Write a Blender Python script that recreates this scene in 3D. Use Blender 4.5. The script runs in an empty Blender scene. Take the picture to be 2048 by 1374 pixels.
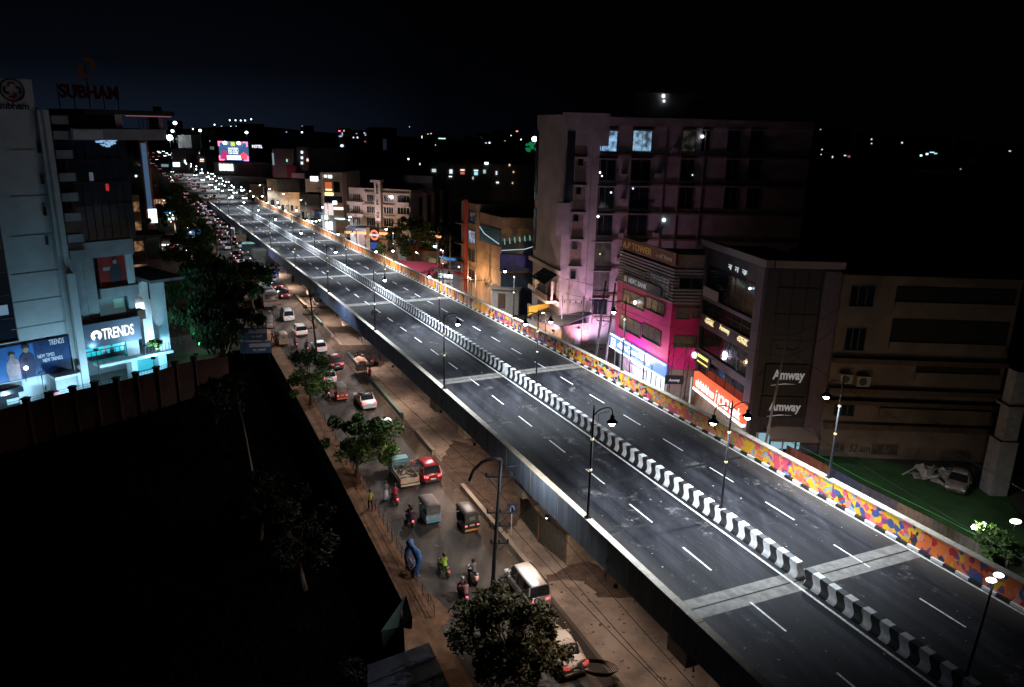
import bpy, math, random
from mathutils import Vector, Matrix
random.seed(7)
R = random.random
SC = bpy.context.scene
COL = SC.collection
rad = math.radians

# ------------------------------------------------------------------ camera
F = 1510.0
PITCH = math.atan((687 - 253.4) / F)
ROLL = rad(1.367)
CZ = 31.0
cam_d = bpy.data.cameras.new('camera')
cam = bpy.data.objects.new('camera', cam_d)
COL.objects.link(cam)
cam_d.sensor_width = 36.0
cam_d.lens = F / 2048 * 36.0
cam_d.clip_start = 0.5
cam_d.clip_end = 8000
cam.matrix_world = (Matrix.Translation((0, 0, CZ)) @ Matrix.Rotation(rad(90) - PITCH, 4, 'X')
                    @ Matrix.Rotation(ROLL, 4, 'Z'))
SC.camera = cam
SC.render.resolution_x = 1024
SC.render.resolution_y = 687

# ------------------------------------------------------------------ night sky, exposure
W = bpy.data.worlds.new('World')
SC.world = W
W.use_nodes = True
wn = W.node_tree.nodes
wl = W.node_tree.links
bg = wn['Background']
tc = wn.new('ShaderNodeTexCoord')
sep = wn.new('ShaderNodeSeparateXYZ')
wl.new(tc.outputs['Generated'], sep.inputs[0])
# the glow of the town stands low over the far end of the avenue (north-north-west)
dotn = wn.new('ShaderNodeVectorMath'); dotn.operation = 'DOT_PRODUCT'
dotn.inputs[1].default_value = (-0.46, 0.885, 0.02)
wl.new(tc.outputs['Generated'], dotn.inputs[0])
r1 = wn.new('ShaderNodeValToRGB')
r1.color_ramp.elements[0].position = 0.84; r1.color_ramp.elements[0].color = (0, 0, 0, 1)
r1.color_ramp.elements[1].position = 1.0; r1.color_ramp.elements[1].color = (0.0048, 0.0078, 0.0150, 1)
e = r1.color_ramp.elements.new(0.93); e.color = (0.0005, 0.0008, 0.0018, 1)
wl.new(dotn.outputs['Value'], r1.inputs[0])
r2 = wn.new('ShaderNodeValToRGB')
r2.color_ramp.elements[0].position = 0.0; r2.color_ramp.elements[0].color = (0.0003, 0.0004, 0.0007, 1)
r2.color_ramp.elements[1].position = 0.28; r2.color_ramp.elements[1].color = (0.00012, 0.00012, 0.0002, 1)
wl.new(sep.outputs['Z'], r2.inputs[0])
rz = wn.new('ShaderNodeValToRGB'); rz.color_ramp.elements[0].position = 0.0; rz.color_ramp.elements[0].color = (1,1,1,1)
rz.color_ramp.elements[1].position = 0.17; rz.color_ramp.elements[1].color = (.04,.04,.04,1)
ez = rz.color_ramp.elements.new(.06); ez.color = (.24,.24,.24,1)
wl.new(sep.outputs['Z'], rz.inputs[0])
mulz = wn.new('ShaderNodeVectorMath'); mulz.operation = 'MULTIPLY'
wl.new(r1.outputs[0], mulz.inputs[0]); wl.new(rz.outputs[0], mulz.inputs[1])
addn = wn.new('ShaderNodeVectorMath'); addn.operation = 'ADD'
wl.new(mulz.outputs[0], addn.inputs[0]); wl.new(r2.outputs[0], addn.inputs[1])
wl.new(addn.outputs[0], bg.inputs['Color'])
bg.inputs['Strength'].default_value = 1.0
SC.view_settings.view_transform = 'Standard'
SC.view_settings.look = 'None'
SC.view_settings.exposure = 0.0
SC.view_settings.gamma = 1.0
SC.render.engine = 'CYCLES'
SC.cycles.max_bounces = 4
SC.cycles.diffuse_bounces = 2
SC.cycles.glossy_bounces = 2
SC.cycles.transmission_bounces = 2
SC.cycles.sample_clamp_indirect = 2.0
SC.cycles.caustics_reflective = False
SC.cycles.caustics_refractive = False
SC.cycles.use_denoising = True

def ray(x,y):
    a=(x-1024)/F; b=-(y-687)/F
    a,b=a*math.cos(ROLL)-b*math.sin(ROLL), a*math.sin(ROLL)+b*math.cos(ROLL)
    return (a, math.cos(PITCH)+b*math.sin(PITCH), -math.sin(PITCH)+b*math.cos(PITCH))
def g(px,py,z=0.0):
    d=ray(px,py); t=(z-CZ)/d[2]; return (d[0]*t,d[1]*t,z)
def cx(y):
    if y>330: return cx(330)-0.5265*(y-330)
    u=y/100; return 32.4486-40.0264*u-6.454*u*u+1.94624*u**3-.23454*u**4
def tang(y):
    dx=(cx(y+.5)-cx(y-.5)); n=math.hypot(dx,1); return dx/n,1/n
# table of arc length
_S=[]; 
def _build():
    s=0; py_=-40.0; px_=cx(py_); _S.append((0.0,py_))
    y=-40.0
    while y<1400:
        y+=1.0; x=cx(y); s+=math.hypot(x-px_,1.0); px_=x; _S.append((s,y))
_build()
def y_of(s):
    lo,hi=0,len(_S)-1
    while hi-lo>1:
        m=(lo+hi)//2
        if _S[m][0]<=s: lo=m
        else: hi=m
    a,b=_S[lo],_S[hi]; return a[1]+(b[1]-a[1])*(s-a[0])/(b[0]-a[0])
def rd(s,off,z=0.0):
    """point at arc s, offset to the RIGHT of the centreline"""
    y=y_of(s); tx,ty=tang(y); return (cx(y)+ty*off, y-tx*off, z)
def so(x,y):
    """(s,off) of a world point"""
    best=None; 
    yy=y
    for _ in range(40):
        tx,ty=tang(yy); dx=x-cx(yy); dy=y-yy; yy+= (dx*tx+dy*ty)*ty
    tx,ty=tang(yy); off=(x-cx(yy))*ty-(y-yy)*tx
    i=int(yy+40); i=max(0,min(len(_S)-2,i)); s=_S[i][0]+(_S[i+1][0]-_S[i][0])*(yy-_S[i][1])
    return s,off
def zd(s):
    y=y_of(s); tx=cx(y); h=math.hypot(tx,y)
    K=[0,35,41,56,76,110,171,260,325,340,3000]; D=[24.0,24.0,24.15,24.4,24.8,25.7,27.4,29.63,30.85,30.95,30.95]
    for i in range(len(K)-1):
        if h<=K[i+1]: return CZ-(D[i]+(D[i+1]-D[i])*(h-K[i])/(K[i+1]-K[i]))
    return 0.05
def col(px,py,off,smin=0,smax=1200):
    """point on the vertical sheet at offset off seen at the pixel"""
    d=ray(px,py); 
    def f(t): return so(d[0]*t,d[1]*t)[1]-off
    # march
    t0=5; f0=f(t0); t=t0
    while t<900:
        t1=t*1.02+.2; f1=f(t1)
        if f0*f1<=0:
            for _ in range(40):
                m=(t+t1)/2
                if f(m)*f0<=0: t1=m
                else: t=m
            return (d[0]*t,d[1]*t,CZ+d[2]*t)
        t=t1; f0=f1
    return None
def px(p):
    X,Y,Z=p[0],p[1],p[2]-CZ
    cp,sp=math.cos(PITCH),math.sin(PITCH)
    fwd=Y*cp-Z*sp; up=Y*sp+Z*cp; a=X/fwd; b=up/fwd
    a2=a*math.cos(ROLL)+b*math.sin(ROLL); b2=-a*math.sin(ROLL)+b*math.cos(ROLL)
    return (1024+F*a2, 687-F*b2)

def gp(px_, py_, z=0.0):
    return Vector(g(px_, py_, z))

def mpp(x, y):
    """metres per photo pixel at a ground distance"""
    return math.hypot(y * math.cos(PITCH) + 8, 0) / F

# ------------------------------------------------------------------ materials
MATS = {}
def mat(name, col, rough=0.7, metal=0.0, emit=None, es=0.0, var=0.0, vs=2.0, bump=0.0, bs=20.0, spec=0.5, sample=True, col2=None):
    if name in MATS: return MATS[name]
    m = bpy.data.materials.new(name); m.use_nodes = True
    nt = m.node_tree; n = nt.nodes; l = nt.links
    b = n['Principled BSDF']
    b.inputs['Base Color'].default_value = (*col, 1)
    b.inputs['Roughness'].default_value = rough
    b.inputs['Metallic'].default_value = metal
    b.inputs['Specular IOR Level'].default_value = spec
    if emit:
        b.inputs['Emission Color'].default_value = (*emit, 1)
        b.inputs['Emission Strength'].default_value = es
        if not sample: m.cycles.emission_sampling = 'NONE'
    if var > 0:
        t = n.new('ShaderNodeTexCoord'); ns = n.new('ShaderNodeTexNoise'); ns.inputs['Scale'].default_value = vs
        ns.inputs['Detail'].default_value = 8; ns.inputs['Roughness'].default_value = 0.65
        l.new(t.outputs['Object'], ns.inputs['Vector'])
        rp = n.new('ShaderNodeValToRGB'); c2 = col2 or tuple(c * (1 - var) for c in col)
        rp.color_ramp.elements[0].position = 0.35; rp.color_ramp.elements[0].color = (*c2, 1)
        rp.color_ramp.elements[1].position = 0.62; rp.color_ramp.elements[1].color = (*[min(1, c * (1 + var * .25)) for c in col], 1)
        l.new(ns.outputs['Fac'], rp.inputs[0]); l.new(rp.outputs[0], b.inputs['Base Color'])
    if bump > 0:
        t = n.new('ShaderNodeTexCoord'); ns = n.new('ShaderNodeTexNoise'); ns.inputs['Scale'].default_value = bs
        l.new(t.outputs['Object'], ns.inputs['Vector'])
        bp = n.new('ShaderNodeBump'); bp.inputs['Strength'].default_value = bump; bp.inputs['Distance'].default_value = 0.05
        l.new(ns.outputs['Fac'], bp.inputs['Height']); l.new(bp.outputs[0], b.inputs['Normal'])
    MATS[name] = m
    return m

def emi(name, col, s, sample=False):
    return mat(name, (0.02, 0.02, 0.02), 0.5, emit=col, es=s, sample=sample)

# ------------------------------------------------------------------ mesh builder
class Frame:
    """a vertical wall plane: u left-to-right seen from outside, n outwards"""
    def __init__(s, o, u):
        s.o = Vector((o[0], o[1], 0)); s.u = Vector((u[0], u[1], 0)).normalized(); s.n = Vector((s.u.y, -s.u.x, 0))
    def P(s, u, d, z): 
        v = s.o + s.u * u + s.n * d; return Vector((v.x, v.y, z))
    def uz(s, px_, py_, d=0.0):
        r = Vector(ray(px_, py_)); c = Vector((0, 0, CZ)); o = s.o + s.n * d
        t = (o - c).dot(s.n) / r.dot(s.n); p = c + r * t
        return (p - s.o).dot(s.u), p.z
    def rect(s, x0, y0, x1, y1, d=0.0):
        """photo rectangle (left,top,right,bottom) -> u0,u1,z0,z1 measured along its centre lines"""
        ym = (y0 + y1) / 2; xm = (x0 + x1) / 2
        return s.uz(x0, ym, d)[0], s.uz(x1, ym, d)[0], s.uz(xm, y1, d)[1], s.uz(xm, y0, d)[1]
    def M(s, u, d, z):
        p = s.P(u, d, z)
        return Matrix(((s.u.x, 0, s.n.x, p.x), (s.u.y, 0, s.n.y, p.y), (0, 1, 0, p.z), (0, 0, 0, 1)))

class MB:
    def __init__(s): s.v = []; s.f = []; s.m = []; s.uv = None; s.sm = []
    def quad(s, a, b, c, d, mi=0, uvs=None):
        i = len(s.v); s.v += [tuple(a), tuple(b), tuple(c), tuple(d)]; s.f.append((i, i+1, i+2, i+3)); s.m.append(mi); s.sm.append(False)
        if uvs is not None:
            if s.uv is None: s.uv = {}
            s.uv[len(s.f) - 1] = uvs
    def tri(s, a, b, c, mi=0):
        i = len(s.v); s.v += [tuple(a), tuple(b), tuple(c)]; s.f.append((i, i+1, i+2)); s.m.append(mi); s.sm.append(False)
    def hexa(s, p, mi=0):
        i = len(s.v); s.v += [tuple(q) for q in p]
        for f in ((3,2,1,0), (4,5,6,7), (0,1,5,4), (1,2,6,5), (2,3,7,6), (3,0,4,7)):
            s.f.append(tuple(i + k for k in f)); s.m.append(mi); s.sm.append(False)
    def box(s, x0, x1, y0, y1, z0, z1, mi=0):
        s.hexa([(x0,y0,z0),(x1,y0,z0),(x1,y1,z0),(x0,y1,z0),(x0,y0,z1),(x1,y0,z1),(x1,y1,z1),(x0,y1,z1)], mi)
    def fb(s, fr, u0, u1, d0, d1, z0, z1, mi=0):
        P = fr.P
        s.hexa([P(u0,d1,z0),P(u1,d1,z0),P(u1,d0,z0),P(u0,d0,z0),P(u0,d1,z1),P(u1,d1,z1),P(u1,d0,z1),P(u0,d0,z1)], mi)
    def prism(s, poly, z0, z1, mi=0):
        n = len(poly); i = len(s.v)
        s.v += [(p[0], p[1], z0) for p in poly] + [(p[0], p[1], z1) for p in poly]
        a = sum(poly[k][0]*poly[(k+1)%n][1]-poly[(k+1)%n][0]*poly[k][1] for k in range(n))
        idx = list(range(n)) if a > 0 else list(range(n-1, -1, -1))
        s.f.append(tuple(i + n + k for k in idx)); s.f.append(tuple(i + k for k in reversed(idx)))
        for q in range(n):
            k, k2 = idx[q], idx[(q+1) % n]
            s.f.append((i+k, i+k2, i+n+k2, i+n+k))
        s.m += [mi]*(n+2); s.sm += [False]*(n+2)
    def tube(s, pts, r, n=8, mi=0, r1=None, cap=True):
        pts = [Vector(p) for p in pts]; L = len(pts); i0 = len(s.v)
        up = Vector((0,0,1))
        for k, p in enumerate(pts):
            t = (pts[min(k+1, L-1)] - pts[max(k-1, 0)])
            if t.length < 1e-6: t = Vector((0,0,1))
            t.normalize()
            a = t.cross(up)
            if a.length < .1: a = t.cross(Vector((1,0,0)))
            a.normalize(); b = t.cross(a)
            rr = r if r1 is None else r + (r1 - r) * k / max(1, L-1)
            if isinstance(r, (list, tuple)): rr = r[k]
            for q in range(n):
                th = 2*math.pi*q/n; s.v.append(tuple(p + a*math.cos(th)*rr + b*math.sin(th)*rr))
        for k in range(L-1):
            for q in range(n):
                q2 = (q+1) % n
                s.f.append((i0+k*n+q, i0+k*n+q2, i0+(k+1)*n+q2, i0+(k+1)*n+q)); s.m.append(mi); s.sm.append(n > 5)
        if cap:
            s.f.append(tuple(i0+q for q in range(n-1, -1, -1))); s.f.append(tuple(i0+(L-1)*n+q for q in range(n))); s.m += [mi, mi]; s.sm += [False, False]
    def lathe(s, c, prof, n=12, mi=0):
        """profile of (radius, z) round a vertical axis at c"""
        i0 = len(s.v); L = len(prof)
        for r_, z in prof:
            for q in range(n):
                th = 2*math.pi*q/n; s.v.append((c[0]+r_*math.cos(th), c[1]+r_*math.sin(th), c[2]+z))
        for k in range(L-1):
            for q in range(n):
                q2 = (q+1) % n; s.f.append((i0+k*n+q, i0+k*n+q2, i0+(k+1)*n+q2, i0+(k+1)*n+q)); s.m.append(mi); s.sm.append(True)
        s.f.append(tuple(i0+q for q in range(n-1,-1,-1))); s.f.append(tuple(i0+(L-1)*n+q for q in range(n))); s.m += [mi,mi]; s.sm += [False]*2
    def ball(s, c, r, n=8, mi=0, sx=1, sy=1, sz=1):
        i0 = len(s.v); k_ = n//2
        for a in range(k_+1):
            ph = math.pi*a/k_
            for q in range(n):
                th = 2*math.pi*q/n
                s.v.append((c[0]+r*sx*math.sin(ph)*math.cos(th), c[1]+r*sy*math.sin(ph)*math.sin(th), c[2]-r*sz*math.cos(ph)))
        for a in range(k_):
            for q in range(n):
                q2=(q+1)%n; s.f.append((i0+a*n+q, i0+a*n+q2, i0+(a+1)*n+q2, i0+(a+1)*n+q)); s.m.append(mi); s.sm.append(True)
    def loft(s, rings, mi=0, cap=True, smooth=True, close=True):
        n = len(rings[0]); i0 = len(s.v)
        for r_ in rings: s.v += [tuple(p) for p in r_]
        for k in range(len(rings)-1):
            for q in range(n if close else n-1):
                q2=(q+1)%n; s.f.append((i0+k*n+q, i0+k*n+q2, i0+(k+1)*n+q2, i0+(k+1)*n+q)); s.m.append(mi); s.sm.append(smooth)
        if cap:
            s.f.append(tuple(i0+q for q in range(n-1,-1,-1))); s.f.append(tuple(i0+(len(rings)-1)*n+q for q in range(n))); s.m += [mi,mi]; s.sm += [False]*2
    def build(s, name, mats, parent=None, origin=None):
        me = bpy.data.meshes.new(name)
        o = Vector((0,0,0))
        if parent is not None and parent.get('_w'): o = Vector(parent['_w'])
        if origin is not None: o = Vector(origin)
        me.from_pydata([(x-o.x, y-o.y, z-o.z) for x, y, z in s.v], [], s.f)
        if not isinstance(mats, (list, tuple)): mats = [mats]
        for m in mats: me.materials.append(m)
        me.polygons.foreach_set('material_index', s.m); me.polygons.foreach_set('use_smooth', s.sm)
        if s.uv is not None:
            ul = me.uv_layers.new(name='UVMap')
            for fi, uvs in s.uv.items():
                for k, li in enumerate(me.polygons[fi].loop_indices): ul.data[li].uv = uvs[k]
        me.validate(); me.update()
        ob = bpy.data.objects.new(name, me); COL.objects.link(ob)
        if parent is not None: 
            ob.parent = parent
            if parent.type == 'MESH' and parent.get('_w'): ob['_w'] = tuple(parent['_w'])
            elif parent.get('_w'): ob['_w'] = tuple(parent['_w'])
        elif origin is not None:
            ob.location = o; ob['_w'] = tuple(o)
        return ob

def thing(name, label, cat, loc=(0,0,0), rz=0.0, group=None, world=True):
    """an Empty at a thing's base; world=True: children are written in world coordinates"""
    o = bpy.data.objects.new(name, None); o.empty_display_size = 0.3; COL.objects.link(o)
    o.location = loc; o.rotation_euler = (0,0,rz); o['label'] = label; o['category'] = cat
    if group: o['group'] = group
    if world: o['_w'] = tuple(float(c) for c in loc)
    return o
def tag(o, label, cat, group=None):
    o['label'] = label; o['category'] = cat
    if group: o['group'] = group
    return o
def struct(o): o['kind'] = 'structure'; return o
def stuff(o, label=None, cat=None):
    o['kind'] = 'stuff'
    if label: o['label'] = label
    if cat: o['category'] = cat
    return o
def dup(root, loc, rz=0.0, label=None, group=None, scale=None):
    def cp(o, par):
        c = o.copy(); COL.objects.link(c)
        if par is not None: c.parent = par
        for ch in o.children: cp(ch, c)
        return c
    r = cp(root, None); r.location = loc; r.rotation_euler = (0,0,rz)
    if scale: r.scale = (scale,)*3
    if label: r['label'] = label
    if group: r['group'] = group
    return r
def textmesh(txt, name, mats, parent, M, h, ext=0.03, width=None, shear=0.0, bold=0.0, align='LEFT', font=None):
    cu = bpy.data.curves.new('t', 'FONT'); cu.body = txt; cu.size = 1.0; cu.extrude = 0.5; cu.shear = shear; cu.offset = bold
    cu.resolution_u = 3; cu.align_x = 'LEFT'
    ob = bpy.data.objects.new('t', cu); COL.objects.link(ob)
    dg = bpy.context.evaluated_depsgraph_get(); me = bpy.data.meshes.new_from_object(ob.evaluated_get(dg))
    bpy.data.objects.remove(ob); bpy.data.curves.remove(cu)
    if not me.vertices: return None
    xs = [v.co.x for v in me.vertices]; ys = [v.co.y for v in me.vertices]
    x0, x1, y0, y1 = min(xs), max(xs), min(ys), max(ys)
    sy = h / max(.01, (y1 - y0)); sx = sy if width is None else width / max(.01, x1 - x0)
    pw = Vector(parent['_w']) if parent is not None and parent.get('_w') else Vector((0,0,0))
    for v in me.vertices:
        p = M @ Vector(((v.co.x - x0) * sx, (v.co.y - y0) * sy, v.co.z * ext)); v.co = p - pw
    me.materials.clear(); me.materials.append(mats); me.name = name
    for p in me.polygons: p.material_index = 0; p.use_smooth = False
    o = bpy.data.objects.new(name, me); COL.objects.link(o)
    if parent is not None: o.parent = parent; o['_w'] = tuple(pw)
    return o
def wirepts(a, b, sag, n=8):
    a = Vector(a); b = Vector(b)
    return [a.lerp(b, k/n) - Vector((0,0,sag*4*(k/n)*(1-k/n))) for k in range(n+1)]
def lamp_light(name, parent, loc, energy, col, size=0.25, spot=None, rot=None, blend=0.6):
    l = bpy.data.lights.new(name, 'SPOT' if spot else 'POINT'); l.energy = energy; l.color = col; l.shadow_soft_size = size
    if spot: l.spot_size = rad(spot); l.spot_blend = blend
    o = bpy.data.objects.new(name, l); COL.objects.link(o)
    o.location = loc
    if rot: o.rotation_euler = rot
    if parent is not None: o.parent = parent
    return o
def aim(d):
    """euler that points a lamp (-Z) along d"""
    return Vector(d).to_track_quat('-Z', 'Y').to_euler()
def head(s_, back=False):
    y = y_of(s_); tx, ty = tang(y); a = math.atan2(ty, tx) - math.pi/2
    return a + (math.pi if back else 0)

# ------------------------------------------------------------------ shared materials
M_conc = mat('concrete', (0.34,0.32,0.29), 0.85, var=0.35, vs=0.6, bump=0.2)
M_black = mat('black_paint', (0.012,0.012,0.014), 0.45)
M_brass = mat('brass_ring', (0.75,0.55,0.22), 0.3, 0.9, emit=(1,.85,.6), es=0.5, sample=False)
M_bulb = emi('bulb_cool', (0.86,0.96,1.0), 40)
M_glass = mat('dark_glass', (0.012,0.016,0.022), 0.08, spec=0.6)
M_tyre = mat('tyre_rubber', (0.015,0.015,0.015), 0.8)
M_rim = mat('wheel_rim', (0.4,0.4,0.42), 0.35, 0.8)
M_white = mat('white_paint', (0.75,0.75,0.74), 0.6, var=0.15, vs=3)
M_red_tail = emi('tail_lamp', (1.0,0.16,0.18), 1.9)
M_head = emi('head_lamp', (0.9,0.97,1.0), 22)
M_dim_tail = mat('tail_lens', (0.35,0.02,0.02), 0.3, emit=(1,0.15,0.12), es=.5, sample=False)
M_steel = mat('galvanised_steel', (0.3,0.3,0.31), 0.5, 0.6, var=.3, vs=5)
M_wire = mat('cable', (0.01,0.01,0.01), 0.6)
M_wood = mat('timber', (0.16,0.09,0.05), 0.8, var=.3, vs=4)

def asphalt(name, base, dark, light, stain=0.5, lanes=False):
    m = bpy.data.materials.new(name); m.use_nodes = True; nt = m.node_tree; n = nt.nodes; l = nt.links; b = n['Principled BSDF']
    t = n.new('ShaderNodeTexCoord')
    mp = n.new('ShaderNodeMapping'); mp.inputs['Rotation'].default_value = (0,0,rad(-25)); mp.inputs['Scale'].default_value = (0.55,0.10,1)
    l.new(t.outputs['Object'], mp.inputs['Vector'])
    a = n.new('ShaderNodeTexNoise'); a.inputs['Scale'].default_value = 1.0; a.inputs['Detail'].default_value = 7; a.inputs['Roughness'].default_value = .6
    l.new(mp.outputs[0], a.inputs['Vector'])
    r_ = n.new('ShaderNodeValToRGB'); cr = r_.color_ramp
    cr.elements[0].position = .34; cr.elements[0].color = (*dark,1); cr.elements[1].position = .68; cr.elements[1].color = (*light,1)
    x = cr.elements.new(.5); x.color = (*base,1)
    l.new(a.outputs['Fac'], r_.inputs[0])
    # dusty scuffs and cement dust, small and irregular
    c = n.new('ShaderNodeTexNoise'); c.inputs['Scale'].default_value = 0.35; c.inputs['Detail'].default_value = 12; c.inputs['Roughness'].default_value = .78
    l.new(t.outputs['Object'], c.inputs['Vector'])
    rc = n.new('ShaderNodeValToRGB'); rc.color_ramp.elements[0].position = .58; rc.color_ramp.elements[1].position = .74
    rc.color_ramp.elements[1].color = (stain,stain,stain,1)
    l.new(c.outputs['Fac'], rc.inputs[0])
    d = n.new('ShaderNodeTexNoise'); d.inputs['Scale'].default_value = 2.3; d.inputs['Detail'].default_value = 10; d.inputs['Roughness'].default_value = .8
    l.new(t.outputs['Object'], d.inputs['Vector'])
    rd_ = n.new('ShaderNodeValToRGB'); rd_.color_ramp.elements[0].position = .62; rd_.color_ramp.elements[1].position = .72
    rd_.color_ramp.elements[1].color = (stain*.8,)*3+(1,)
    l.new(d.outputs['Fac'], rd_.inputs[0])
    mx = n.new('ShaderNodeMix'); mx.data_type = 'RGBA'; mx.inputs[7].default_value = (0.26,0.24,0.22,1)
    l.new(rc.outputs[0], mx.inputs[0]); l.new(r_.outputs[0], mx.inputs[6])
    mx2 = n.new('ShaderNodeMix'); mx2.data_type = 'RGBA'; mx2.inputs[7].default_value = (0.30,0.27,0.24,1)
    l.new(rd_.outputs[0], mx2.inputs[0]); l.new(mx.outputs[2], mx2.inputs[6])
    outc = mx2.outputs[2]
    if lanes:      # wheel tracks, drips along the lanes and dust gathered at the edges: (station, offset) coordinates
        uv = n.new('ShaderNodeUVMap'); sp = n.new('ShaderNodeSeparateXYZ'); l.new(uv.outputs[0], sp.inputs[0])
        mpu = n.new('ShaderNodeMapping'); mpu.inputs['Scale'].default_value = (.035,1.5,1); l.new(uv.outputs[0], mpu.inputs['Vector'])
        tn = n.new('ShaderNodeTexNoise'); tn.inputs['Scale'].default_value = 1; tn.inputs['Detail'].default_value = 6; tn.inputs['Roughness'].default_value = .6; l.new(mpu.outputs[0], tn.inputs['Vector'])
        tr_ = n.new('ShaderNodeMapRange'); tr_.inputs[1].default_value = .36; tr_.inputs[2].default_value = .64; tr_.inputs[3].default_value = .55; tr_.inputs[4].default_value = 1.5; l.new(tn.outputs['Fac'], tr_.inputs[0])
        ab = n.new('ShaderNodeMath'); ab.operation = 'ABSOLUTE'; l.new(sp.outputs[1], ab.inputs[0])
        ed = n.new('ShaderNodeMapRange'); ed.inputs[1].default_value = 6.6; ed.inputs[2].default_value = 8.6; ed.inputs[3].default_value = 0; ed.inputs[4].default_value = .55; l.new(ab.outputs[0], ed.inputs[0])
        en = n.new('ShaderNodeMath'); en.operation = 'MULTIPLY'; l.new(ed.outputs[0], en.inputs[0]); l.new(c.outputs['Fac'], en.inputs[1])
        ml = n.new('ShaderNodeVectorMath'); ml.operation = 'SCALE'; l.new(outc, ml.inputs[0]); l.new(tr_.outputs[0], ml.inputs['Scale'])
        m3 = n.new('ShaderNodeMix'); m3.data_type = 'RGBA'; m3.inputs[7].default_value = (.20,.165,.13,1); l.new(en.outputs[0], m3.inputs[0]); l.new(ml.outputs[0], m3.inputs[6]); outc = m3.outputs[2]
    l.new(outc, b.inputs['Base Color'])
    fine = n.new('ShaderNodeTexNoise'); fine.inputs['Scale'].default_value = 14; fine.inputs['Detail'].default_value = 6
    l.new(t.outputs['Object'], fine.inputs['Vector'])
    bp = n.new('ShaderNodeBump'); bp.inputs['Strength'].default_value = .35; bp.inputs['Distance'].default_value = .03
    l.new(fine.outputs['Fac'], bp.inputs['Height']); l.new(bp.outputs[0], b.inputs['Normal'])
    b.inputs['Specular IOR Level'].default_value = .16
    rr = n.new('ShaderNodeMapRange'); rr.inputs[3].default_value = .6; rr.inputs[4].default_value = .95
    l.new(a.outputs['Fac'], rr.inputs[0]); l.new(rr.outputs[0], b.inputs['Roughness'])
    return m
M_asph = asphalt('flyover_asphalt', (0.0145,0.0145,0.018), (0.0058,0.0058,0.0072), (0.034,0.034,0.041), .9, lanes=True)
M_asph2 = asphalt('street_asphalt', (0.085,0.074,0.066), (0.035,0.031,0.028), (0.15,0.13,0.112), .8)
M_line = mat('road_paint', (0.78,0.77,0.73), 0.6, var=0.45, vs=7)
M_pave = mat('dusty_concrete', (0.27,0.23,0.20), 0.9, var=0.5, vs=0.35, bump=.25, bs=3)
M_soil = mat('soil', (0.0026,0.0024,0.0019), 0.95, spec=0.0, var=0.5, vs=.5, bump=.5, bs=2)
M_dirt = mat('orange_dirt', (0.24,0.125,0.065), 0.95, var=0.45, vs=.9, bump=.4, bs=4)

def strip(s0, s1, o0, o1, zf, step=4.0, uvf=None):
    mb = MB(); n = max(1, int(math.ceil((s1-s0)/step)))
    for k in range(n):
        a = s0+(s1-s0)*k/n; b = s0+(s1-s0)*(k+1)/n
        mb.quad(rd(a,o0,zf(a)), rd(a,o1,zf(a)), rd(b,o1,zf(b)), rd(b,o0,zf(b)), uvs=[(a,o0),(a,o1),(b,o1),(b,o0)])
    return mb
def solid(mb, s0, s1, prof, step=4.0, mi=0, rel=True, uv=False, zf=None, mif=None):
    """extrude a closed cross-section [(off,dz)...] along the road"""
    n = max(1, int(math.ceil((s1-s0)/step))); zf = zf or (zd if rel else (lambda s_: 0.0))
    rings = []
    for k in range(n+1):
        s_ = s0+(s1-s0)*k/n; rings.append([rd(s_, o, zf(s_)+z) for o, z in prof])
    i0 = len(mb.v); m_ = len(prof)
    for r_ in rings: mb.v += [tuple(p) for p in r_]
    for k in range(n):
        for q in range(m_):
            q2=(q+1)%m_
            mb.f.append((i0+k*m_+q, i0+k*m_+q2, i0+(k+1)*m_+q2, i0+(k+1)*m_+q)); mb.m.append(mi if mif is None else mif(k,q)); mb.sm.append(False)
            if uv:
                if mb.uv is None: mb.uv = {}
                a = s0+(s1-s0)*k/n; b = s0+(s1-s0)*(k+1)/n
                mb.uv[len(mb.f)-1] = [(a,prof[q][1]),(a,prof[q2][1]),(b,prof[q2][1]),(b,prof[q][1])]
    mb.f.append(tuple(i0+q for q in range(m_-1,-1,-1))); mb.f.append(tuple(i0+n*m_+q for q in range(m_))); mb.m += [mi,mi]; mb.sm += [False]*2

# ================================================================== GROUND, ROADS
S0 = 38.0          # nearest station (behind the lower right corner)
SE = 372.0         # the flyover meets the ground here
BW = [g(-90, 822)[:2], g(0, 806)[:2], g(140, 766)[:2], g(270, 742)[:2], g(390, 712)[:2], g(455, 703)[:2]]   # boundary wall line
mb = MB()
# everything right of the left footpath
n = 60; sv = [20 + (1500-20)*(k/n)**1.5 for k in range(n+1)]
for k in range(n):
    a, b = sv[k], sv[k+1]
    mb.quad(rd(a,-18.9), rd(a,900), rd(b,900), rd(b,-18.9))
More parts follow.
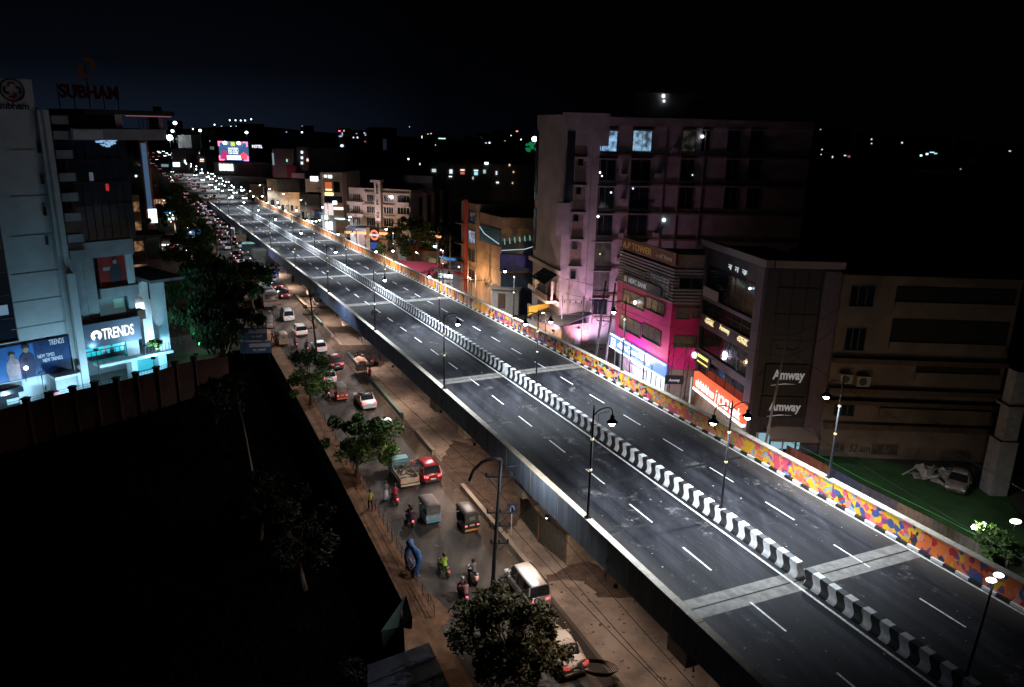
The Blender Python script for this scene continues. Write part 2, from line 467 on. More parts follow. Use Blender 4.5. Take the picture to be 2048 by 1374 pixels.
# land left of the street beyond the boundary wall
s_w = so(*BW[-1])[0]
left = [rd(s_,-18.9)[:2] for s_ in [s_w+ (1500-s_w)*(k/24)**1.5 for k in range(25)]]
poly = left + [(-2600, 1400), (-2600, -60), (-160, -60), (BW[0][0]-30, BW[0][1]-40)] + [p for p in BW]
i0 = len(mb.v); mb.v += [(p[0], p[1], 0.0) for p in poly]; mb.f.append(tuple(range(i0, i0+len(poly)))); mb.m.append(0); mb.sm.append(False)
far = mb.v[0]
ground = mb.build('ground', mat('town_ground', (0.085,0.072,0.06), 0.95, var=.5, vs=.15)); struct(ground)
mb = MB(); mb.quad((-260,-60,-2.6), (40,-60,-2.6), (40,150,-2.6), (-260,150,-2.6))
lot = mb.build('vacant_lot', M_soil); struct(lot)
mb = MB()
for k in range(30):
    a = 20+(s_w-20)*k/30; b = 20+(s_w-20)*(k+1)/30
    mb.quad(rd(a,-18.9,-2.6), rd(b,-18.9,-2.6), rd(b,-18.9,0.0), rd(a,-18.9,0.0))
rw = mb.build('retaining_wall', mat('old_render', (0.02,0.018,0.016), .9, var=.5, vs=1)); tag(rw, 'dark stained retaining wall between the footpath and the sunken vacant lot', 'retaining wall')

z1 = lambda s_: 0.012
o = strip(30, 1100, -17.25, -9.55, z1).build('street_left', M_asph2); struct(o)
o = strip(30, 360, -9.2, 9.2, lambda s_: 0.05).build('paving_under_flyover', M_pave); struct(o)
o = strip(30, 1100, 9.6, 17.3, z1).build('street_right', M_asph2); struct(o)
o = strip(372, 1100, -9.55, 9.6, z1).build('avenue_far', M_asph2); struct(o)
mb = MB(); solid(mb, 40, s_w+8, [(-18.9,-0.3),(-18.9,0.15),(-17.35,0.15),(-17.35,-0.3)], rel=False)
solid(mb, s_w+8, 400, [(-19.6,-0.3),(-19.6,0.13),(-17.35,0.13),(-17.35,-0.3)], rel=False)
o = mb.build('footpath_left', M_dirt); struct(o)
mb = MB(); solid(mb, 40, 400, [(17.4,-0.3),(17.4,0.14),(19.8,0.14),(19.8,-0.3)], rel=False)
o = mb.build('footpath_right', mat('footpath_tiles', (0.25,0.19,0.14), .9, var=.4, vs=1)); struct(o)
# the widened dirt apron by the street at the bottom of the view
ap = [g(*p)[:2] for p in ((862,1190),(905,1232),(880,1262),(868,1330),(812,1350),(808,1262),(800,1215),(828,1178))]
mb = MB(); mb.prism(ap, -0.3, 0.17); o = mb.build('dirt_apron', M_dirt); struct(o)
# darker earth patches and spoil on the paving under the flyover
mb = MB()
for (pts, z) in (([(905,880),(1010,905),(1075,1010),(1000,1075),(925,985),(880,925)],0.056), ([(1080,1165),(1165,1115),(1290,1180),(1255,1195),(1195,1195),(1175,1165),(1135,1158)],0.056),
                 ([(668,690),(740,690),(790,712),(760,735),(690,715)],0.056), ([(640,652),(730,655),(735,668),(650,664)],0.056)):
    pp = []
    for k in range(len(pts)):
        a, b = Vector(g(*pts[k],z)), Vector(g(*pts[(k+1)%len(pts)],z)); nn_ = max(2,int((b-a).length/.35))
        for q in range(nn_): c = a.lerp(b,q/nn_); w_ = .16*math.sin(q*1.7+k)+.3*(R()-.5); pp.append((c.x+w_, c.y+.8*w_*math.cos(q), z))
    i0 = len(mb.v); mb.v += pp; mb.f.append(tuple(range(i0+len(pp)-1, i0-1, -1))); mb.m.append(0); mb.sm.append(False)
o = mb.build('bare_earth', mat('damp_earth', (0.085,0.062,0.05), .95, var=.5, vs=1.2, bump=.5, bs=3)); struct(o)
# the dark drain along the near edge of the paving
o = strip(60, 96.5, -10.35, -9.45, lambda s_: 0.02).build('drain', mat('drain_mud', (0.025,0.02,0.018), .9, var=.3)); struct(o)
# zebra-like painted stop lines etc. on the far end of the flyover ramp are worn away

# kerb blocks along the left street
kerbs = [(98.3,113.2,'long raised kerb wall by the dark auto rickshaw and the brown earth'),
         (121.0,126.4,'short low concrete divider beside the red hatchback'),
         (131.8,147.5,'green and grey divider between the street and the black car'),
         (150.2,156.5,'turquoise divider block beside the parked pushcart'),
         (166.5,171.5,'dusty low divider opposite the billboards on the footpath'),
         (174.0,183.5,'long turquoise divider beside the white minicar'),
         (187.0,197.0,'grey low divider beside the back of the bus')]
M_teal = mat('faded_turquoise', (0.10,0.27,0.25), .8, var=.5, vs=1.5, col2=(0.16,0.15,0.14))
for i, (a, b, lb) in enumerate(kerbs):
    mb = MB(); solid(mb, a, b, [(-9.5,0.0),(-9.5,0.55),(-9.15,0.55),(-9.05,0.0)], rel=False, step=2)
    o = mb.build('road_divider', M_teal if 'turq' in lb or 'green' in lb else M_conc, origin=rd(a,-9.3)); tag(o, lb, 'road divider', 'dividers along the street under the flyover')

# ================================================================== FLYOVER
fly = thing('flyover', 'long elevated four lane flyover crossing the picture, its right parapet painted with a bright mural', 'flyover', rd(83,0))
mb = MB(); solid(mb, S0, SE, [(-8.86,-0.03),(-8.86,-0.25),(-6.5,-1.0),(6.5,-1.0),(9.1,-0.25),(9.1,-0.03)])
deck = mb.build('deck', M_conc, fly)
mb = strip(S0, SE, -8.5, 8.82, zd); o = mb.build('road_surface', M_asph, fly)
M_blue = mat('blue_grey_paint', (0.11,0.17,0.27), .7, var=.5, vs=.7)
for nd in M_blue.node_tree.nodes:
    if nd.type == 'TEX_NOISE':
        mq = M_blue.node_tree.nodes.new('ShaderNodeMapping'); mq.inputs['Scale'].default_value = (2.2,2.2,.25); tq = M_blue.node_tree.nodes.new('ShaderNodeTexCoord')
        M_blue.node_tree.links.new(tq.outputs['Object'], mq.inputs['Vector']); M_blue.node_tree.links.new(mq.outputs[0], nd.inputs['Vector']); break
M_cream = mat('cream_coping', (0.62,0.55,0.44), .7, var=.3, vs=2)
mb = MB(); solid(mb, S0, SE, [(-9.0,-1.02),(-9.0,1.0),(-8.62,1.0),(-8.5,0.05),(-8.5,-0.35),(-8.82,-1.02)])
lp = mb.build('parapet', M_blue, fly); lp['label'] = 'plain blue grey parapet of the left edge'
# the purple lit run of the outer face is lamp light, see the flood lamp under the deck
mb = MB(); nsec = 34; a = S0
while a < SE:
    b = min(a + 8.6, SE); solid(mb, a, b-.05, [(-9.04,1.003),(-9.04,1.06),(-8.60,1.06),(-8.60,1.003)], step=4.3); a = b
o = mb.build('coping', M_cream, lp)

# panel joints and drain spouts on the outer face
a = S0+2
while a < 250:
    mb = MB(); solid(mb, a, a+.05, [(-9.015,-1.02),(-9.015,1.0),(-8.99,1.0),(-8.99,-1.02)], step=1); mb.build('panel_joint', M_conc, lp)
    if int(a) % 3 == 0:
        mb = MB(); mb.tube([rd(a+2,-9.0,zd(a+2)-.1), rd(a+2,-9.16,zd(a+2)-.16), rd(a+2,-9.16,zd(a+2)-1.5)], .05, 6); mb.build('drain_spout', M_steel, lp)
    a += 4.3
# mural on the right parapet
def mural(name, kind):
    m = bpy.data.materials.new(name); m.use_nodes = True; nt = m.node_tree; n = nt.nodes; l = nt.links; b = n['Principled BSDF']; b.inputs['Roughness'].default_value = .6
    uv = n.new('ShaderNodeUVMap'); mp = n.new('ShaderNodeMapping'); l.new(uv.outputs[0], mp.inputs['Vector'])
    ns = n.new('ShaderNodeTexNoise'); ns.inputs['Scale'].default_value = 1.3 if kind != 'petal' else .8; ns.inputs['Detail'].default_value = 1.5
    l.new(mp.outputs[0], ns.inputs['Vector'])
    sub = n.new('ShaderNodeVectorMath'); sub.operation = 'SUBTRACT'; sub.inputs[1].default_value = (.5,.5,.5); l.new(ns.outputs['Color'], sub.inputs[0])
    sc = n.new('ShaderNodeVectorMath'); sc.operation = 'SCALE'; sc.inputs['Scale'].default_value = {'petal':.3,'swirl':1.9,'stripe':1.2,'clump':1.0,'fire':1.8}[kind]; l.new(sub.outputs[0], sc.inputs[0])
    ad = n.new('ShaderNodeVectorMath'); ad.operation = 'ADD'; l.new(mp.outputs[0], ad.inputs[0]); l.new(sc.outputs[0], ad.inputs[1])
    cr = n.new('ShaderNodeValToRGB'); cr.color_ramp.interpolation = 'CONSTANT'
    Y=(.88,.50,.02); O=(.88,.20,.04); P=(.80,.10,.15); Rr=(.5,.01,.02); B=(.05,.10,.30); G=(.03,.09,.06); L=(.36,.46,.10); S=(.28,.42,.55); K=(.02,.025,.04); PK=(.85,.28,.20); V=(.22,.06,.22); W_=(.8,.72,.6)
    pal = {'petal':[Y,P,B,Y,Rr,PK,G,Y,PK,B,P,S,Y,V],'swirl':[Y,P,PK,Y,S,P,O,Y,V,L,PK,Y],'stripe':[O,Y,O,W_,PK,Y,Rr,O,Y,B],'clump':[Y,Rr,O,K,Y,P,S,PK,G,Y],'fire':[O,O,PK,K,O,V,Y,O,B,Rr],
           }[kind]
    if kind == 'swirl':
        mp.inputs['Scale'].default_value = (1.0,1.0,1)
        w = n.new('ShaderNodeTexVoronoi'); w.feature = 'F1'; w.inputs['Scale'].default_value = 1.15; w.inputs['Randomness'].default_value = 1
        l.new(ad.outputs[0], w.inputs['Vector'])
        m1 = n.new('ShaderNodeMath'); m1.operation = 'MULTIPLY'; m1.inputs[1].default_value = 5.0; l.new(w.outputs['Distance'], m1.inputs[0])
        sx = n.new('ShaderNodeSeparateXYZ'); l.new(w.outputs['Color'], sx.inputs[0])
        m2 = n.new('ShaderNodeMath'); m2.operation = 'ADD'; l.new(m1.outputs[0], m2.inputs[0]); l.new(sx.outputs[0], m2.inputs[1])
        fl = n.new('ShaderNodeMath'); fl.operation = 'FLOOR'; l.new(m2.outputs[0], fl.inputs[0])
        m3 = n.new('ShaderNodeMath'); m3.operation = 'MULTIPLY'; m3.inputs[1].default_value = .37; l.new(fl.outputs[0], m3.inputs[0])
        m4 = n.new('ShaderNodeMath'); m4.operation = 'ADD'; l.new(m3.outputs[0], m4.inputs[0]); l.new(sx.outputs[1], m4.inputs[1])
        fr = n.new('ShaderNodeMath'); fr.operation = 'FRACT'; l.new(m4.outputs[0], fr.inputs[0]); src = fr.outputs[0]
    else:
        mp.inputs['Scale'].default_value = {'petal':(1.0,1.05,1),'stripe':(1.5,.35,1),'clump':(1.0,1.2,1),'fire':(.9,.6,1)}[kind]
        w = n.new('ShaderNodeTexVoronoi'); w.feature = 'F1'; w.inputs['Scale'].default_value = {'petal':2.7,'stripe':1.9,'clump':2.6,'fire':2.2}[kind]
        l.new(ad.outputs[0], w.inputs['Vector']); sx = n.new('ShaderNodeSeparateXYZ'); l.new(w.outputs['Color'], sx.inputs[0]); src = sx.outputs[0]
    els = cr.color_ramp.elements; els[0].position = 0; els[0].color = (*pal[0],1); els[1].position = 1/len(pal); els[1].color = (*pal[1],1)
    for k in range(2, len(pal)):
        x = els.new(k/len(pal)); x.color = (*pal[k],1)
    l.new(src, cr.inputs[0]); l.new(cr.outputs[0], b.inputs['Base Color'])
    return m
mur = [mural('mural_fire','fire'), mural('mural_petals','petal'), mural('mural_swirls','swirl'), mural('mural_clumps','clump'), mural('mural_flags','stripe'),
       mat('parapet_side', (0.3,0.26,0.22), .8, var=.3)]
PH = 1.42
cuts = [(S0,83.6,0),(83.6,89.8,1),(89.8,112.0,2),(112.0,128.5,3),(128.5,150,1),(150,SE,4)]
rp = None
for i, (a, b, k) in enumerate(cuts):
    mb = MB(); solid(mb, a, b, [(9.25,-1.25),(9.0,-0.3),(8.84,0.2),(8.84,PH),(9.25,PH)], uv=True, mif=lambda kk, q, k=k: k if q in (1,2) else 5, step=4)
    o = mb.build('parapet', mur, fly)
    o['label'] = ['parapet with orange and dark painted figures','parapet painted with round yellow, pink and blue petals','parapet painted with pink and yellow swirls','parapet painted with red, yellow and black blotches','parapet painted with small pastel blotches','parapet painted with orange and yellow flags'][i]
mb = MB(); a = S0
while a < SE:
    b = min(a+8.6, SE); solid(mb, a, b-.04, [(8.80,PH+.003),(8.80,PH+.07),(9.30,PH+.07),(9.30,PH+.003)], step=4.3); a = b
mb.build('coping', M_cream, fly)
# black and white painted kerb strip at the foot of the mural
mb = MB(); a = S0; k = 0
while a < 330:
    solid(mb, a, a+.8, [(8.68,0.0),(8.68,0.17),(8.835,0.17),(8.835,0.0)], step=1, mi=k%2); a += .8; k += 1
mb.build('kerb', [M_white, M_black], fly)
# lane paint, joints
a = 79.9 - 42
while a < 318:
    strip(a, a+2.7, -4.305, -4.19, lambda s_: zd(s_)+.008, step=1.4).build('lane_dash', M_line, fly)
    strip(a+2.8, a+5.5, 4.54, 4.655, lambda s_: zd(s_)+.008, step=1.4).build('lane_dash', M_line, fly)
    a += 6.0
for o0, o1 in ((-8.22,-8.10),(-.86,-.70),(.72,.86),(8.42,8.56)):
    strip(S0, 352, o0, o1, lambda s_: zd(s_)+.010).build('edge_line', M_line, fly)
M_tar = mat('tar_seal', (0.004,0.004,0.005), .9, var=.2)
M_joint = mat('joint_concrete', (0.21,0.195,0.175), .85, var=.45, vs=1.6, bump=.3, bs=5)
JT = [43,83.2,124.3,164.5,190.5,216.5,243,269,295,321]
for s_ in JT:
    j = strip(s_-.82, s_+.82, -8.48, 8.8, lambda q: zd(q)+.005, step=2).build('joint', M_joint, fly)
    strip(s_-.05, s_+.05, -8.48, 8.8, lambda q: zd(q)+.013, step=2).build('gap', M_tar, j)
for s_ in (63, 91.8, 98, 112, 142.7, 177, 204):
    strip(s_-.16, s_+.16, -8.0, -0.75 if s_ not in (98,142.7) else 8.2, lambda q: zd(q)+.006, step=1).build('tar_band', M_tar, fly)
# cement dust patches around the joints
# girders and piers
mb = MB()
for oo in (-5.4, -1.8, 1.8, 5.4):
    solid(mb, S0, 330, [(oo-.35,-1.0),(oo-.35,-1.9),(oo+.35,-1.9),(oo+.35,-1.0)])
mb.build('girder', M_conc, fly)
M_pier = mat('pier_concrete', (0.42,0.38,0.33), .85, var=.35, vs=.5, bump=.15)
for s_ in (83.2, 103.8, 124.3, 144.4, 164.5, 190.5, 216.5, 243, 269):
    zt = zd(s_) - 1.9
    y = y_of(s_); tx, ty = tang(y); fr = Frame((cx(y), y), (ty, -tx))
    mb = MB(); mb.fb(fr, -8.3, 8.3, -.85, .85, zt-.9 if zt > 2 else zt-.3, zt); 
    cap = mb.build('pier_cap', M_pier, fly)
    mb = MB()
    if zt > 1.6:
        b0 = [fr.P(u, d, 0) for u, d in ((-5.2,-.9),(5.2,-.9),(5.2,.9),(-5.2,.9))]
        b1 = [fr.P(u, d, zt-2.0 if zt > 3 else zt*.4) for u, d in ((-5.2,-.75),(5.2,-.75),(5.2,.75),(-5.2,.75))]
        b2 = [fr.P(u, d, zt-.9) for u, d in ((-6.8,-.8),(6.8,-.8),(6.8,.8),(-6.8,.8))]
        mb.loft([b0, b1, b2], smooth=False)
        mb.build('pier', M_pier, fly)
# ramp retaining walls at the far end
for sgn in (-1, 1):
    mb = MB(); n = 24
    for k in range(n):
        a = 275+(SE-275)*k/n; b = 275+(SE-275)*(k+1)/n
        if sgn < 0: mb.quad(rd(a,-8.8,0), rd(b,-8.8,0), rd(b,-8.8,zd(b)-.2), rd(a,-8.8,zd(a)-.2))
        else: mb.quad(rd(b,9.1,0), rd(a,9.1,0), rd(a,9.1,zd(a)-.2), rd(b,9.1,zd(b)-.2))
    mb.build('ramp_wall', M_conc, fly)

# ================================================================== MEDIAN BARRIER
med = thing('median_barrier', 'long black and white striped concrete barrier down the middle of the flyover', 'median barrier', rd(83,0))
_zz = [0,.10,.2,.3,.4,.5,.62,.76,.92]; _ww = [.36,.36,.345,.31,.27,.245,.23,.22,.21]
prof = [(-w_,z_) for w_, z_ in zip(_ww,_zz)]+[(w_,z_) for w_, z_ in reversed(list(zip(_ww,_zz)))]
# the painted stripes lean and wave with the barrier's faces: each stripe is offset a little by height
M_wst = mat('barrier_white', (0.88,0.88,0.88), .6, var=.22, vs=5)
M_bst = mat('barrier_black', (0.022,0.022,0.024), .55, var=.2, vs=4)
wav = [-.12*math.sin(z_/.92*2*math.pi*.86)+.03 for w_, z_ in prof]
JO = [R()*.07-.035 for _ in range(40)]; JZ = [1+R()*.05-.025 for _ in range(40)]
def stripes(s0, s1, gap0=0.0):
    mb = MB(); a = s0; k = 0
    while a < s1 - .2:
        b = a+.56; i0 = len(mb.v); m_ = len(prof); jo = JO[int(a/5.6)%40]; jz = JZ[int(a/5.6)%40]
        for s_ in (a, b): mb.v += [rd(s_+wav[q], o_+jo, zd(s_)+z_*jz) for q, (o_, z_) in enumerate(prof)]
        for q in range(m_-1):
            mb.f.append((i0+q, i0+q+1, i0+m_+q+1, i0+m_+q)); mb.m.append(k%2); mb.sm.append(False)
        if k == 0: mb.f.append(tuple(i0+q for q in range(m_-1,-1,-1))); mb.m.append(0); mb.sm.append(False)
        a = b; k += 1
    i0 -= 0; mb.f.append(tuple(i0+m_+q for q in range(m_))); mb.m.append(k%2); mb.sm.append(False)
    return mb
for a, b in ((S0,83.0),(83.4,124.1),(124.5,164.3),(164.7,190.3),(190.7,216.3),(216.7,242.8),(243.2,268.8),(269.2,345)):
    stripes(a, b).build('barrier_run', [M_wst, M_bst], med)

# ================================================================== STREET LAMPS ON THE FLYOVER
ORD = ['nearest','second nearest','third nearest','fourth nearest','fifth nearest','sixth nearest','seventh nearest','eighth nearest','ninth nearest','tenth nearest','eleventh nearest','twelfth nearest','thirteenth nearest','fourteenth nearest']
def make_lamp(double, H=7.2, E=1500, low=False):
    """origin at the foot; arm reaches along local +X"""
    t = thing('street_lamp', 'lamp', 'street lamp', (0,0,0), world=False)
    mb = MB(); mb.lathe((0,0,0), [(.16,0),(.16,.12),(.10,.2),(.085,1.2),(.07,H*.5),(.055,H-.05),(.02,H+.25)], 10)
    mb.box(-.18,.18,-.18,.18,-.02,.05); mb.build('pole', M_black, t)
    for z_ in (H*.44, H*.72):
        mb = MB(); mb.lathe((0,0,z_), [(.07,0),(.11,.03),(.11,.12),(.07,.16)], 8); mb.build('ring', M_brass, t)
    for sg in ((1,-1) if double else (1,)):
        a = []
        for k in range(9):
            th = math.pi*k/8*.98; a.append((sg*(.06+.62*(1-math.cos(th))), 0, H-.35+.42*math.sin(th)**.8 + .06*k/8))
        a = [(0,0,H-.45)] + [(sg*.25,0,H-.18),(sg*.6,0,H-.05),(sg*.95,0,H-.03),(sg*1.2,0,H-.12),(sg*1.32,0,H-.34),(sg*1.33,0,H-.6)]
        mb = MB(); mb.tube(a, .035, 6); 
        mb.tube([(sg*.1,0,H-.3),(sg*.34,0,H-.4),(sg*.38,0,H-.75),(sg*.3,0,H-1.0),(sg*.02,0,H-1.02)], .02, 5)
        mb.tube([(sg*.4,0,H-.42),(sg*.7,0,H-.3),(sg*.95,0,H-.36),(sg*1.05,0,H-.22)], .012, 4)
        mb.build('arm', M_black, t)
        mb = MB(); c = (sg*1.33,0,H-1.02)
        prof_ = [(.10,.42),(.13,.40),(.13,.30),(.10,.28),(.15,.22),(.22,.10),(.36,.0)]
        i0 = len(mb.v); n_ = 14
        for r_, z_ in prof_:
            for q in range(n_): th = 2*math.pi*q/n_; mb.v.append((c[0]+r_*math.cos(th), c[1]+r_*math.sin(th), c[2]+z_))
        for kk in range(len(prof_)-1):
            for q in range(n_):
                q2 = (q+1)%n_; mb.f.append((i0+kk*n_+q, i0+kk*n_+q2, i0+(kk+1)*n_+q2, i0+(kk+1)*n_+q)); mb.m.append(0); mb.sm.append(True)
        mb.f.append(tuple(i0+q for q in range(n_))); mb.m.append(0); mb.sm.append(False)
        sh = mb.build('lamp_shade', M_black, t)
        mb = MB(); mb.ball((c[0],0,c[2]-.06), .20, 10, sz=1.0); bl = mb.build('bulb', M_bulb, sh); bl.visible_shadow = True
        lt = lamp_light('lamp_light', t, (c[0],0,c[2]-.34), E, (0.80,0.90,1.0), .12, spot=146, blend=.5)
    return t
lampS = make_lamp(False, E=4300); lampD = make_lamp(True, E=3600)
def place_lamp(proto, s_, off, zoff, face, label, group, first):
    p = rd(s_, off, zd(s_)+zoff); y = y_of(s_); tx, ty = tang(y)
    a = math.atan2(-tx*face, ty*face)       # local +X -> across the road
    if first: proto.location = p; proto.rotation_euler = (0,0,a); r = proto; r['label'] = label; r['group'] = group
    else: r = dup(proto, p, a, label, group)
    return r
SL = [92.3,119.3,143.9,170.3,197.5,225.5,250.5,276.5,303,329,350]
ML = [90.5,117.8,145.5,170,195,223,249,276,303,329,350]
RL = [90.4,116.9,142.4,168.5,195,222,249,276,303,329,350]
for i, s_ in enumerate(SL):
    place_lamp(lampS, s_, -8.82, 1.06, 1, '%s single-arm lamp post standing on the blue left parapet' % ORD[i], 'lamp posts on the left parapet of the flyover', i == 0)
lr = make_lamp(False, E=8000)
for i, s_ in enumerate(RL):
    place_lamp(lr, s_, 9.05, PH+.07, -1, '%s single-arm lamp post standing on the mural parapet' % ORD[i], 'lamp posts on the mural parapet of the flyover', i == 0)
for i, s_ in enumerate(ML):
    place_lamp(lampD, s_, 0.0, .88, 1, '%s double-arm lamp post standing on the striped median' % ORD[i], 'lamp posts on the striped median', i == 0)
FAR = ['first','second','third','fourth','fifth','sixth','seventh','eighth','ninth']
for i in range(9):
    s_ = 378+i*27; p = rd(s_, 0, .1); y = y_of(s_); tx, ty = tang(y)
    dup(lampD, p, math.atan2(-tx, ty), FAR[i]+' double-arm lamp post past the foot of the flyover, on the avenue', 'lamp posts on the avenue beyond the flyover')
# the low double-head light on the median near the lower right corner
t = thing('median_light', 'short black pole with two small white lamp heads on the median at the lower right', 'median light', rd(73.5,.1,zd(73.5)+.88))
b_ = Vector(t['_w']); mb = MB(); mb.tube([b_, b_+Vector((.35,.1,4.9))], .07, 8, r1=.05); mb.build('pole', M_black, t)
for sg in (-1, 1):
    mb = MB(); mb.ball(b_+Vector((.35+sg*.28,.1+sg*.2,4.95)), .17, 8, sx=1.4, sz=.6); mb.build('lamp_head', emi('lens_white', (.85,.95,1), 5), t)
# round speed sign on the third lamp post
t = thing('speed_sign', 'small round white speed sign on the third nearest left lamp post', 'road sign', rd(SL[2]-.12,-8.9,zd(SL[2])+3.3))
c0 = Vector(t['_w']); fr = Frame((c0.x, c0.y), (1,0.0))
mb = MB()
ring = [fr.P(.36*math.cos(q*math.pi/10), .16, c0.z+.36*math.sin(q*math.pi/10)) for q in range(20)]; ring2 = [fr.P(.36*math.cos(q*math.pi/10), .13, c0.z+.36*math.sin(q*math.pi/10)) for q in range(20)]
mb.loft([ring2, ring], smooth=False); mb.build('sign_plate', mat('sign_dark', (.03,.03,.035), .5), t)
mb = MB(); ring = [fr.P(.28*math.cos(q*math.pi/10), .175, c0.z+.28*math.sin(q*math.pi/10)) for q in range(20)]; ring2 = [fr.P(.28*math.cos(q*math.pi/10), .162, c0.z+.28*math.sin(q*math.pi/10)) for q in range(20)]
mb.loft([ring2, ring], smooth=False); mb.build('sign_face', M_white, t)
textmesh('40', 'numerals', M_black, t, fr.M(-.19,.18,c0.z-.13), .26, .02, width=.38)

# ================================================================== BUILDING HELPERS
M_win = mat('window_frame_paint', (0.10,0.10,0.11), .5)
def wmat(col, s):
    k = 'lit_%d_%d_%d_%d' % (col[0]*99, col[1]*99, col[2]*99, s*100)
    if k in MATS: return MATS[k]
    m = mat(k, (0.03,0.03,0.03), .3, emit=col, es=s, sample=False)
    nt = m.node_tree; n = nt.nodes; l = nt.links; b = n['Principled BSDF']
    t = n.new('ShaderNodeTexCoord'); ns = n.new('ShaderNodeTexNoise'); ns.inputs['Scale'].default_value = 1.1; ns.inputs['Detail'].default_value = 4
    l.new(t.outputs['Object'], ns.inputs['Vector']); rp = n.new('ShaderNodeValToRGB')
    rp.color_ramp.elements[0].position = .38; rp.color_ramp.elements[0].color = tuple(c*.12 for c in col)+(1,)
    rp.color_ramp.elements[1].position = .62; rp.color_ramp.elements[1].color = (*col,1)
    l.new(ns.outputs['Fac'], rp.inputs[0]); l.new(rp.outputs[0], b.inputs['Emission Color']); return m
M_curt = mat('curtained_glass', (0.10,0.085,0.075), .35, var=.6, vs=2.5)
def window(par, fr, r, glass=None, bars=2, d=0.0, hb=0, fm=None, name='window', sill=True, t=.07):
    """r=(u0,u1,z0,z1) on frame fr: frame with jambs proud of the wall, glass set back inside it"""
    u0,u1,z0,z1 = r; mb = MB(); q = .09
    mb.fb(fr,u0-.06,u1+.06,d-.02,d+q,z1,z1+t); mb.fb(fr,u0-.06,u1+.06,d-.02,d+q+(.12 if sill else 0),z0-t,z0)
    mb.fb(fr,u0-.06,u0+.02,d-.02,d+q,z0+.001,z1-.001); mb.fb(fr,u1-.02,u1+.06,d-.02,d+q,z0+.001,z1-.001)
    for k in range(1, bars): 
        x = u0+(u1-u0)*k/bars; mb.fb(fr,x-.03,x+.03,d-.01,d+.06,z0+.002,z1-.002)
    for k in range(1, hb+1):
        z = z0+(z1-z0)*k/(hb+1); mb.fb(fr,u0+.02,u1-.02,d-.01,d+.055,z-.025,z+.025)
    w = mb.build(name, fm or M_win, par)
    mb = MB(); mb.quad(fr.P(u0,d+.025,z0), fr.P(u1,d+.025,z0), fr.P(u1,d+.025,z1), fr.P(u0,d+.025,z1))
    mb.build('glass', glass or M_glass, w); return w
def slab(par, fr, r, d0, d1, m, name='band', label=None):
    mb = MB(); mb.fb(fr, r[0], r[1], d0, d1, r[2], r[3]); o = mb.build(name, m, par)
    if label: o['label'] = label
    return o
def shell(par, pts, z0, z1, m, name='wall', parapet=.9, roofm=None):
    mb = MB(); mb.prism(pts, z0, z1); o = mb.build(name, m, par)
    if parapet:
        n = len(pts); c = (sum(p[0] for p in pts)/n, sum(p[1] for p in pts)/n)
        mb = MB()
        for k in range(n):
            a, b = Vector((*pts[k][:2],0)), Vector((*pts[(k+1)%n][:2],0)); dd = (b-a).normalized(); nn = Vector((dd.y,-dd.x,0))
            if nn.dot(a-Vector((*c,0))) < 0: nn = -nn
            a2 = a+nn*.04; b2 = b+nn*.04; a3 = a-nn*.2; b3 = b-nn*.2
            a2 += dd*.0; 
            mb.hexa([(a2.x,a2.y,z1+.004),(b2.x,b2.y,z1+.004),(b3.x,b3.y,z1+.004),(a3.x,a3.y,z1+.004),(a2.x,a2.y,z1+parapet-k*.003),(b2.x,b2.y,z1+parapet-k*.003),(b3.x,b3.y,z1+parapet-k*.003),(a3.x,a3.y,z1+parapet-k*.003)])
        mb.build('parapet', m, par)
    return o

# ================================================================== RIGHT SIDE: TALL TOWER
C1 = col(1130,300,21)[:2]
f1 = Frame(C1, (.30,-.95)); s1 = Frame(C1, (1,.012))
M_tow = mat('tower_plaster', (0.42,0.36,0.37), .8, var=.3, vs=.35, bump=.1)
T = thing('apartment_tower', 'tallest block on the right, seven storeys with two bright windows on its top floor', 'tower', (C1[0],C1[1],0))
zr = s1.uz(1130,236)[1]; uf = f1.uz(1070,400)[0]; us = s1.uz(1622,300)[0]
A = f1.P(uf,0,0); B = Vector((C1[0],C1[1],0)); Cc = s1.P(us,0,0); D = Cc - f1.u*18
# rounded far corner of the street front
rc = [f1.P(uf,0,0)+s1.u*0.0, f1.P(uf-.9,-.5,0), f1.P(uf-1.5,-1.6,0), f1.P(uf-1.7,-3.5,0)]
shell(T, [tuple(B[:2]), tuple(Cc[:2]), tuple(D[:2]), tuple((f1.P(uf-1.7,-14,0))[:2])] + [tuple(p[:2]) for p in reversed(rc)], 0, zr, M_tow, parapet=.5)
slab(T, s1, (-.5, 6, zr-3.6, zr+.75), .02, .5, M_tow, 'corner_panel')
slab(T, s1, (6.0, us, zr-.9, zr+.3), .03, .45, M_tow, 'cornice')
# tall glazed slots
M_slot = mat('tinted_glazing', (0.02,0.028,0.032), .15)
r = s1.rect(1131,262,1148,402); slab(T, s1, (.25, r[1], r[2], r[3]), .03, .55, M_slot, 'glazed_slot')
r = s1.rect(1118,405,1140,470)
slab(T, s1, (-.9, 1.0, r[2], r[3]), .0, .7, M_tow, 'bay')
r = f1.rect(1066,262,1080,400); slab(T, f1, (uf-.1, uf+1.0, r[2], r[3]), .01, .12, M_slot, 'glazed_slot')
r = f1.rect(1064,416,1074,500); slab(T, f1, (uf-.1, uf+.9, r[2], r[3]), .01, .12, M_slot, 'glazed_slot')
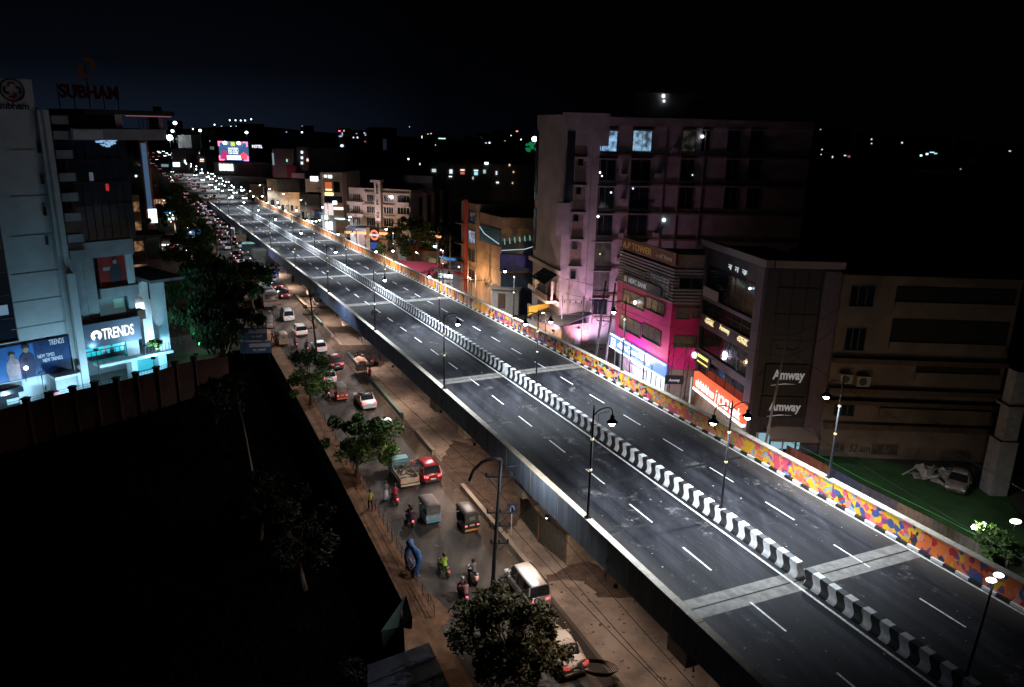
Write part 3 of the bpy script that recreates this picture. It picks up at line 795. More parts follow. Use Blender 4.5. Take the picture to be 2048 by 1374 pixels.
# pilasters and the recessed service strip with its small windows
M_rec = mat('recess_plaster', (0.23,0.16,0.13), .85, var=.3)
rr = [(1151,262,1174,312),(1150,322,1172,368),(1147,374,1170,422),(1144,430,1166,476),(1140,486,1162,530)]
for k, q in enumerate(rr):
    r = s1.rect(*q); slab(T, s1, r, .01, .06, M_rec, 'recess_panel'); slab(T, s1, (r[0]-.2, r[1]+.2, r[2]-.35, r[2]-.1), .0, .5, M_tow, 'ledge')
for q in [(1156,318,1166,331),(1152,374,1162,388),(1147,428,1157,442),(1144,484,1154,498),(1141,542,1151,557)]: window(T, s1, s1.rect(*q), d=.06, bars=1)
r = s1.rect(1176,262,1190,700); slab(T, s1, (r[0], r[0]+1.0, 0, zr-1), .0, .45, M_tow, 'pilaster')
M_lw1 = wmat((.28,.5,.78), 1.15); M_lw2 = wmat((.30,.5,.72), 1.0); M_dimw = wmat((.5,.45,.32), .06); M_blk = M_glass
rows = [(262,302),(320,360),(375,417),(430,470),(486,528),(544,582),(598,628)]
cols = [(1199,1234),(1266,1303),(1365,1391),(1403,1419),(1455,1480),(1500,1524)]
for ri, (ya, yb) in enumerate(rows):
    for ci, (xa, xb) in enumerate(cols):
        if ri >= 5 and ci > 0: continue
        if ri >= 3 and ci > 1: continue
        sh = -3.4*ri
        if ri and ci in (3,): continue
        g_ = {(0,0):M_lw1,(0,1):M_lw2}.get((ri,ci), M_blk)
        if (ri,ci) in ((0,2),(4,0)): g_ = M_dimw
        if ri in (5,) : g_ = M_curt
        w = window(T, s1, s1.rect(xa+sh, ya, xb+sh, yb), glass=g_, bars=2, hb=0)
        if (ri,ci) == (0,0): w['label'] = 'bright blue white window above the street'
        r = s1.rect(xa+sh, ya, xb+sh, yb); slab(T, s1, (r[0]-.2, r[1]+.2, r[3]+.12, r[3]+.24), .0, .5, M_tow, 'chajja')
for ri in range(7):
    ya = rows[ri][1]+6; r = s1.rect(1190,ya,1330,ya+4); slab(T, s1, (5.2, us, r[2], r[3]), .0, .18, M_rec, 'floor_band')
# rain pipes, wall air conditioners
for x_ in (1196,1256,1322,1352,1398):
    u_ = s1.uz(x_,420)[0]; mb = MB(); mb.tube([s1.P(u_,.12,3),s1.P(u_,.12,zr-1)], .07, 5); mb.build('rain_pipe', M_rec, T)
for x_, y_ in ((1242,352),(1240,402),(1310,352),(1236,470),(1232,520),(1345,300),(1306,470),(1230,566)):
    r = s1.rect(x_,y_-5,x_+10,y_+3); slab(T, s1, r, .02, .6, mat('ac_casing_pale', (.36,.33,.33), .6), 'air_conditioner')
# single lights seen through the windows
def point_fix(par, fr, px_, py_, d, col_, s_, r_=.16, name='room_light'):
    u, z = fr.uz(px_, py_, d); p = fr.P(u, d, z); mb = MB(); mb.ball(p, r_, 8); return mb.build(name, emi('pt_%d_%d_%d_%d' % (col_[0]*99,col_[1]*99,col_[2]*99,s_*10), col_, s_), par)
for q, c_, e_, r_ in (((1405,273),(.85,.95,1),8,.2),((1200,345),(.85,.95,1),4,.13),((1204,352),(.9,.95,.8),2,.12),((1385,350),(.8,.8,.8),1.2,.12),((1222,385),(.6,.8,1),3,.13),((1196,433),(1,.97,.9),7,.16),((1266,377),(.5,.65,1),2,.14),((1328,440),(.6,.85,1),3.5,.26),((1200,508),(1,.7,.3),1.2,.12)):
    point_fix(T, s1, q[0], q[1], .2, c_, e_, r_)
# rooftop room with a lit opening
u0, z0 = s1.uz(1280,225); u1, _ = s1.uz(1440,225); zt = s1.uz(1330,186,-6)[1]
mb = MB(); mb.fb(s1, u0, u1, -12, -6, zr, zt); mb.build('roof_room', M_tow, T)
point_fix(T, s1, 1327,192, -5.8, (.8,.95,1), 4, .22); point_fix(T, s1, 1328,202, -5.8, (.8,.95,1), 2.5, .18)
# street front storeys: curved balcony, awning, banded base
M_bal = mat('balcony_plaster', (0.62,0.55,0.50), .8, var=.25, vs=.7)
for k, (ya, yb) in enumerate(((528,536),(588,597),(632,642),(665,676))):
    r = f1.rect(1070,ya,1120,yb); slab(T, f1, (uf-1.2, .3, r[2], r[3]), .0, .35, M_bal, 'floor_band')
for q in ((1066,560,1073,585),(1100,612,1118,648),(1076,606,1096,640)): window(T, f1, f1.rect(*q), d=0, glass=M_curt, bars=3)
r = f1.rect(1072,536,1124,548); mb = MB()
z = r[3]; a = [f1.P(-6.3,0,z), f1.P(-.4,0,z), f1.P(-.4,2.2,z-1.5), f1.P(-6.3,2.2,z-1.5)]
mb.quad(*a); mb.quad(*[p-Vector((0,0,.08)) for p in reversed(a)]); mb.build('awning', mat('dark_tarpaulin', (.02,.03,.028), .8), T)
r = f1.rect(1090,586,1126,600); zb_ = r[2]
slab(T, f1, (-5.2,.0, zb_, zb_+.35), .35, 2.0, M_bal, 'balcony')
slab(T, f1, (-5.2,.0, zb_+.35, zb_+1.25), 1.9, 2.0, mat('balcony_rail_glass', (.10,.09,.09), .3), 'balcony_rail')
slab(T, f1, (-5.2,-4.9, zb_+.35, zb_+3.2), .35, 2.0, M_bal, 'side_wall')
slab(T, f1, (-.35,-.1, zb_+.35, zb_+3.2), .9, 1.2, M_bal, 'post')
slab(T, f1, (-4.6,-.7, zb_+.3, zb_+2.9), .02, .1, mat('beige_curtain', (.42,.32,.24), .9, var=.3), 'curtained_door')
# added, unseen flood lamps washing the lower wall with pink and lilac light
def flood(label, loc, d, E, col_, spot=100, blend=.7, size=.2, name='flood_lamp_or_fill', group=None, vis=True):
    t = thing(name, label, 'flood lamp', tuple(loc)); mb = MB(); p = Vector(loc)
    mb.box(p.x-.22,p.x+.22,p.y-.16,p.y+.16,p.z-.05,p.z+.22); mb.build('housing', M_black, t)
    if p.z > 1.0: mb = MB(); mb.tube([(p.x,p.y,0),(p.x,p.y,p.z-.05)], .04, 6); mb.build('stand', M_black, t)
    dv = Vector(d).normalized(); l = lamp_light('flood_light', t, (dv.x*.35,dv.y*.35,dv.z*.35+.15), E, col_, size, spot=spot, rot=aim(dv), blend=blend)
    if group: t['group'] = group
    return t
pB = s1.P(4.5, 5.0, 0.3)
flood('added unseen pink flood lamp on the pavement washing the lower wall of the tallest block', pB, (s1.P(4.0,0,8.5)-pB), 3600, (1.0,.45,.80), 120)
for k_,(u_,d_,c_,e_) in enumerate(((-1.0,5.0,(.95,.6,1.0),1900),(6.0,4.0,(.70,.70,1.0),900))):
    pB = s1.P(u_, d_, 3.2 if k_ == 0 else .4); flood(('added unseen lilac flood lamp on a stand washing the corner of the tallest block','added unseen bluish flood lamp washing the wall beside the magenta block')[k_], pB, (s1.P(u_*.9,0,6)-pB), e_, c_, 125)

# crown sign, electricity frames in front
u0,u1,z0,z1 = s1.rect(1133,636,1145,652,1.0)
t = thing('crown_sign', 'small red crown shaped sign on the transformer frame before the lilac wall', 'sign', s1.P((u0+u1)/2,1.0,z0))
P0 = lambda u, z, d=1.0: s1.P(u0+(u1-u0)*u, d, z0+(z1-z0)*z)
mb = MB(); pr = [(0.15,0),(0.85,0),(1.05,.9),(.8,.55),(.68,1.15),(.5,.6),(.32,1.15),(.2,.55),(-.05,.9)]
mb.loft([[P0(a,b,.95) for a,b in pr],[P0(a,b,1.05) for a,b in pr]], smooth=False); mb.build('crown', mat('sign_red', (.5,.03,.05), .5, emit=(1,.1,.15), es=.25, sample=False), t)

# ================================================================== MAGENTA BLOCK
C2 = col(1340,690,20.5)[:2]
f2 = Frame(C2, (.33,-.94)); s2 = Frame(C2, (1,.0))
M_mag = mat('magenta_cladding', (0.80,0.015,0.26), .6, var=.2, vs=.8)
M_band = mat('striped_louvre_white', (0.36,0.32,0.38), .6)
M_pl2 = mat('block_plaster', (0.30,0.23,0.22), .85, var=.3)
T2 = thing('bank_building', 'magenta clad block with a red title board and a lit blue shop sign', 'office block', (C2[0],C2[1],0))
uL = f2.uz(1237,620)[0]; zt = f2.uz(1300,512)[1]; zb = f2.uz(1290,560)[1]
shell(T2, [C2, tuple(s2.P(13,0,0)[:2]), tuple((s2.P(13,0,0)-f2.u*13)[:2]), tuple(f2.P(uL,0,0)[:2])], 0, zt, M_pl2, parapet=0)
zm1 = f2.uz(1330,600)[1]; zm0 = f2.uz(1330,722)[1]
slab(T2, f2, (uL-.2,.15,zm0,zm1), .0, .25, M_mag, 'cladding'); slab(T2, s2, (-.1,5.2,zm0-.6,zm1-.3), .0, .22, M_mag, 'cladding')
zs1 = f2.uz(1300,518)[1]
n = 11
for k in range(n):
    za = zm1+.05+(zs1-zm1)*k/n; mb = MB(); mb.fb(f2, uL-.1, .3, .0, .35, za, za+(zs1-zm1)/n*.55); mb.fb(s2, -.1, 12.8, .0, .3, za, za+(zs1-zm1)/n*.55); mb.build('louvre', M_band, T2)
for q in ((1254,548,1296,566),(1302,562,1344,584)): 
    r = f2.rect(*q); window(T2, f2, (r[0], r[1], r[2]-.4, r[3]+.6), d=.32, bars=6, hb=2)
window(T2, s2, s2.rect(1358,555,1404,576), d=.3, bars=2)
r = f2.rect(1254,486,1350,524)
rs = (uL+.6,.35, zt-.1, zt+1.35)
slab(T2, f2, rs, .1, .38, mat('title_board_red', (.16,.006,.01), .5), 'title_board')
textmesh('A.P TOWER', 'lettering', mat('letter_gold', (.6,.28,.05), .4, emit=(1,.5,.1), es=.05, sample=False), T2, f2.M(rs[0]+.3,.39,zt+.2), .8, .06, width=(rs[1]-rs[0])*.56, bold=.02)
textmesh('এ.পি. টাৱাৰ', 'lettering', mat('letter_dull', (.5,.35,.3), .5, emit=(1,.6,.5), es=.06, sample=False), T2, f2.M(rs[0]+(rs[1]-rs[0])*.66,.39,zt+.25), .55, .05, width=(rs[1]-rs[0])*.28)
slab(T2, s2, (-.1,12.9,zt-.3,zt+1.2), .05, .2, M_pl2, 'parapet')
rh = f2.rect(1262,556,1332,582); zz = zm1+.15
slab(T2, f2, (uL+1.6,-2.2,zz,zz+1.25), .36, .5, mat('bank_board', (.03,.05,.09), .5), 'sign_board')
textmesh('HDFC BANK', 'lettering', mat('letter_grey', (.6,.62,.66), .5, emit=(.7,.8,1), es=.16, sample=False), T2, f2.M(uL+3.2,.51,zz+.35), .62, .04, width=4.6, bold=.02)
mb = MB(); mb.fb(f2, uL+2.0,uL+2.7,.5,.56,zz+.3,zz+1.0); mb.build('emblem', M_white, T2)
for q in ((1249,586,1292,612),(1294,600,1333,624),(1243,638,1286,665),(1288,654,1326,682)):
    window(T2, f2, f2.rect(*q), d=.25, glass=M_curt, bars=3)
for q in ((1352,616,1378,636),(1383,616,1404,634),(1347,672,1396,692)): window(T2, s2, s2.rect(*q), d=.22, glass=M_curt, bars=2)
point_fix(T2, f2, 1270,605, .6, (.9,.95,1), 9, .22)
# lit fascia sign
zf1 = zm0-.05; zf0 = zm0-1.9
slab(T2, f2, (uL-.7,.35,zf0,zf1), .25, .55, mat('fascia_blue', (.06,.12,.30), .4, emit=(.14,.28,.75), es=1.2), 'fascia_sign', 'blue fascia edged with white lights')
M_neon = emi('neon_white_blue', (.78,.88,1), 7, sample=True)
for za in (zf0+.05, zf1-.12):
    slab(T2, f2, (uL-.7,.35,za,za+.10), .56, .64, M_neon, 'neon_strip')
textmesh('এইচ ডি এফ চি বেংক', 'lettering', emi('letter_lit', (.95,.97,1), 1.7), T2, f2.M(uL+1.4,.57,zf0+.5), .95, .06, width=(.0-uL)*.62, bold=.02)
mb = MB(); a = uL-.4
mb.fb(f2,a,a+1.2,.56,.62,zf0+.35,zf0+.5); mb.fb(f2,a,a+1.2,.56,.62,zf0+1.2,zf0+1.35); mb.fb(f2,a,a+.16,.56,.62,zf0+.505,zf0+1.195); mb.fb(f2,a+1.04,a+1.2,.56,.62,zf0+.505,zf0+1.195); mb.fb(f2,a+.45,a+.75,.56,.62,zf0+.7,zf0+1.0)
mb.build('logo', MATS['letter_lit'], T2)
l_ = lamp_light('sign_light', T2, (f2.P((uL)/2,2.6,zf0+.6)-Vector((*C2,0))), 1300, (.80,.72,1), .5); 
# shop front
slab(T2, f2, (uL,.1,.2,zf0-.05), .0, .15, mat('shopfront_white', (.62,.60,.64), .5, var=.2), 'shop_front')
r = f2.rect(1228,700,1236,745); window(T2, f2, (uL+.4,uL+1.5,.9,zf0-.5), d=.15, bars=1)
r = (uL+2.6,uL+5.0,1.2,zf0-.4); slab(T2, f2, r, .15, .25, mat('poster_pale', (.45,.55,.58), .5, var=.7, vs=1.3, col2=(.5,.12,.2)), 'poster')
slab(T2, f2, (-4.6,-.3,.3,zf0-.3), .15, .22, mat('shop_glass_lit', (.1,.15,.18), .2, emit=(.75,.88,1), es=1.5, sample=False), 'lit_glazing')
for k in range(4): slab(T2, f2, (-4.4+k*1.15,-4.32+k*1.15,.3,zf0-.3), .23, .3, M_black, 'mullion')

# ================================================================== DARK GLAZED BLOCK (right)
C3 = col(1510,760,20.5)[:2]
f3 = Frame(C3, (.20,-.98)); s3 = Frame(C3, (1,-.02))
M_dk = mat('grey_panel_cladding', (0.055,0.047,0.056), .6, var=.25, vs=.5)
M_lil = mat('grey_lilac_render', (0.15,0.11,0.15), .7, var=.2)
T3 = thing('office_block', 'dark grey panelled office block with a long red lit bank sign and two black boards', 'office block', (C3[0],C3[1],0))
uL3 = f3.uz(1398,640)[0]; zt3 = f3.uz(1520,528)[1]; uR3 = s3.uz(1658,700)[0]
shell(T3, [C3, tuple(s3.P(uR3,0,0)[:2]), tuple((s3.P(uR3,0,0)-f3.u*14)[:2]), tuple(f3.P(uL3,0,0)[:2])], 0, zt3, M_dk, parapet=0)
M_cap = mat('roof_coping_pale', (.34,.28,.30), .7)
mb = MB(); mb.fb(f3, uL3-.5,.5,-.3,.5,zt3,zt3+.7); mb.build('roof_coping', M_cap, T3); mb = MB(); mb.fb(s3, .52,uR3+.3,-.3,.45,zt3+.003,zt3+.697); mb.build('roof_coping', M_cap, T3)
zz = lambda px_, py_: f3.uz(px_, py_)[1]
W3 = -uL3
# storeys on the street front: (top y, bottom y) at the right hand end x~1500
yb3 = [(566,630),(640,672),(705,755),(775,812)]
for k, (a, b) in enumerate(yb3):
    z1_ = zz(1500,a); z0_ = zz(1492,b); window(T3, f3, (uL3+1.2,-1.6,z0_,z1_), d=0, bars=5, hb=1, fm=M_black)
for k, (a, b) in enumerate(((630,642),(672,705),(755,775))):
    z1_ = zz(1498,a); z0_ = zz(1495,b); slab(T3, f3, (uL3+.9,-1.3,z0_+.12,z1_-.12), .08, .3, M_lil, 'spandrel')
slab(T3, f3, (uL3,uL3+1.0,4,zt3), .0, .35, M_lil, 'pilaster'); slab(T3, f3, (-1.3,.05,2,zt3), .0, .35, M_lil, 'pilaster')
slab(T3, f3, (uL3+1.2,uL3+4.8,zz(1498,632)+.0,zz(1498,610)), .3, .42, mat('pale_board', (.55,.48,.55), .6), 'blank_board')
zn = (zz(1498,690)); M_yel = emi('letter_yellow', (1,.80,.38), 1.1)
for k, (tx_, a) in enumerate((('এমৱে',.16),('Amway',.42),('এমৱে',.72))):
    textmesh(tx_, 'lettering', M_yel, T3, f3.M(uL3+W3*a,.31,zn-.1), .75, .05, width=W3*.17, bold=.015)
textmesh('ৰ  ন  ক', 'lettering', emi('letter_faint', (.7,.85,.9), .7), T3, f3.M(uL3+W3*.42,.02,zz(1498,560)+.3), .5, .04, width=W3*.3)
point_fix(T3, f3, 1500,577, .2, (.7,.95,1), 5, .14)
zq = zz(1420,720); r = f3.rect(1404,712,1438,742)
slab(T3, f3, (uL3+.3,uL3+4.6,r[2]+.2,r[3]-.1), .36, .5, mat('small_board_dark', (.03,.035,.03), .4), 'sign_board')
mb = MB(); c_ = f3.P(uL3+.9,.52,(r[2]+r[3])/2+.1); mb.ball(c_, .38, 10); mb.build('round_logo', emi('logo_white', (.9,1,.95), 2.6), T3)
slab(T3, f3, (uL3+1.6,uL3+4.2,(r[2]+r[3])/2+.25,(r[2]+r[3])/2+.55), .51, .55, emi('yellow_strip', (.95,.9,.2), 1.5), 'lettering'); slab(T3, f3, (uL3+1.6,uL3+4.2,(r[2]+r[3])/2-.35,(r[2]+r[3])/2-.22), .51, .55, MATS['yellow_strip'], 'lettering')
# red bank fascia
za = f3.uz(1500,826,1.0)[1]; zb = f3.uz(1498,858,1.0)[1]; zc_ = za+.1
u0r = f3.uz(1387,762,1.0)[0]
slab(T3, f3, (u0r,.2,zb-.1,zc_), .5, 1.0, mat('fascia_red', (.5,.03,.02), .4, emit=(1,.13,.05), es=1.35), 'fascia_sign', 'red lit bank fascia with white letters')
slab(T3, f3, (u0r,.2,zb-.42,zb-.15), .6, 1.02, emi('light_strip', (1,.95,.9), 3.0, sample=True), 'light_strip')
LR = .2-u0r
textmesh('আইচিআইচিআই বেংক', 'lettering', MATS['letter_lit'], T3, f3.M(u0r+LR*.05,1.01,zb+.1), (zc_-zb)*.62, .05, width=LR*.40)
textmesh('i', 'logo', MATS['letter_lit'], T3, f3.M(u0r+LR*.475,1.01,zb+.0), (zc_-zb)*.85, .05, width=LR*.03, shear=.3)
textmesh('ICICI Bank', 'lettering', MATS['letter_lit'], T3, f3.M(u0r+LR*.53,1.01,zb+.1), (zc_-zb)*.68, .05, width=LR*.43, bold=.02, shear=.15)
slab(T3, f3, (uL3,.0,.0,zb-.6), .0, .1, mat('ground_floor_tan', (.36,.26,.20), .8, var=.3), 'ground_wall')
# black boards on the side face
M_bb = mat('black_board', (.018,.014,.02), .6); M_lw = mat('board_letter_white', (.62,.6,.62), .5, emit=(.9,.88,.95), es=.16, sample=False)
for q, tq in (((1528,728,1615,788),(1544,740,1612,764)),((1520,792,1606,834),(1536,804,1604,826))):
    r = s3.rect(*q); slab(T3, s3, r, .02, .2, M_bb, 'sign_board'); r2 = s3.rect(*tq)
    textmesh('Amway', 'lettering', M_lw, T3, s3.M(r2[0],.21,r2[2]), (r2[3]-r2[2])*1.05, .04, width=(r2[1]-r2[0])*.94, bold=.03)
    mb = MB(); z = r2[2]-.15; mb.tube([s3.P(r2[0]-.1,.24,z-.18), s3.P(r2[0]+1.2,.24,z+.02), s3.P(r2[1]-1.0,.24,z+.0)], [.02,.05,.01], 5); mb.build('swoosh', M_lw, T3)
for k in range(5):
    z = zt3-2.0-k*2.6; slab(T3, s3, (1.0,uR3-.2,z,z+.10), .0, .06, M_black, 'panel_joint')
for k in range(4):
    u = 1.2+k*(uR3-1.4)/4; slab(T3, s3, (u,u+.07,6.5,zt3-.3), .0, .05, M_black, 'panel_joint')
slab(T3, s3, (uR3-1.5,uR3+.1,0,zt3-.2), .0, .4, M_lil, 'pilaster')
# entrance canopy with lit lobby
r = s3.rect(1545,858,1610,872); mb = MB(); z = r[3]
mb.hexa([s3.P(1.6,2.2,z-.5),s3.P(uR3-.6,2.2,z-.5),s3.P(uR3-.6,.0,z+.1),s3.P(1.6,.0,z+.1),s3.P(1.6,2.2,z-.15),s3.P(uR3-.6,2.2,z-.15),s3.P(uR3-.6,.0,z+.45),s3.P(1.6,.0,z+.45)]); mb.build('canopy', mat('canopy_brown', (.20,.13,.10), .7), T3)
slab(T3, s3, (.8,uR3-1.6,.3,z-.5), .01, .08, mat('lobby_glass', (.1,.15,.17), .3, emit=(.40,.72,.85), es=.55, sample=False), 'lit_glazing')
for k in range(5): slab(T3, s3, (.8+k*1.3,.95+k*1.3,.1,z-.4), .09, .2, M_dk if k % 2 else M_white, 'column')

# ================================================================== TAN BLOCK WITH AIR CONDITIONERS
C4 = g(1636,912)[:2]
s4 = Frame(C4, (1,-.035)); M_tan = mat('tan_plaster', (0.21,0.155,0.125), .85, var=.4, vs=.25, bump=.15)
T4 = thing('apartment_block', 'dim tan block with air conditioners on its wall and dark floors above, behind the lawn', 'apartment block', (C4[0],C4[1],0))
zt4 = s4.uz(1700,562)[1]; uR4 = s4.uz(1985,850)[0]
shell(T4, [C4, tuple(s4.P(uR4,0,0)[:2]), tuple(s4.P(uR4,-16,0)[:2]), tuple(s4.P(0,-16,0)[:2])], 0, zt4, M_tan, parapet=.6)
for k, (ya, yb, xr) in enumerate(((716,724,1985),(776,783,1985),(800,806,1985),(846,855,1985))):
    r = s4.rect(1660,ya,1800,yb); slab(T4, s4, (-.1,uR4,r[2],r[3]+.1), .0, .7, mat('ledge_brown', (.12,.08,.06), .9, var=.4), 'ledge')
for q in ((1668,808,1708,830),(1700,572,1748,612),(1690,656,1730,700)): window(T4, s4, s4.rect(*q), bars=3)
for q in ((1668,884,1690,903),(1742,888,1796,908)): window(T4, s4, s4.rect(*q), glass=M_curt, bars=2, fm=mat('wood_frame', (.25,.17,.10), .6))
for q in ((1758,808,1985,832),(1780,640,1985,700),(1790,575,1985,620),(1830,735,1985,760)): 
    r = s4.rect(*q); slab(T4, s4, (r[0],uR4-.4,r[2],r[3]), .005, .06, mat('dark_opening', (.015,.013,.014), .8), 'balcony_opening'); slab(T4, s4, (r[0],uR4-.4,r[2]-.1,r[2]+.7), .07, .22, M_tan, 'balcony_rail')
for q in ((1675,744,1699,762),(1708,748,1734,768)):
    r = s4.rect(*q); a_ = slab(T4, s4, r, .15, .85, mat('ac_casing', (.34,.29,.25), .6), 'air_conditioner'); mb = MB()
    c_ = ((r[0]+r[1])/2-.1, (r[2]+r[3])/2); rad_ = (r[3]-r[2])*.38
    mb.loft([[s4.P(c_[0]+rad_*math.cos(k*math.pi/8), dd, c_[1]+rad_*math.sin(k*math.pi/8)) for k in range(16)] for dd in (.80,.88)], smooth=False); mb.build('fan_grille', M_black, a_)
textmesh('S2 ama', 'graffiti', M_black, T4, s4.M(s4.uz(1697,903)[0],.01,s4.uz(1697,903)[1]), .8, .01, width=2.4, shear=.3)
# pale leaning duct at the right of it
t = thing('concrete_column', 'tall pale square column at the right edge beyond the lawn', 'column', g(1985,985)); mb = MB()
p0 = Vector(t['_w']); zt_ = 0
dd = ray(2030,740); k = p0.y/dd[1]; zt_ = CZ+dd[2]*k
mb.box(p0.x-.8,p0.x+.8,p0.y-.8,p0.y+.8,0,zt_*.45); mb.box(p0.x-.55,p0.x+.75,p0.y-.6,p0.y+.6,zt_*.45+.003,zt_); mb.box(p0.x-.85,p0.x+.95,p0.y-.85,p0.y+.85,zt_*.72,zt_*.72+.18); mb.build('shaft', mat('column_render', (.30,.27,.28), .8, var=.3), t)

# ================================================================== BLOCK WITH RED PIPE, LEFT OF THE TOWER
C5 = col(1002,520,21)[:2]
f5 = Frame(C5, (.47,-.88)); s5 = Frame(C5, (1,.03))
M_pk = mat('peach_render', (0.36,0.25,0.17), .85, var=.35, vs=.4)
T5 = thing('commercial_building', 'peach rendered building with a red downpipe and painted glass hall, left of the tallest block', 'building', (C5[0],C5[1],0))
zt5 = f5.uz(1002,438)[1]; uL5 = f5.uz(928,520)[0]
shell(T5, [C5, tuple(s5.P(10.5,0,0)[:2]), tuple(s5.P(10.5,-14,0)[:2]), tuple((f5.P(uL5,0,0))[:2])], 0, zt5, M_pk, parapet=.3)
uT = f5.uz(958,500)[0]
za = f5.uz(940,404)[1]
mb = MB(); mb.fb(f5, uL5-.2, uT, -4, .5, 0, za); mb.build('stair_tower', M_pk, T5)
up = f5.uz(938,500)[0]
mb = MB(); mb.fb(f5, up-.5, up+.5, .5, 1.0, 1.5, za+.4); mb.build('red_pipe', mat('red_cladding', (.34,.035,.02), .6), T5)
for ya, yb in ((424,446),(462,486),(500,522),(540,562)):
    window(T5, f5, (up+1.0,uT-.6,f5.uz(950,yb)[1],f5.uz(950,ya)[1]), d=.5, glass=wmat((.5,.62,.8),.7) if ya == 462 else M_glass, bars=2, hb=1)
    slab(T5, f5, (uL5-.6,up-.6,f5.uz(935,yb)[1]-.2,f5.uz(935,yb)[1]), .5, 1.6, M_wood, 'ledge')
M_pg = mat('painted_glass', (.03,.06,.08), .15, var=.8, vs=.5, col2=(.02,.10,.14))
r = f5.rect(965,455,1000,488); slab(T5, f5, (uT+.4,-.2,r[2],r[3]), .0, .12, M_pg, 'glass_wall')
r = s5.rect(1004,455,1060,480); slab(T5, s5, (.1,10.3,r[2]+.4,r[3]), .0, .1, mat('painted_mural_glass', (.35,.22,.04), .2, var=1.0, vs=.6, col2=(.01,.06,.12)), 'painted_glass')
r = s5.rect(1004,482,1060,508); slab(T5, s5, (.1,10.3,r[2],r[3]), .0, .1, mat('hall_glass', (.02,.03,.04), .2), 'glass_wall')
mb = MB(); 
for k in range(11): mb.tube([s5.P(.6+k*.85,.2,r[2]+1.6+.16*k), s5.P(.5+k*.85,.2,r[2]+2.6+.12*k)], .09, 4)
mb.build('painted_letters', mat('teal_letters', (.3,.6,.55), .5, emit=(.35,.9,.8), es=.35, sample=False), T5)
mb = MB(); mb.tube([s5.P(0,.3,r[2]+.6),s5.P(4,.3,r[2]+.9),s5.P(7,.3,r[2]+1.9),s5.P(10,.3,r[2]+2.4)], .05, 5); mb.tube([f5.P(uT+.5,.2,r[2]+3.6),f5.P(uT+2.5,.2,r[2]+2.6),f5.P(-.5,.2,r[2]+1.6)], .05, 5); mb.build('light_string', emi('cable_light', (.6,.85,.95), .9), T5)
r = s5.rect(1004,508,1060,535); slab(T5, s5, (-.2,10.3,r[2]-.6,r[3]), .11, .5, mat('blue_tarpaulin', (.03,.06,.35), .5, var=.4, vs=1, bump=.6, bs=2), 'tarpaulin')
slab(T5, s5, (.0,10.3,0,r[2]-1), .0, .3, mat('blue_shade_wall', (.05,.09,.14), .8, var=.4), 'lower_wall')
# low kiosk in front
kp = col(985,600,19.5); t = thing('guard_kiosk', 'small pale flat roofed kiosk behind the mural parapet, left of the tallest block', 'kiosk', (kp[0],kp[1],0))
fk = Frame(kp[:2], (.9,-.2)); zk = 4.3
mb = MB(); mb.fb(fk,-.2,4.6,-4,0,0,zk); mb.build('wall', mat('kiosk_render', (.5,.42,.36), .8, var=.2), t); mb = MB(); mb.fb(fk,-.6,4.9,-4.3,.4,zk+.003,zk+.3); mb.build('roof', MATS['kiosk_render'], t)
slab(t, fk, (1.0,2.2,1,3.6), .0, .08, M_wood, 'door')
# garage roof before the tower
kp = col(1075,660,18.8); t = thing('lean_to_shed', 'dark metal roofed shed with a yellow edge at the foot of the tallest block', 'shed', (kp[0],kp[1],0))
fk = Frame(kp[:2], (.55,-.83)); zk = f1.uz(1090,650,2)[1]
mb = MB(); mb.fb(fk,-1,6,-5,0,0,3.6); mb.build('wall', MATS['ground_floor_tan'], t)
mb = MB(); mb.hexa([fk.P(-1.5,.6,3.6),fk.P(6.4,.6,3.6),fk.P(6.4,-5.4,4.9),fk.P(-1.5,-5.4,4.9),fk.P(-1.5,.6,3.75),fk.P(6.4,.6,3.75),fk.P(6.4,-5.4,5.05),fk.P(-1.5,-5.4,5.05)]); mb.build('roof', mat('sheet_metal_dark', (.06,.07,.09), .5), t)
mb = MB(); mb.fb(fk,-1.9,-1.55,-5.4,.6,3.5,5.1); mb.build('gutter', mat('yellow_paint', (.6,.40,.05), .6), t)

# ================================================================== LEFT SHOP TOWER
OL = g(160,781)[:2]
fl = Frame(OL, (.63,.777))
M_wl = mat('white_panel_cladding', (0.58,0.60,0.62), .6, var=.18, vs=.3)
M_gp = mat('grey_stone_panels', (0.30,0.31,0.33), .65, var=.25, vs=.6)
M_dkg = mat('blue_black_glazing', (.015,.02,.035), .18)
L_ = thing('shopping_building', 'tall pale shop building at the left with a cyan shop front and blue poster', 'shop building', (OL[0],OL[1],0))
UZ = fl.uz
uLL = UZ(-80,500)[0]; zt = UZ(60,215)[1]
# main wall block behind the plane
uM = UZ(118,500)[0]
slab(L_, fl, (uLL,uM,0,zt), -16, 0, M_wl, 'wall')
slab(L_, fl, (UZ(-60,190)[0],UZ(66,190)[0],zt+.01,UZ(40,158)[1]), -3, .15, M_wl, 'roof_sign_wall')
u0,z0 = UZ(24,180,.15); 
def ringm(par, fr, u, z, r0, r1, d, m, name, n=28, arc=(0,2*math.pi)):
    mb = MB()
    for k in range(n):
        a = arc[0]+(arc[1]-arc[0])*k/n; b = arc[0]+(arc[1]-arc[0])*(k+1)/n
        P = lambda r_, t_: fr.P(u+r_*math.cos(t_), d, z+r_*math.sin(t_))
        mb.quad(P(r0,a), P(r1,a), P(r1,b), P(r0,b))
        Q = lambda r_, t_: fr.P(u+r_*math.cos(t_), d-.05, z+r_*math.sin(t_))
        mb.quad(P(r1,a), Q(r1,a), Q(r1,b), P(r1,b))
    return mb.build(name, m, par)
M_lgb = mat('logo_black', (.01,.01,.012), .6); M_lgr = mat('logo_red', (.28,.02,.02), .5)
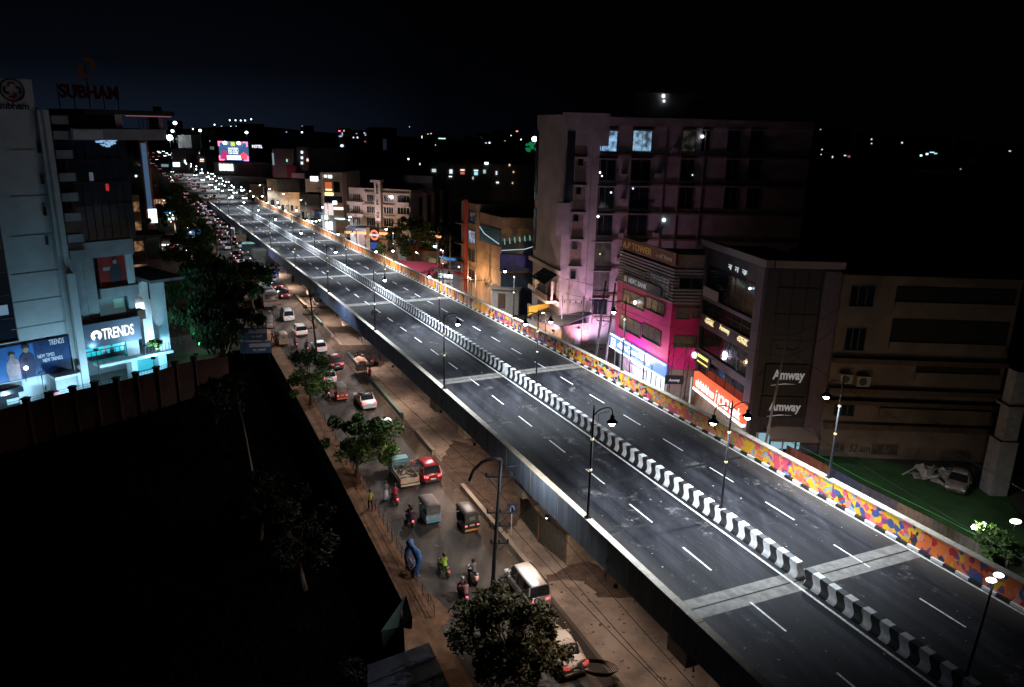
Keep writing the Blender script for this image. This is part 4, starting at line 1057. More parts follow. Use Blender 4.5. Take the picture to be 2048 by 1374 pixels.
ringm(L_, fl, u0, z0, 1.0, 1.18, .21, M_lgb, 'logo_ring')
for k in range(4):
    ringm(L_, fl, u0+.45*math.cos(k*math.pi/2), z0+.45*math.sin(k*math.pi/2), .18, .42, .22+.004*k, M_lgr if k%2 else M_lgb, 'logo_leaf', n=10, arc=(k*math.pi/2-1.2,k*math.pi/2+2.0))
ua,za = UZ(-2,218,.15); ub,_ = UZ(58,216,.15)
textmesh('subham', 'lettering', M_lgb, L_, fl.M(ua,.17,za), .72, .04, width=ub-ua, bold=.03)
for k_, y_ in enumerate((300,392,470,545,600,652)):
    z = UZ(70,y_)[1]; slab(L_, fl, (UZ(22,y_)[0],uM-.4,z-.035,z+.035), .001, .03, M_gp, 'panel_joint')
# slots in the white wall, and the ribs beside it
for q in ((76,286,80,305),(82,350,86,367),(87,414,91,430),(92,474,95,488)): window(L_, fl, fl.rect(*q), bars=1)
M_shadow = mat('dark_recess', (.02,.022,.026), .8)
for (xa,xb,ya,yb,dd,m) in ((104,112,222,790,-.6,M_gp),(112,134,216,790,.35,M_wl),(118,122,290,700,.4,M_gp)):
    r = (UZ(xa,(ya+yb)/2)[0], UZ(xb,(ya+yb)/2)[0]); slab(L_, fl, (uM if xa == 104 else r[0], r[1], 0, zt-.2), -14, dd, m, 'rib')
ur0 = UZ(134,500)[0]; ur1 = UZ(168,500)[0]; ur2 = UZ(268,400)[0]
# stacked service balconies, then the dark glazed front, on floors above the shop
z_sh = UZ(200,530)[1]
slab(L_, fl, (ur0,ur2,z_sh+2.6,UZ(200,262)[1]), -14, -.4, M_dkg, 'upper_front')
zz_ = [UZ(150,y_)[1] for y_ in (232,262,300,345,385,425,468,500)]
for k, z in enumerate(zz_):
    slab(L_, fl, (ur0+.1,ur1,z-.9,z), -.39, .45, M_gp, 'balcony'); 
window(L_, fl, (ur0+.8,ur1-.5,zz_[3]+.3,zz_[3]+1.8), d=-.38, bars=1); window(L_, fl, (ur0+.8,ur1-.5,zz_[5]+.3,zz_[5]+1.8), d=-.38, bars=1)
for k in range(1,7):
    u = ur1+(ur2-ur1)*k/7; slab(L_, fl, (u-.03,u+.03,z_sh+2.7,UZ(200,285)[1]), -.39, -.33, M_black, 'mullion')
for y_ in (320,365,410,455): z = UZ(220,y_)[1]; slab(L_, fl, (ur1,ur2,z-.04,z+.04), -.385, -.325, M_black, 'mullion')
r = fl.rect(181,345,189,362); slab(L_, fl, r, -.32, -.28, mat('bluish_light_panel', (.2,.25,.3), .5, emit=(.5,.65,.85), es=.10, sample=False), 'faint_light')
r = fl.rect(214,368,220,382); slab(L_, fl, r, -.32, -.28, emi('red_panel', (1,.06,.06), .35), 'red_light')
mb = MB(); random.seed(3)
for k in range(34):
    x = 190+R()*36; y = 280+R()*18*(1-abs(x-208)/24); u, z = UZ(x, y, -.3); mb.fb(fl, u, u+.25+R()*.4, -.32, -.28, z, z+.08+R()*.1)
mb.build('reflected_lights', emi('reflection_blue', (.35,.6,.95), .7), L_)
# roof canopy storey
zc0 = UZ(250,280)[1]; zc1 = UZ(250,258)[1]; uc1 = UZ(327,270)[0]
slab(L_, fl, (ur1,uc1,zc0,zc1), -8, .7, M_gp, 'roof_band'); slab(L_, fl, (ur1+.2,UZ(200,270)[0],zc0+.1,zc1-.1), .705, .76, M_wl, 'pale_panel')
ztop = UZ(250,215)[1]
slab(L_, fl, (ur1,UZ(232,240)[0],zc1+.01,ztop-.8), -8, -.5, M_dkg, 'roof_room'); slab(L_, fl, (UZ(232,240)[0],UZ(246,240)[0],zc1+.01,ztop-.8), -.6, -.2, M_wl, 'pale_panel')
slab(L_, fl, (UZ(305,240)[0],UZ(316,240)[0],zc1+.01,ztop-.8), -1, .0, M_dkg, 'column'); slab(L_, fl, (UZ(316,240)[0],uc1,zc1+.02,zc1+2.6), -1, .2, M_gp, 'panel')
slab(L_, fl, (UZ(160,230)[0],UZ(336,215)[0],ztop-.8,ztop-.3), -9, 1.4, mat('canopy_dark', (.02,.02,.024), .7), 'roof_canopy')
slab(L_, fl, (UZ(240,225)[0],UZ(330,220)[0],ztop-.95,ztop-.85), 1.2, 1.3, mat('canopy_light', (.2,.1,.1), .5, emit=(.9,.35,.4), es=.22, sample=False), 'strip_light')
mb = MB(); 
for k in range(9): u = UZ(278,250)[0]+k*.5; mb.fb(fl,u,u+.06,-.1,-.04,zc1,zc1+1.1)
mb.fb(fl,UZ(278,250)[0],UZ(305,250)[0],-.12,-.02,zc1+1.1,zc1+1.18); mb.build('railing', M_black, L_)
# rooftop letters, unlit
u0,z0 = UZ(118,184,-4); u1,_ = UZ(236,182,-4)
t = thing('rooftop_sign', 'dim red rooftop lettering with an orange swirl emblem above it, nearly lost against the sky', 'rooftop sign', fl.P(u0,-4,zt))
textmesh('SUBHAM', 'lettering', mat('letters_dull_red', (.006,.001,.001), .9, spec=.05, emit=(1,.02,.03), es=.002, sample=False), t, fl.M(u0,-4,z0-.6), 1.5, .2, width=u1-u0, bold=.03)
uc,zc = UZ(172,135,-4); M_em = mat('emblem_orange', (.012,.005,.001), .9, spec=.05, emit=(1,.30,.05), es=.008, sample=False)
ringm(t, fl, uc+.25, zc+.35, .35, .75, -3.9, M_em, 'emblem', n=12, arc=(-1.2,2.4)); ringm(t, fl, uc-.25, zc-.35, .35, .75, -3.88, M_em, 'emblem', n=12, arc=(2.0,5.6))
mb = MB()
for k in range(5): u = u0+(u1-u0)*k/4; mb.tube([fl.P(u,-4.3,zt-2), fl.P(u,-4.3,z0+(1 if k != 2 else 3))], .06, 4)
mb.build('support_frame', M_black, t)
# red advertisement floor and the floors below it
ua = UZ(172,560)[0]; ub = UZ(268,560)[0]
zA = UZ(220,512)[1]; zB = UZ(220,575)[1]; zC = UZ(220,645)[1]; zD = UZ(220,690)[1]; zE = 3.0
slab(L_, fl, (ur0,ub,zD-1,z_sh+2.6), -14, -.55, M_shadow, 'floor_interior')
slab(L_, fl, (ur0,ub+.3,zA,z_sh+2.75), -1, .25, M_gp, 'floor_band'); slab(L_, fl, (UZ(200,590)[0],ub+.3,zB-1.2,zB), -.5, .3, M_gp, 'floor_band')
for (xa,xb,ya,yb) in ((148,158,540,660),(158,174,540,660),(174,196,540,648),(253,268,505,572),(256,270,572,628)):
    ym = (ya+yb)/2; u0_ = UZ(xa,ym,.2)[0]; u1_ = UZ(xb,ym,.2)[0]; slab(L_, fl, (u0_,u1_,UZ((xa+xb)/2,yb,.2)[1],zA if ya < 560 else zB-.1), -.5, .2+.02*(xa%3), M_gp if xa != 253 else M_wl, 'stone_pier')
r = (UZ(197,540)[0],UZ(251,540)[0],zB,zA); 
ad = slab(L_, fl, r, -.4, .02, mat('red_advert', (.30,.02,.015), .5, var=.5, vs=.6), 'advertisement', 'dark red advertisement panel with a standing figure')
def figure(par, fr, u, z, h, d, coat, skin, hair, turn=1):
    """flat printed figure on a poster, built as thin raised shapes"""
    mb = MB(); P = lambda a, b: fr.P(u+a*h, d, z+b*h)
    def poly(pts, mi): 
        i0 = len(mb.v); mb.v += [tuple(P(*p)) for p in pts]; mb.f.append(tuple(range(i0,i0+len(pts)))); mb.m.append(mi); mb.sm.append(False)
    poly([(-.16,0),(.17,0),(.20,.35),(.17,.62),(.07,.72),(-.07,.72),(-.17,.60),(-.20,.35)],0)
    d += .012; poly([(.07*math.cos(t*.628),.80+.095*math.sin(t*.628)) for t in range(10)],1)
    d += .012; poly([(-.085,.80),(-.03,.86),(.05,.86),(.085,.80),(.10,.90),(.03,.945),(-.06,.94),(-.10,.88)],2)
    return mb.build('printed_figure', [coat, skin, hair], par)
M_skin_p = mat('print_skin', (.42,.24,.16), .6); M_hair_p = mat('print_hair', (.012,.01,.01), .6)
figure(ad, fl, r[0]+(r[1]-r[0])*.62, zB+.2, (zA-zB)*.95, .05, mat('print_dark_coat', (.02,.02,.03), .6), M_skin_p, M_hair_p)
mb = MB(); mb.fb(fl,r[0]+.5,r[0]+2.4,.021,.03,(zA+zB)/2+.2,(zA+zB)/2+.6); mb.build('print_block', mat('print_grey', (.25,.3,.32), .6), ad)
# glazed floor
r = (UZ(201,610)[0],UZ(253,610)[0],zC+.2,zB-1.3); slab(L_, fl, r, -.4, -.3, mat('lit_floor_dim', (.08,.12,.14), .3, emit=(.30,.62,.70), es=.10, sample=False), 'glazing')
slab(L_, fl, (r[0]+(r[1]-r[0])*.55,r[1]-.2,zC+1.6,zB-1.5), -.29, -.25, mat('lit_floor_patch', (.1,.2,.2), .3, emit=(.35,.9,.85), es=.16, sample=False), 'lit_patch')
slab(L_, fl, (ur1-1.5,ub+.8,zC-.2,zC+.9), -1.2, .3, mat('brown_terrace_wall', (.14,.07,.05), .8, var=.3), 'terrace_wall')
# shop name board
rb = (UZ(160,668,.8)[0],UZ(281,650,.8)[0],UZ(220,690,.8)[1],UZ(220,642,.8)[1])
slab(L_, fl, rb, .0, .8, mat('name_board_grey', (.10,.12,.17), .5), 'name_board')
zL = rb[2]+(rb[3]-rb[2])*.27; hL = (rb[3]-rb[2])*.46; uW = rb[1]-rb[0]
M_sl = emi('shop_letters_white', (1,.99,.93), 1.7, sample=True)
textmesh('TRENDS', 'lettering', M_sl, L_, fl.M(rb[0]+uW*.345,.81,zL), hL, .08, width=uW*.53, bold=.012)
ringm(L_, fl, rb[0]+uW*.25, zL+hL*.5, .16*hL, .46*hL, .86, M_sl, 'round_logo', n=20, arc=(-1.1,4.2))
# cyan shop window with printed figures, podium slab, lower floor
rw_ = (UZ(166,710)[0],UZ(252,700)[0],zE+.25,rb[2]-.05)
slab(L_, fl, rw_, -.2, .05, mat('shop_window_cyan', (.03,.16,.20), .3, emit=(.01,.50,.60), es=1.0, sample=True), 'display_window')
M_pt = mat('print_grey_shirt', (.4,.45,.48), .6); M_pj = mat('print_dark_jacket', (.02,.03,.05), .6)
wd = L_.children[-1]
hF = (rw_[3]-rw_[2])*.95
figure(wd, fl, rw_[0]+(rw_[1]-rw_[0])*.50, rw_[2]+.35, hF*.9, .08, M_pt, M_skin_p, M_hair_p); figure(wd, fl, rw_[0]+(rw_[1]-rw_[0])*.66, rw_[2]+.3, hF*.85, .12, M_pj, M_skin_p, M_hair_p)
mb = MB(); mb.fb(fl,rw_[0]+.1,rw_[1]-.1,.06,.10,rw_[2],rw_[2]+.56); mb.fb(fl,rw_[0],rw_[1],.06,.11,rw_[2]+1.1,rw_[2]+1.2)
for k in range(16): mb.fb(fl,rw_[0]+.3+k*.55,rw_[0]+.36+k*.55,.061,.099,rw_[2]+.55,rw_[2]+1.11)
mb.build('printed_rail', M_pj, wd)
for fx, fz, rr_ in ((.42,.62,.28),(.90,.78,.24),(.04,.52,.18)): point_fix(wd, fl, 0, 0, 0, (.9,.97,1), 9, .01) if False else None
for x, y, rr_ in ((201,690,.30),(247,680,.26),(168,699,.18)):
    u, z = UZ(x, y, .1); mb = MB(); c_ = fl.P(u,.12,z); mb.ball(c_, rr_, 8, sz=.7); mb.build('display_light', emi('display_white', (.9,.98,1), 7), wd)
rp_ = fl.rect(253,664,266,724,.3); slab(L_, fl, (rw_[1],rw_[1]+1.5,zE,rb[2]), -.4, .3, M_gp, 'stone_pier')
slab(L_, fl, (UZ(148,640,.9)[0],UZ(163,640,.9)[0],0,UZ(160,545,.9)[1]), -.3, .9, M_wl, 'main_pillar')
uP = 10.8
slab(L_, fl, (ur1-.6,uP,zE-.35,zE), -7, 1.6, M_wl, 'podium_slab')
slab(L_, fl, (rw_[1]+1.5,uP-.5,zE+.01,zE+.06), -6.5, 1.4, mat('terrace_floor', (.10,.12,.14), .7), 'terrace_floor')
slab(L_, fl, (uP-1.35,uP-.15,zE+.02,UZ(330,560,1)[1]), -.1, 1.3, M_wl, 'white_pillar')
slab(L_, fl, (ub+1.0,uP+2.2,UZ(330,560,1)[1],UZ(330,560,1)[1]+.35), -8, 2.0, M_gp, 'entrance_canopy')
for (xa,xb,ya,yb,m) in ((269,281,570,620,M_wl),(279,296,564,606,M_wl),(286,305,600,690,M_wl),(296,304,600,632,M_gp)):
    ym = (ya+yb)/2; slab(L_, fl, (UZ(xa,ym,-3)[0],UZ(xb,ym,-3)[0],UZ(xa,yb,-3)[1],UZ(xa,ya,-3)[1]), -5, -3+.03*(xa%4), m, 'inner_pier')
u, z = UZ(279,620,-2.6); slab(L_, fl, (UZ(271,620,-2.6)[0],UZ(289,620,-2.6)[0],UZ(280,637,-2.6)[1],UZ(280,607,-2.6)[1]), -2.9, -2.6, emi('white_light_box', (.85,.97,1), 2.6, sample=True), 'light_box')
mb = MB(); ue = UZ(314,640,-1)[0]
for k in range(2): mb.tube([fl.P(ue+k*.9,-1,zE), fl.P(ue+k*.9,-1,UZ(330,560,1)[1])], .07, 5)
for k in range(7): 
    a = zE+k*1.5; mb.tube([fl.P(ue,-1,a), fl.P(ue+.9,-1,a+1.5)], .04, 4)
mb.build('lattice_mast', M_steel, L_)
mb = MB(); 
for k in range(14): u = rw_[1]+1.7+k*.42; mb.fb(fl,u,u+.05,1.3,1.35,zE+.06,zE+1.0)
mb.fb(fl,rw_[1]+1.6,uP-1.2,1.28,1.38,zE+1.0,zE+1.07); mb.build('railing', M_black, L_)
# lower floor piers, window, gate opening
slab(L_, fl, (UZ(265,740,1)[0],UZ(276,740,1)[0],0,zE-.36), -.5, 1.0, M_wl, 'lower_pier'); slab(L_, fl, (UZ(318,720,1)[0],uP-.6,0,zE-.36), -3, .9, M_wl, 'lower_wall')
slab(L_, fl, (UZ(150,760,.8)[0],UZ(162,760,.8)[0],0,UZ(155,745,.8)[1]), -.3, .95, M_wl, 'lower_pier')
r = (UZ(277,727,0)[0],UZ(313,720,0)[0],.6,zE-.7); slab(L_, fl, r, -.6, -.4, mat('lower_window_teal', (.05,.25,.28), .3, emit=(.05,.5,.55), es=.30, sample=False), 'window'); slab(L_, fl, (r[0]-.3,r[1]+.2,.0,.58), -.7, .2, M_wl, 'sill_wall')
slab(L_, fl, (uLL,uP-3,0,zE-.4), -12, -4.5, M_gp, 'rear_wall')
slab(L_, fl, (ur1-.5,uP-3,zE-3.2,zE-3.15), -4.4, -4.3, M_wl, 'ramp_line')
# blue poster
rp_ = (UZ(-14,735,.1)[0],UZ(141,703,.1)[0],0,0); zp0 = UZ(75,752,.1)[1]; zp1 = UZ(75,682,.1)[1]; rp_ = (rp_[0],rp_[1],zp0,zp1)
M_bp = mat('poster_blue', (.012,.05,.17), .45, var=.75, vs=.45, col2=(.003,.012,.05))
po = slab(L_, fl, rp_, .0, .16, M_bp, 'poster', 'wide blue fashion poster with two figures and white lettering')
wp = rp_[1]-rp_[0]; hp = zp1-zp0
slab(po, fl, (rp_[0]+wp*.05,rp_[0]+wp*.52,zp0+.15,zp1-.1), .161, .17, mat('poster_light_blue', (.03,.16,.48), .5, var=.4, vs=.5), 'pale_field')
figure(po, fl, rp_[0]+wp*.24, zp0+.1, hp*.86, .19, mat('print_pink_sari', (.45,.33,.38), .6, var=.3), M_skin_p, M_hair_p); figure(po, fl, rp_[0]+wp*.42, zp0+.1, hp*1.0, .24, mat('print_navy_coat', (.02,.02,.07), .6), M_skin_p, M_hair_p)
M_pw = mat('print_white', (.7,.75,.8), .5, emit=(.8,.9,1), es=.22, sample=False)
textmesh('NEW TIMES', 'lettering', M_pw, po, fl.M(rp_[0]+wp*.56,.18,zp0+hp*.50), .42, .01, width=wp*.22); textmesh('NEW TRENDS', 'lettering', M_pw, po, fl.M(rp_[0]+wp*.62,.18,zp0+hp*.36), .42, .01, width=wp*.26)
textmesh('TRENDS', 'lettering', M_pw, po, fl.M(rp_[0]+wp*.73,.18,zp0+hp*.82), .62, .01, width=wp*.20)
c_ = fl.P(UZ(50,735,.6)[0],.9,UZ(50,735,.6)[1]); mb = MB(); mb.ball(c_, .22, 10); mb.build('spot_bulb', emi('spot_bulb_white', (.85,.97,1), 14), po)
mb = MB(); mb.tube([c_, fl.P(UZ(50,735,.6)[0],.2,zp0-.3)], .04, 5); mb.build('spot_arm', M_black, po)
# left edge glazing column, shutter door, pipe
r = fl.rect(-60,450,18,690); window(L_, fl, (rp_[0]-4,r[1],r[2],r[3]), d=.0, glass=M_dkg, bars=1, hb=4)
r = fl.rect(-4,610,18,630); slab(L_, fl, (r[0],r[1]-.1,r[2],r[3]), .06, .1, mat('faint_blue_room', (.1,.12,.15), .4, emit=(.4,.7,1), es=.25, sample=False), 'lit_room')
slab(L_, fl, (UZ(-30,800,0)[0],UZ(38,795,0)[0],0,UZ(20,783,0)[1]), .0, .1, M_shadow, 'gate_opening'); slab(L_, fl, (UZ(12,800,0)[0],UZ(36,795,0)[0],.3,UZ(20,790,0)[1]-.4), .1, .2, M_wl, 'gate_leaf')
slab(L_, fl, (UZ(-40,780,0)[0],UZ(40,772,0)[0],UZ(20,783,0)[1],UZ(20,783,0)[1]+.5), .0, 1.0, M_dkg, 'gate_hood')
slab(L_, fl, (UZ(108,770,1)[0],UZ(150,760,1)[0],0,UZ(130,752,1)[1]), -.3, 1.6, M_gp, 'meter_room'); slab(L_, fl, (UZ(106,770,1)[0],UZ(152,760,1)[0],UZ(130,752,1)[1],UZ(130,752,1)[1]+.3), -.3, 1.9, M_wl, 'meter_room_roof')
mb = MB(); a = UZ(89,790,.5)[0]; mb.tube([fl.P(a,.5,.2),fl.P(a,.5,3.0),fl.P(a+1.9,.5,3.4),fl.P(a+1.9,.5,1.2)], .08, 6); mb.build('drain_pipe', M_black, L_)
slab(L_, fl, (UZ(104,790,1.6)[0],UZ(116,788,1.6)[0],0,1.2), 1.7, 2.3, mat('red_box_paint', (.35,.03,.03), .5), 'fire_box')

# cyan floods in the yard
for q, E_, c_, lb in (((20,4.6),1700,(.36,.70,.92),'cyan flood lamp in the yard, leftmost, before the gate hood'),((115,4.6),1700,(.36,.70,.92),'cyan flood lamp in the yard in front of the blue poster'),((215,5.0),1900,(.36,.72,.92),'cyan flood lamp in the yard below the shop window'),((300,5.0),1900,(.22,.74,1.0),'cyan flood lamp in the yard below the white pillar')):
    p = fl.P(UZ(q[0],760)[0], q[1], .3)
    flood(lb, p, (-fl.n*1.0+Vector((0,0,.75))), E_*.85, c_, 125, .8)
for u_, d_, e_ in ((uP-3.6,.9,1500),(ub+2.2,-.4,1100)):  # uplights added to brighten the white pillar and inner piers
    flood('added cyan flood lamp on the podium terrace, '+('outermost by the white pillar' if e_ == 1500 else 'innermost by the light box'), fl.P(u_,3.8 if e_ == 1500 else d_,zE+.12), (fl.u*.35-fl.n*.75+Vector((0,0,.7))), e_, (.42,.80,1.0), 150, .7)
flood('cyan flood lamp on the name board ledge washing the stone piers', fl.P(rb[0]+1.2,1.5,zD+.1), (-fl.n+Vector((0,0,.6))), 90, (.35,.75,1.0), 150, .7)
fp = Vector(g(392,712)); fp.z = .2
flood('turquoise flood lamp at the foot of the drooping tree', fp, (.1,.4,1.0), 3600, (.10,1.0,.66), 140)
yard = [g(*p)[:2] for p in ((-60,820),(455,706),(520,640),(380,560))]
mb = MB(); mb.prism([fl.P(uLL,6,0)[:2], BW[-1], rd(so(*BW[-1])[0]+20,-19.8)[:2], fl.P(uP+16,-14,0)[:2], fl.P(uLL,-14,0)[:2]], -.2, .03)
o = mb.build('yard_paving', mat('yard_concrete', (.26,.26,.25), .85, var=.3, vs=.5)); struct(o)

# boundary wall with piers and wire
M_brw = mat('red_brown_wall', (.05,.02,.014), .9, var=.5, vs=.5)
bw = thing('boundary_wall', 'long red brown compound wall with square piers and a wire fence along its top, before the yard', 'compound wall', (*BW[1],0))
mb = MB(); mbp = MB()
H_ = 2.1
pts_ = [(-60,836),(53,806),(99,794),(146,783),(190,773),(233,764),(272,754),(313,743),(350,731),(388,722),(455,712)]
wp_ = [Vector(g(x, y, H_)) for x, y in pts_]
for a, b in zip(wp_[:-1], wp_[1:]):
    dd = (b-a).normalized(); nn = Vector((dd.y,-dd.x,0))*.12
    a_, b_ = a, b; mb = MB()
    mb.hexa([(a_.x+nn.x,a_.y+nn.y,-2.6),(b_.x+nn.x,b_.y+nn.y,-2.6),(b_.x-nn.x,b_.y-nn.y,-2.6),(a_.x-nn.x,a_.y-nn.y,-2.6),(a_.x+nn.x,a_.y+nn.y,H_),(b_.x+nn.x,b_.y+nn.y,H_),(b_.x-nn.x,b_.y-nn.y,H_),(a_.x-nn.x,a_.y-nn.y,H_)])
    mb.build('wall_panel', M_brw, bw)
    mb = MB(); mb.box(a.x-.28,a.x+.28,a.y-.28,a.y+.28,-2.6,H_+.45); mb.box(a.x-.36,a.x+.36,a.y-.36,a.y+.36,H_+.453,H_+.62); mb.build('pier', M_brw, bw)
    mb = MB()
    for h in (.25,.5): mb.tube([a+Vector((0,0,h)), b+Vector((0,0,h))], .02, 4)
    n = int((b-a).length/.35)
    for k in range(n): p = a.lerp(b,k/n); mb.tube([p, p+Vector((0,0,.55))], .012, 3, cap=False)
    mb.build('wire_fence', M_black, bw)

# ================================================================== BUILDINGS BEYOND THE SHOP TOWER, LEFT SIDE
def facing(px0, px1, pyb, u=(1,0)):
    a = g((px0+px1)/2, pyb); return a
def box_bldg(name, label, cat, x0, x1, ytop, ybase, m, ang=0.0, depth=12, wins=None, group=None, parapet=.6, floors=None):
    """building whose camera-facing front spans the photo columns x0..x1 from ybase up to ytop"""
    c = g((x0+x1)/2, ybase); fr0 = Frame(c[:2], (math.cos(ang), math.sin(ang)))
    ua = fr0.uz(x0,(ytop+ybase)/2)[0]; ub_ = fr0.uz(x1,(ytop+ybase)/2)[0]; z = fr0.uz((x0+x1)/2,ytop)[1]
    t = thing(name, label, cat, (c[0],c[1],0), group=group)
    pts = [fr0.P(ua,0,0), fr0.P(ub_,0,0), fr0.P(ub_,-depth,0), fr0.P(ua,-depth,0)]
    shell(t, [tuple(p[:2]) for p in pts], 0, z, m, parapet=parapet)
    return t, fr0, ua, ub_, z
M_far = mat('far_plaster', (.20,.18,.18), .85, var=.3, vs=.2)
M_farr = mat('far_red_plaster', (.30,.11,.08), .85, var=.3, vs=.2)
# tall red brown slab with a blue lit fin right of the shop tower
t, fr, a, b, z = box_bldg('apartment_block', 'narrow red brown block with a blue lit fin beside the shop tower', 'apartment block', 287, 301, 284, 470, M_farr, ang=.4, depth=14)
slab(t, fr, (a+.5,a+1.7,3,z-.3), .0, .5, mat('fin_blue', (.08,.14,.25), .4, emit=(.25,.5,.9), es=.16, sample=False), 'fin')
r = fr.rect(293,420,307,445); slab(t, fr, (b-1.2,b+.9,r[2],r[3]+.3), .1, .8, emi('bright_shop_box', (.9,.98,1), 2.2), 'lit_box')
t, fr, a, b, z = box_bldg('old_block', 'small red block with stacked balconies, above the red shop awning', 'apartment block', 301, 317, 335, 402, M_farr, ang=.5)
for k in range(4): window(t, fr, (a+1.2,b-1.0,z-3.4-k*3.6,z-1.4-k*3.6), bars=2)
t, fr, a, b, z = box_bldg('shop_stall', 'red roofed shop stall lit from inside, among the trees', 'shop stall', 304, 326, 392, 418, M_farr, ang=.4, depth=6)
r0_ = MB(); r0_.hexa([fr.P(a-1,2.5,z-.6),fr.P(b+2.5,2.5,z-.6),fr.P(b+2.5,-1,z+.9),fr.P(a-1,-1,z+.9),fr.P(a-1,2.5,z-.45),fr.P(b+2.5,2.5,z-.45),fr.P(b+2.5,-1,z+1.1),fr.P(a-1,-1,z+1.1)]); r0_.build('awning', mat('awning_red', (.5,.03,.03), .6), t)
for k in range(6): slab(t, fr, (a+.4+k*.9,a+.9+k*.9,.3,z-1.2), .02, .08, wmat((1,.62,.35),.8), 'lit_goods')
t, fr, a, b, z = box_bldg('long_building', 'low building with a lit orange front at the left, behind the shop tower', 'building', 262, 285, 395, 520, M_pk, ang=.6)
for k in range(3): slab(t, fr, (a+.3,b-.2,2+k*4.4,4.2+k*4.4), .02, .1, wmat((1,.52,.25),.30), 'lit_window')
point_fix(t, fr, 272,352, .2, (.7,.9,1), 4, .22); 
t, fr, a, b, z = box_bldg('petrol_canopy', 'flat roofed pale forecourt canopy on columns beside the shop tower', 'canopy', 268, 330, 470, 560, M_gp, ang=.55, depth=9, parapet=0)
for o_ in list(t.children): bpy.data.objects.remove(o_)
mb = MB(); mb.fb(fr,a,b,-8,0,z-.5,z); mb.build('roof', mat('canopy_pale', (.42,.30,.26), .7, var=.2), t)
for k in range(4): mb = MB(); mb.fb(fr,b-.6-k*2.8,b-.3-k*2.8,-.6,-.3,0,z-.5); mb.build('column', MATS['canopy_pale'], t)
slab(t, fr, (a,b-1,0,2.4), -5, -4.8, wmat((1,.6,.4),.28), 'lit_wall')
t, fr, a, b, z = box_bldg('lit_kiosk', 'white lit shop front with a red panel, half hidden by a tree', 'shop', 320, 372, 482, 515, M_far, ang=.35, depth=6)
slab(t, fr, (a+.2,b-.2,z-1.0,z-.75), .02, .25, emi('tube_white', (1,.97,.95), 4), 'tube_light'); slab(t, fr, (a+.2,a+.5,.3,z-.8), .02, .2, MATS['tube_white'], 'tube_light')
slab(t, fr, (a+2.3,a+4.0,.8,z-1.1), .04, .12, mat('red_panel_lit', (.5,.02,.03), .5, emit=(1,.03,.06), es=.45, sample=False), 'red_panel'); slab(t, fr, (a+.6,b-.4,.2,z-1.1), .0, .03, wmat((.9,.65,.6),.25), 'shop_front')
t, fr, a, b, z = box_bldg('scaffold_house', 'low pink walled house with a terrace rail, behind the white entrance pillar', 'house', 296, 362, 524, 552, mat('pink_wall', (.4,.26,.26), .8, var=.3), ang=.35, depth=8)
mb = MB()
for k in range(9): mb.tube([fr.P(a+k*(b-a)/8,.3,0),fr.P(a+k*(b-a)/8,.3,z+2.2)], .06, 4)
for h in (.4,1.0,2.1): mb.tube([fr.P(a,.3,z+h),fr.P(b,.3,z+h)], .04, 4)
mb.build('terrace_rail', M_steel, t)
t, fr, a, b, z = box_bldg('brick_house', 'small plain brown house below the tree, right of the entrance canopy', 'house', 362, 385, 545, 590, mat('brown_house', (.30,.18,.14), .85, var=.3), ang=.35, depth=7)
t, fr, a, b, z = box_bldg('blue_stall', 'small stall under a blue lit awning among far left trees', 'stall', 330, 350, 425, 442, M_far, ang=.4, depth=4)
slab(t, fr, (a,b,z-.4,z+.2), -1, 1.6, mat('awning_blue', (.05,.15,.4), .5, emit=(.1,.35,.9), es=.5, sample=False), 'awning'); slab(t, fr, (a+.5,b,.3,z-.5), .1, .2, emi('shop_white', (.8,1,.98), 1.6), 'lit_front')

# ================================================================== RIGHT SIDE, MIDDLE DISTANCE
M_apt = mat('white_apartment_paint', (.52,.46,.46), .8, var=.3, vs=.25)
ca = g(822,500); fa = Frame(ca[:2], (.97,-.24)); fb_ = Frame(ca[:2], (.36,.93))
t = thing('white_apartments', 'white three storey apartment house with balconies and a projecting stair tower, behind the filling station', 'apartment house', (ca[0],ca[1],0))
z = fa.uz(800,380)[1]; uA = fa.uz(699,420)[0]; uB = fb_.uz(900,400)[0]
shell(t, [ca[:2], tuple(fb_.P(uB,0,0)[:2]), tuple((fb_.P(uB,0,0)+fa.u*uA)[:2]), tuple(fa.P(uA,0,0)[:2])], 0, z-.9, M_apt, parapet=1.0)
for ri, (ya, yb) in enumerate(((388,401),(412,425),(434,450))):
    for q, gl in (((706,721),M_curt),((734,751),M_glass),((768,787),M_glass),((795,819),M_glass)):
        window(t, fa, fa.rect(q[0],ya+(q[0]-706)*.04,q[1],yb+(q[0]-706)*.04), glass=gl, bars=4, fm=M_white)
    r = fa.rect(700,yb+1,724,yb+8); slab(t, fa, (uA-.1,uA+4.2,r[2],r[3]), .0, 1.3, M_apt, 'balcony'); r = fa.rect(795,yb+3,820,yb+11); slab(t, fa, (r[0],r[1]+.2,r[2],r[3]), .0, 1.3, M_apt, 'balcony')
    r = fa.rect(732,ya-4,790,ya-2); slab(t, fa, (uA+4.6,-.2,r[2],r[3]), .0, .5, M_pk, 'chajja')
r = fa.rect(754,364,766,480); slab(t, fa, (r[0],r[1],0,r[3]), .0, 1.4, M_apt, 'stair_tower'); slab(t, fa, (r[0]-.8,r[1]+.2,r[3]+.01,r[3]+.6), -.6, 2.0, M_apt, 'stair_roof')
for k, (ya, yb) in enumerate(((368,388),(400,410),(424,436),(447,458))): window(t, fa, (r[0]+.5,r[1]-.5,fa.uz(760,yb,1.4)[1],fa.uz(760,ya,1.4)[1]), d=1.4, bars=2, hb=1, fm=M_white)
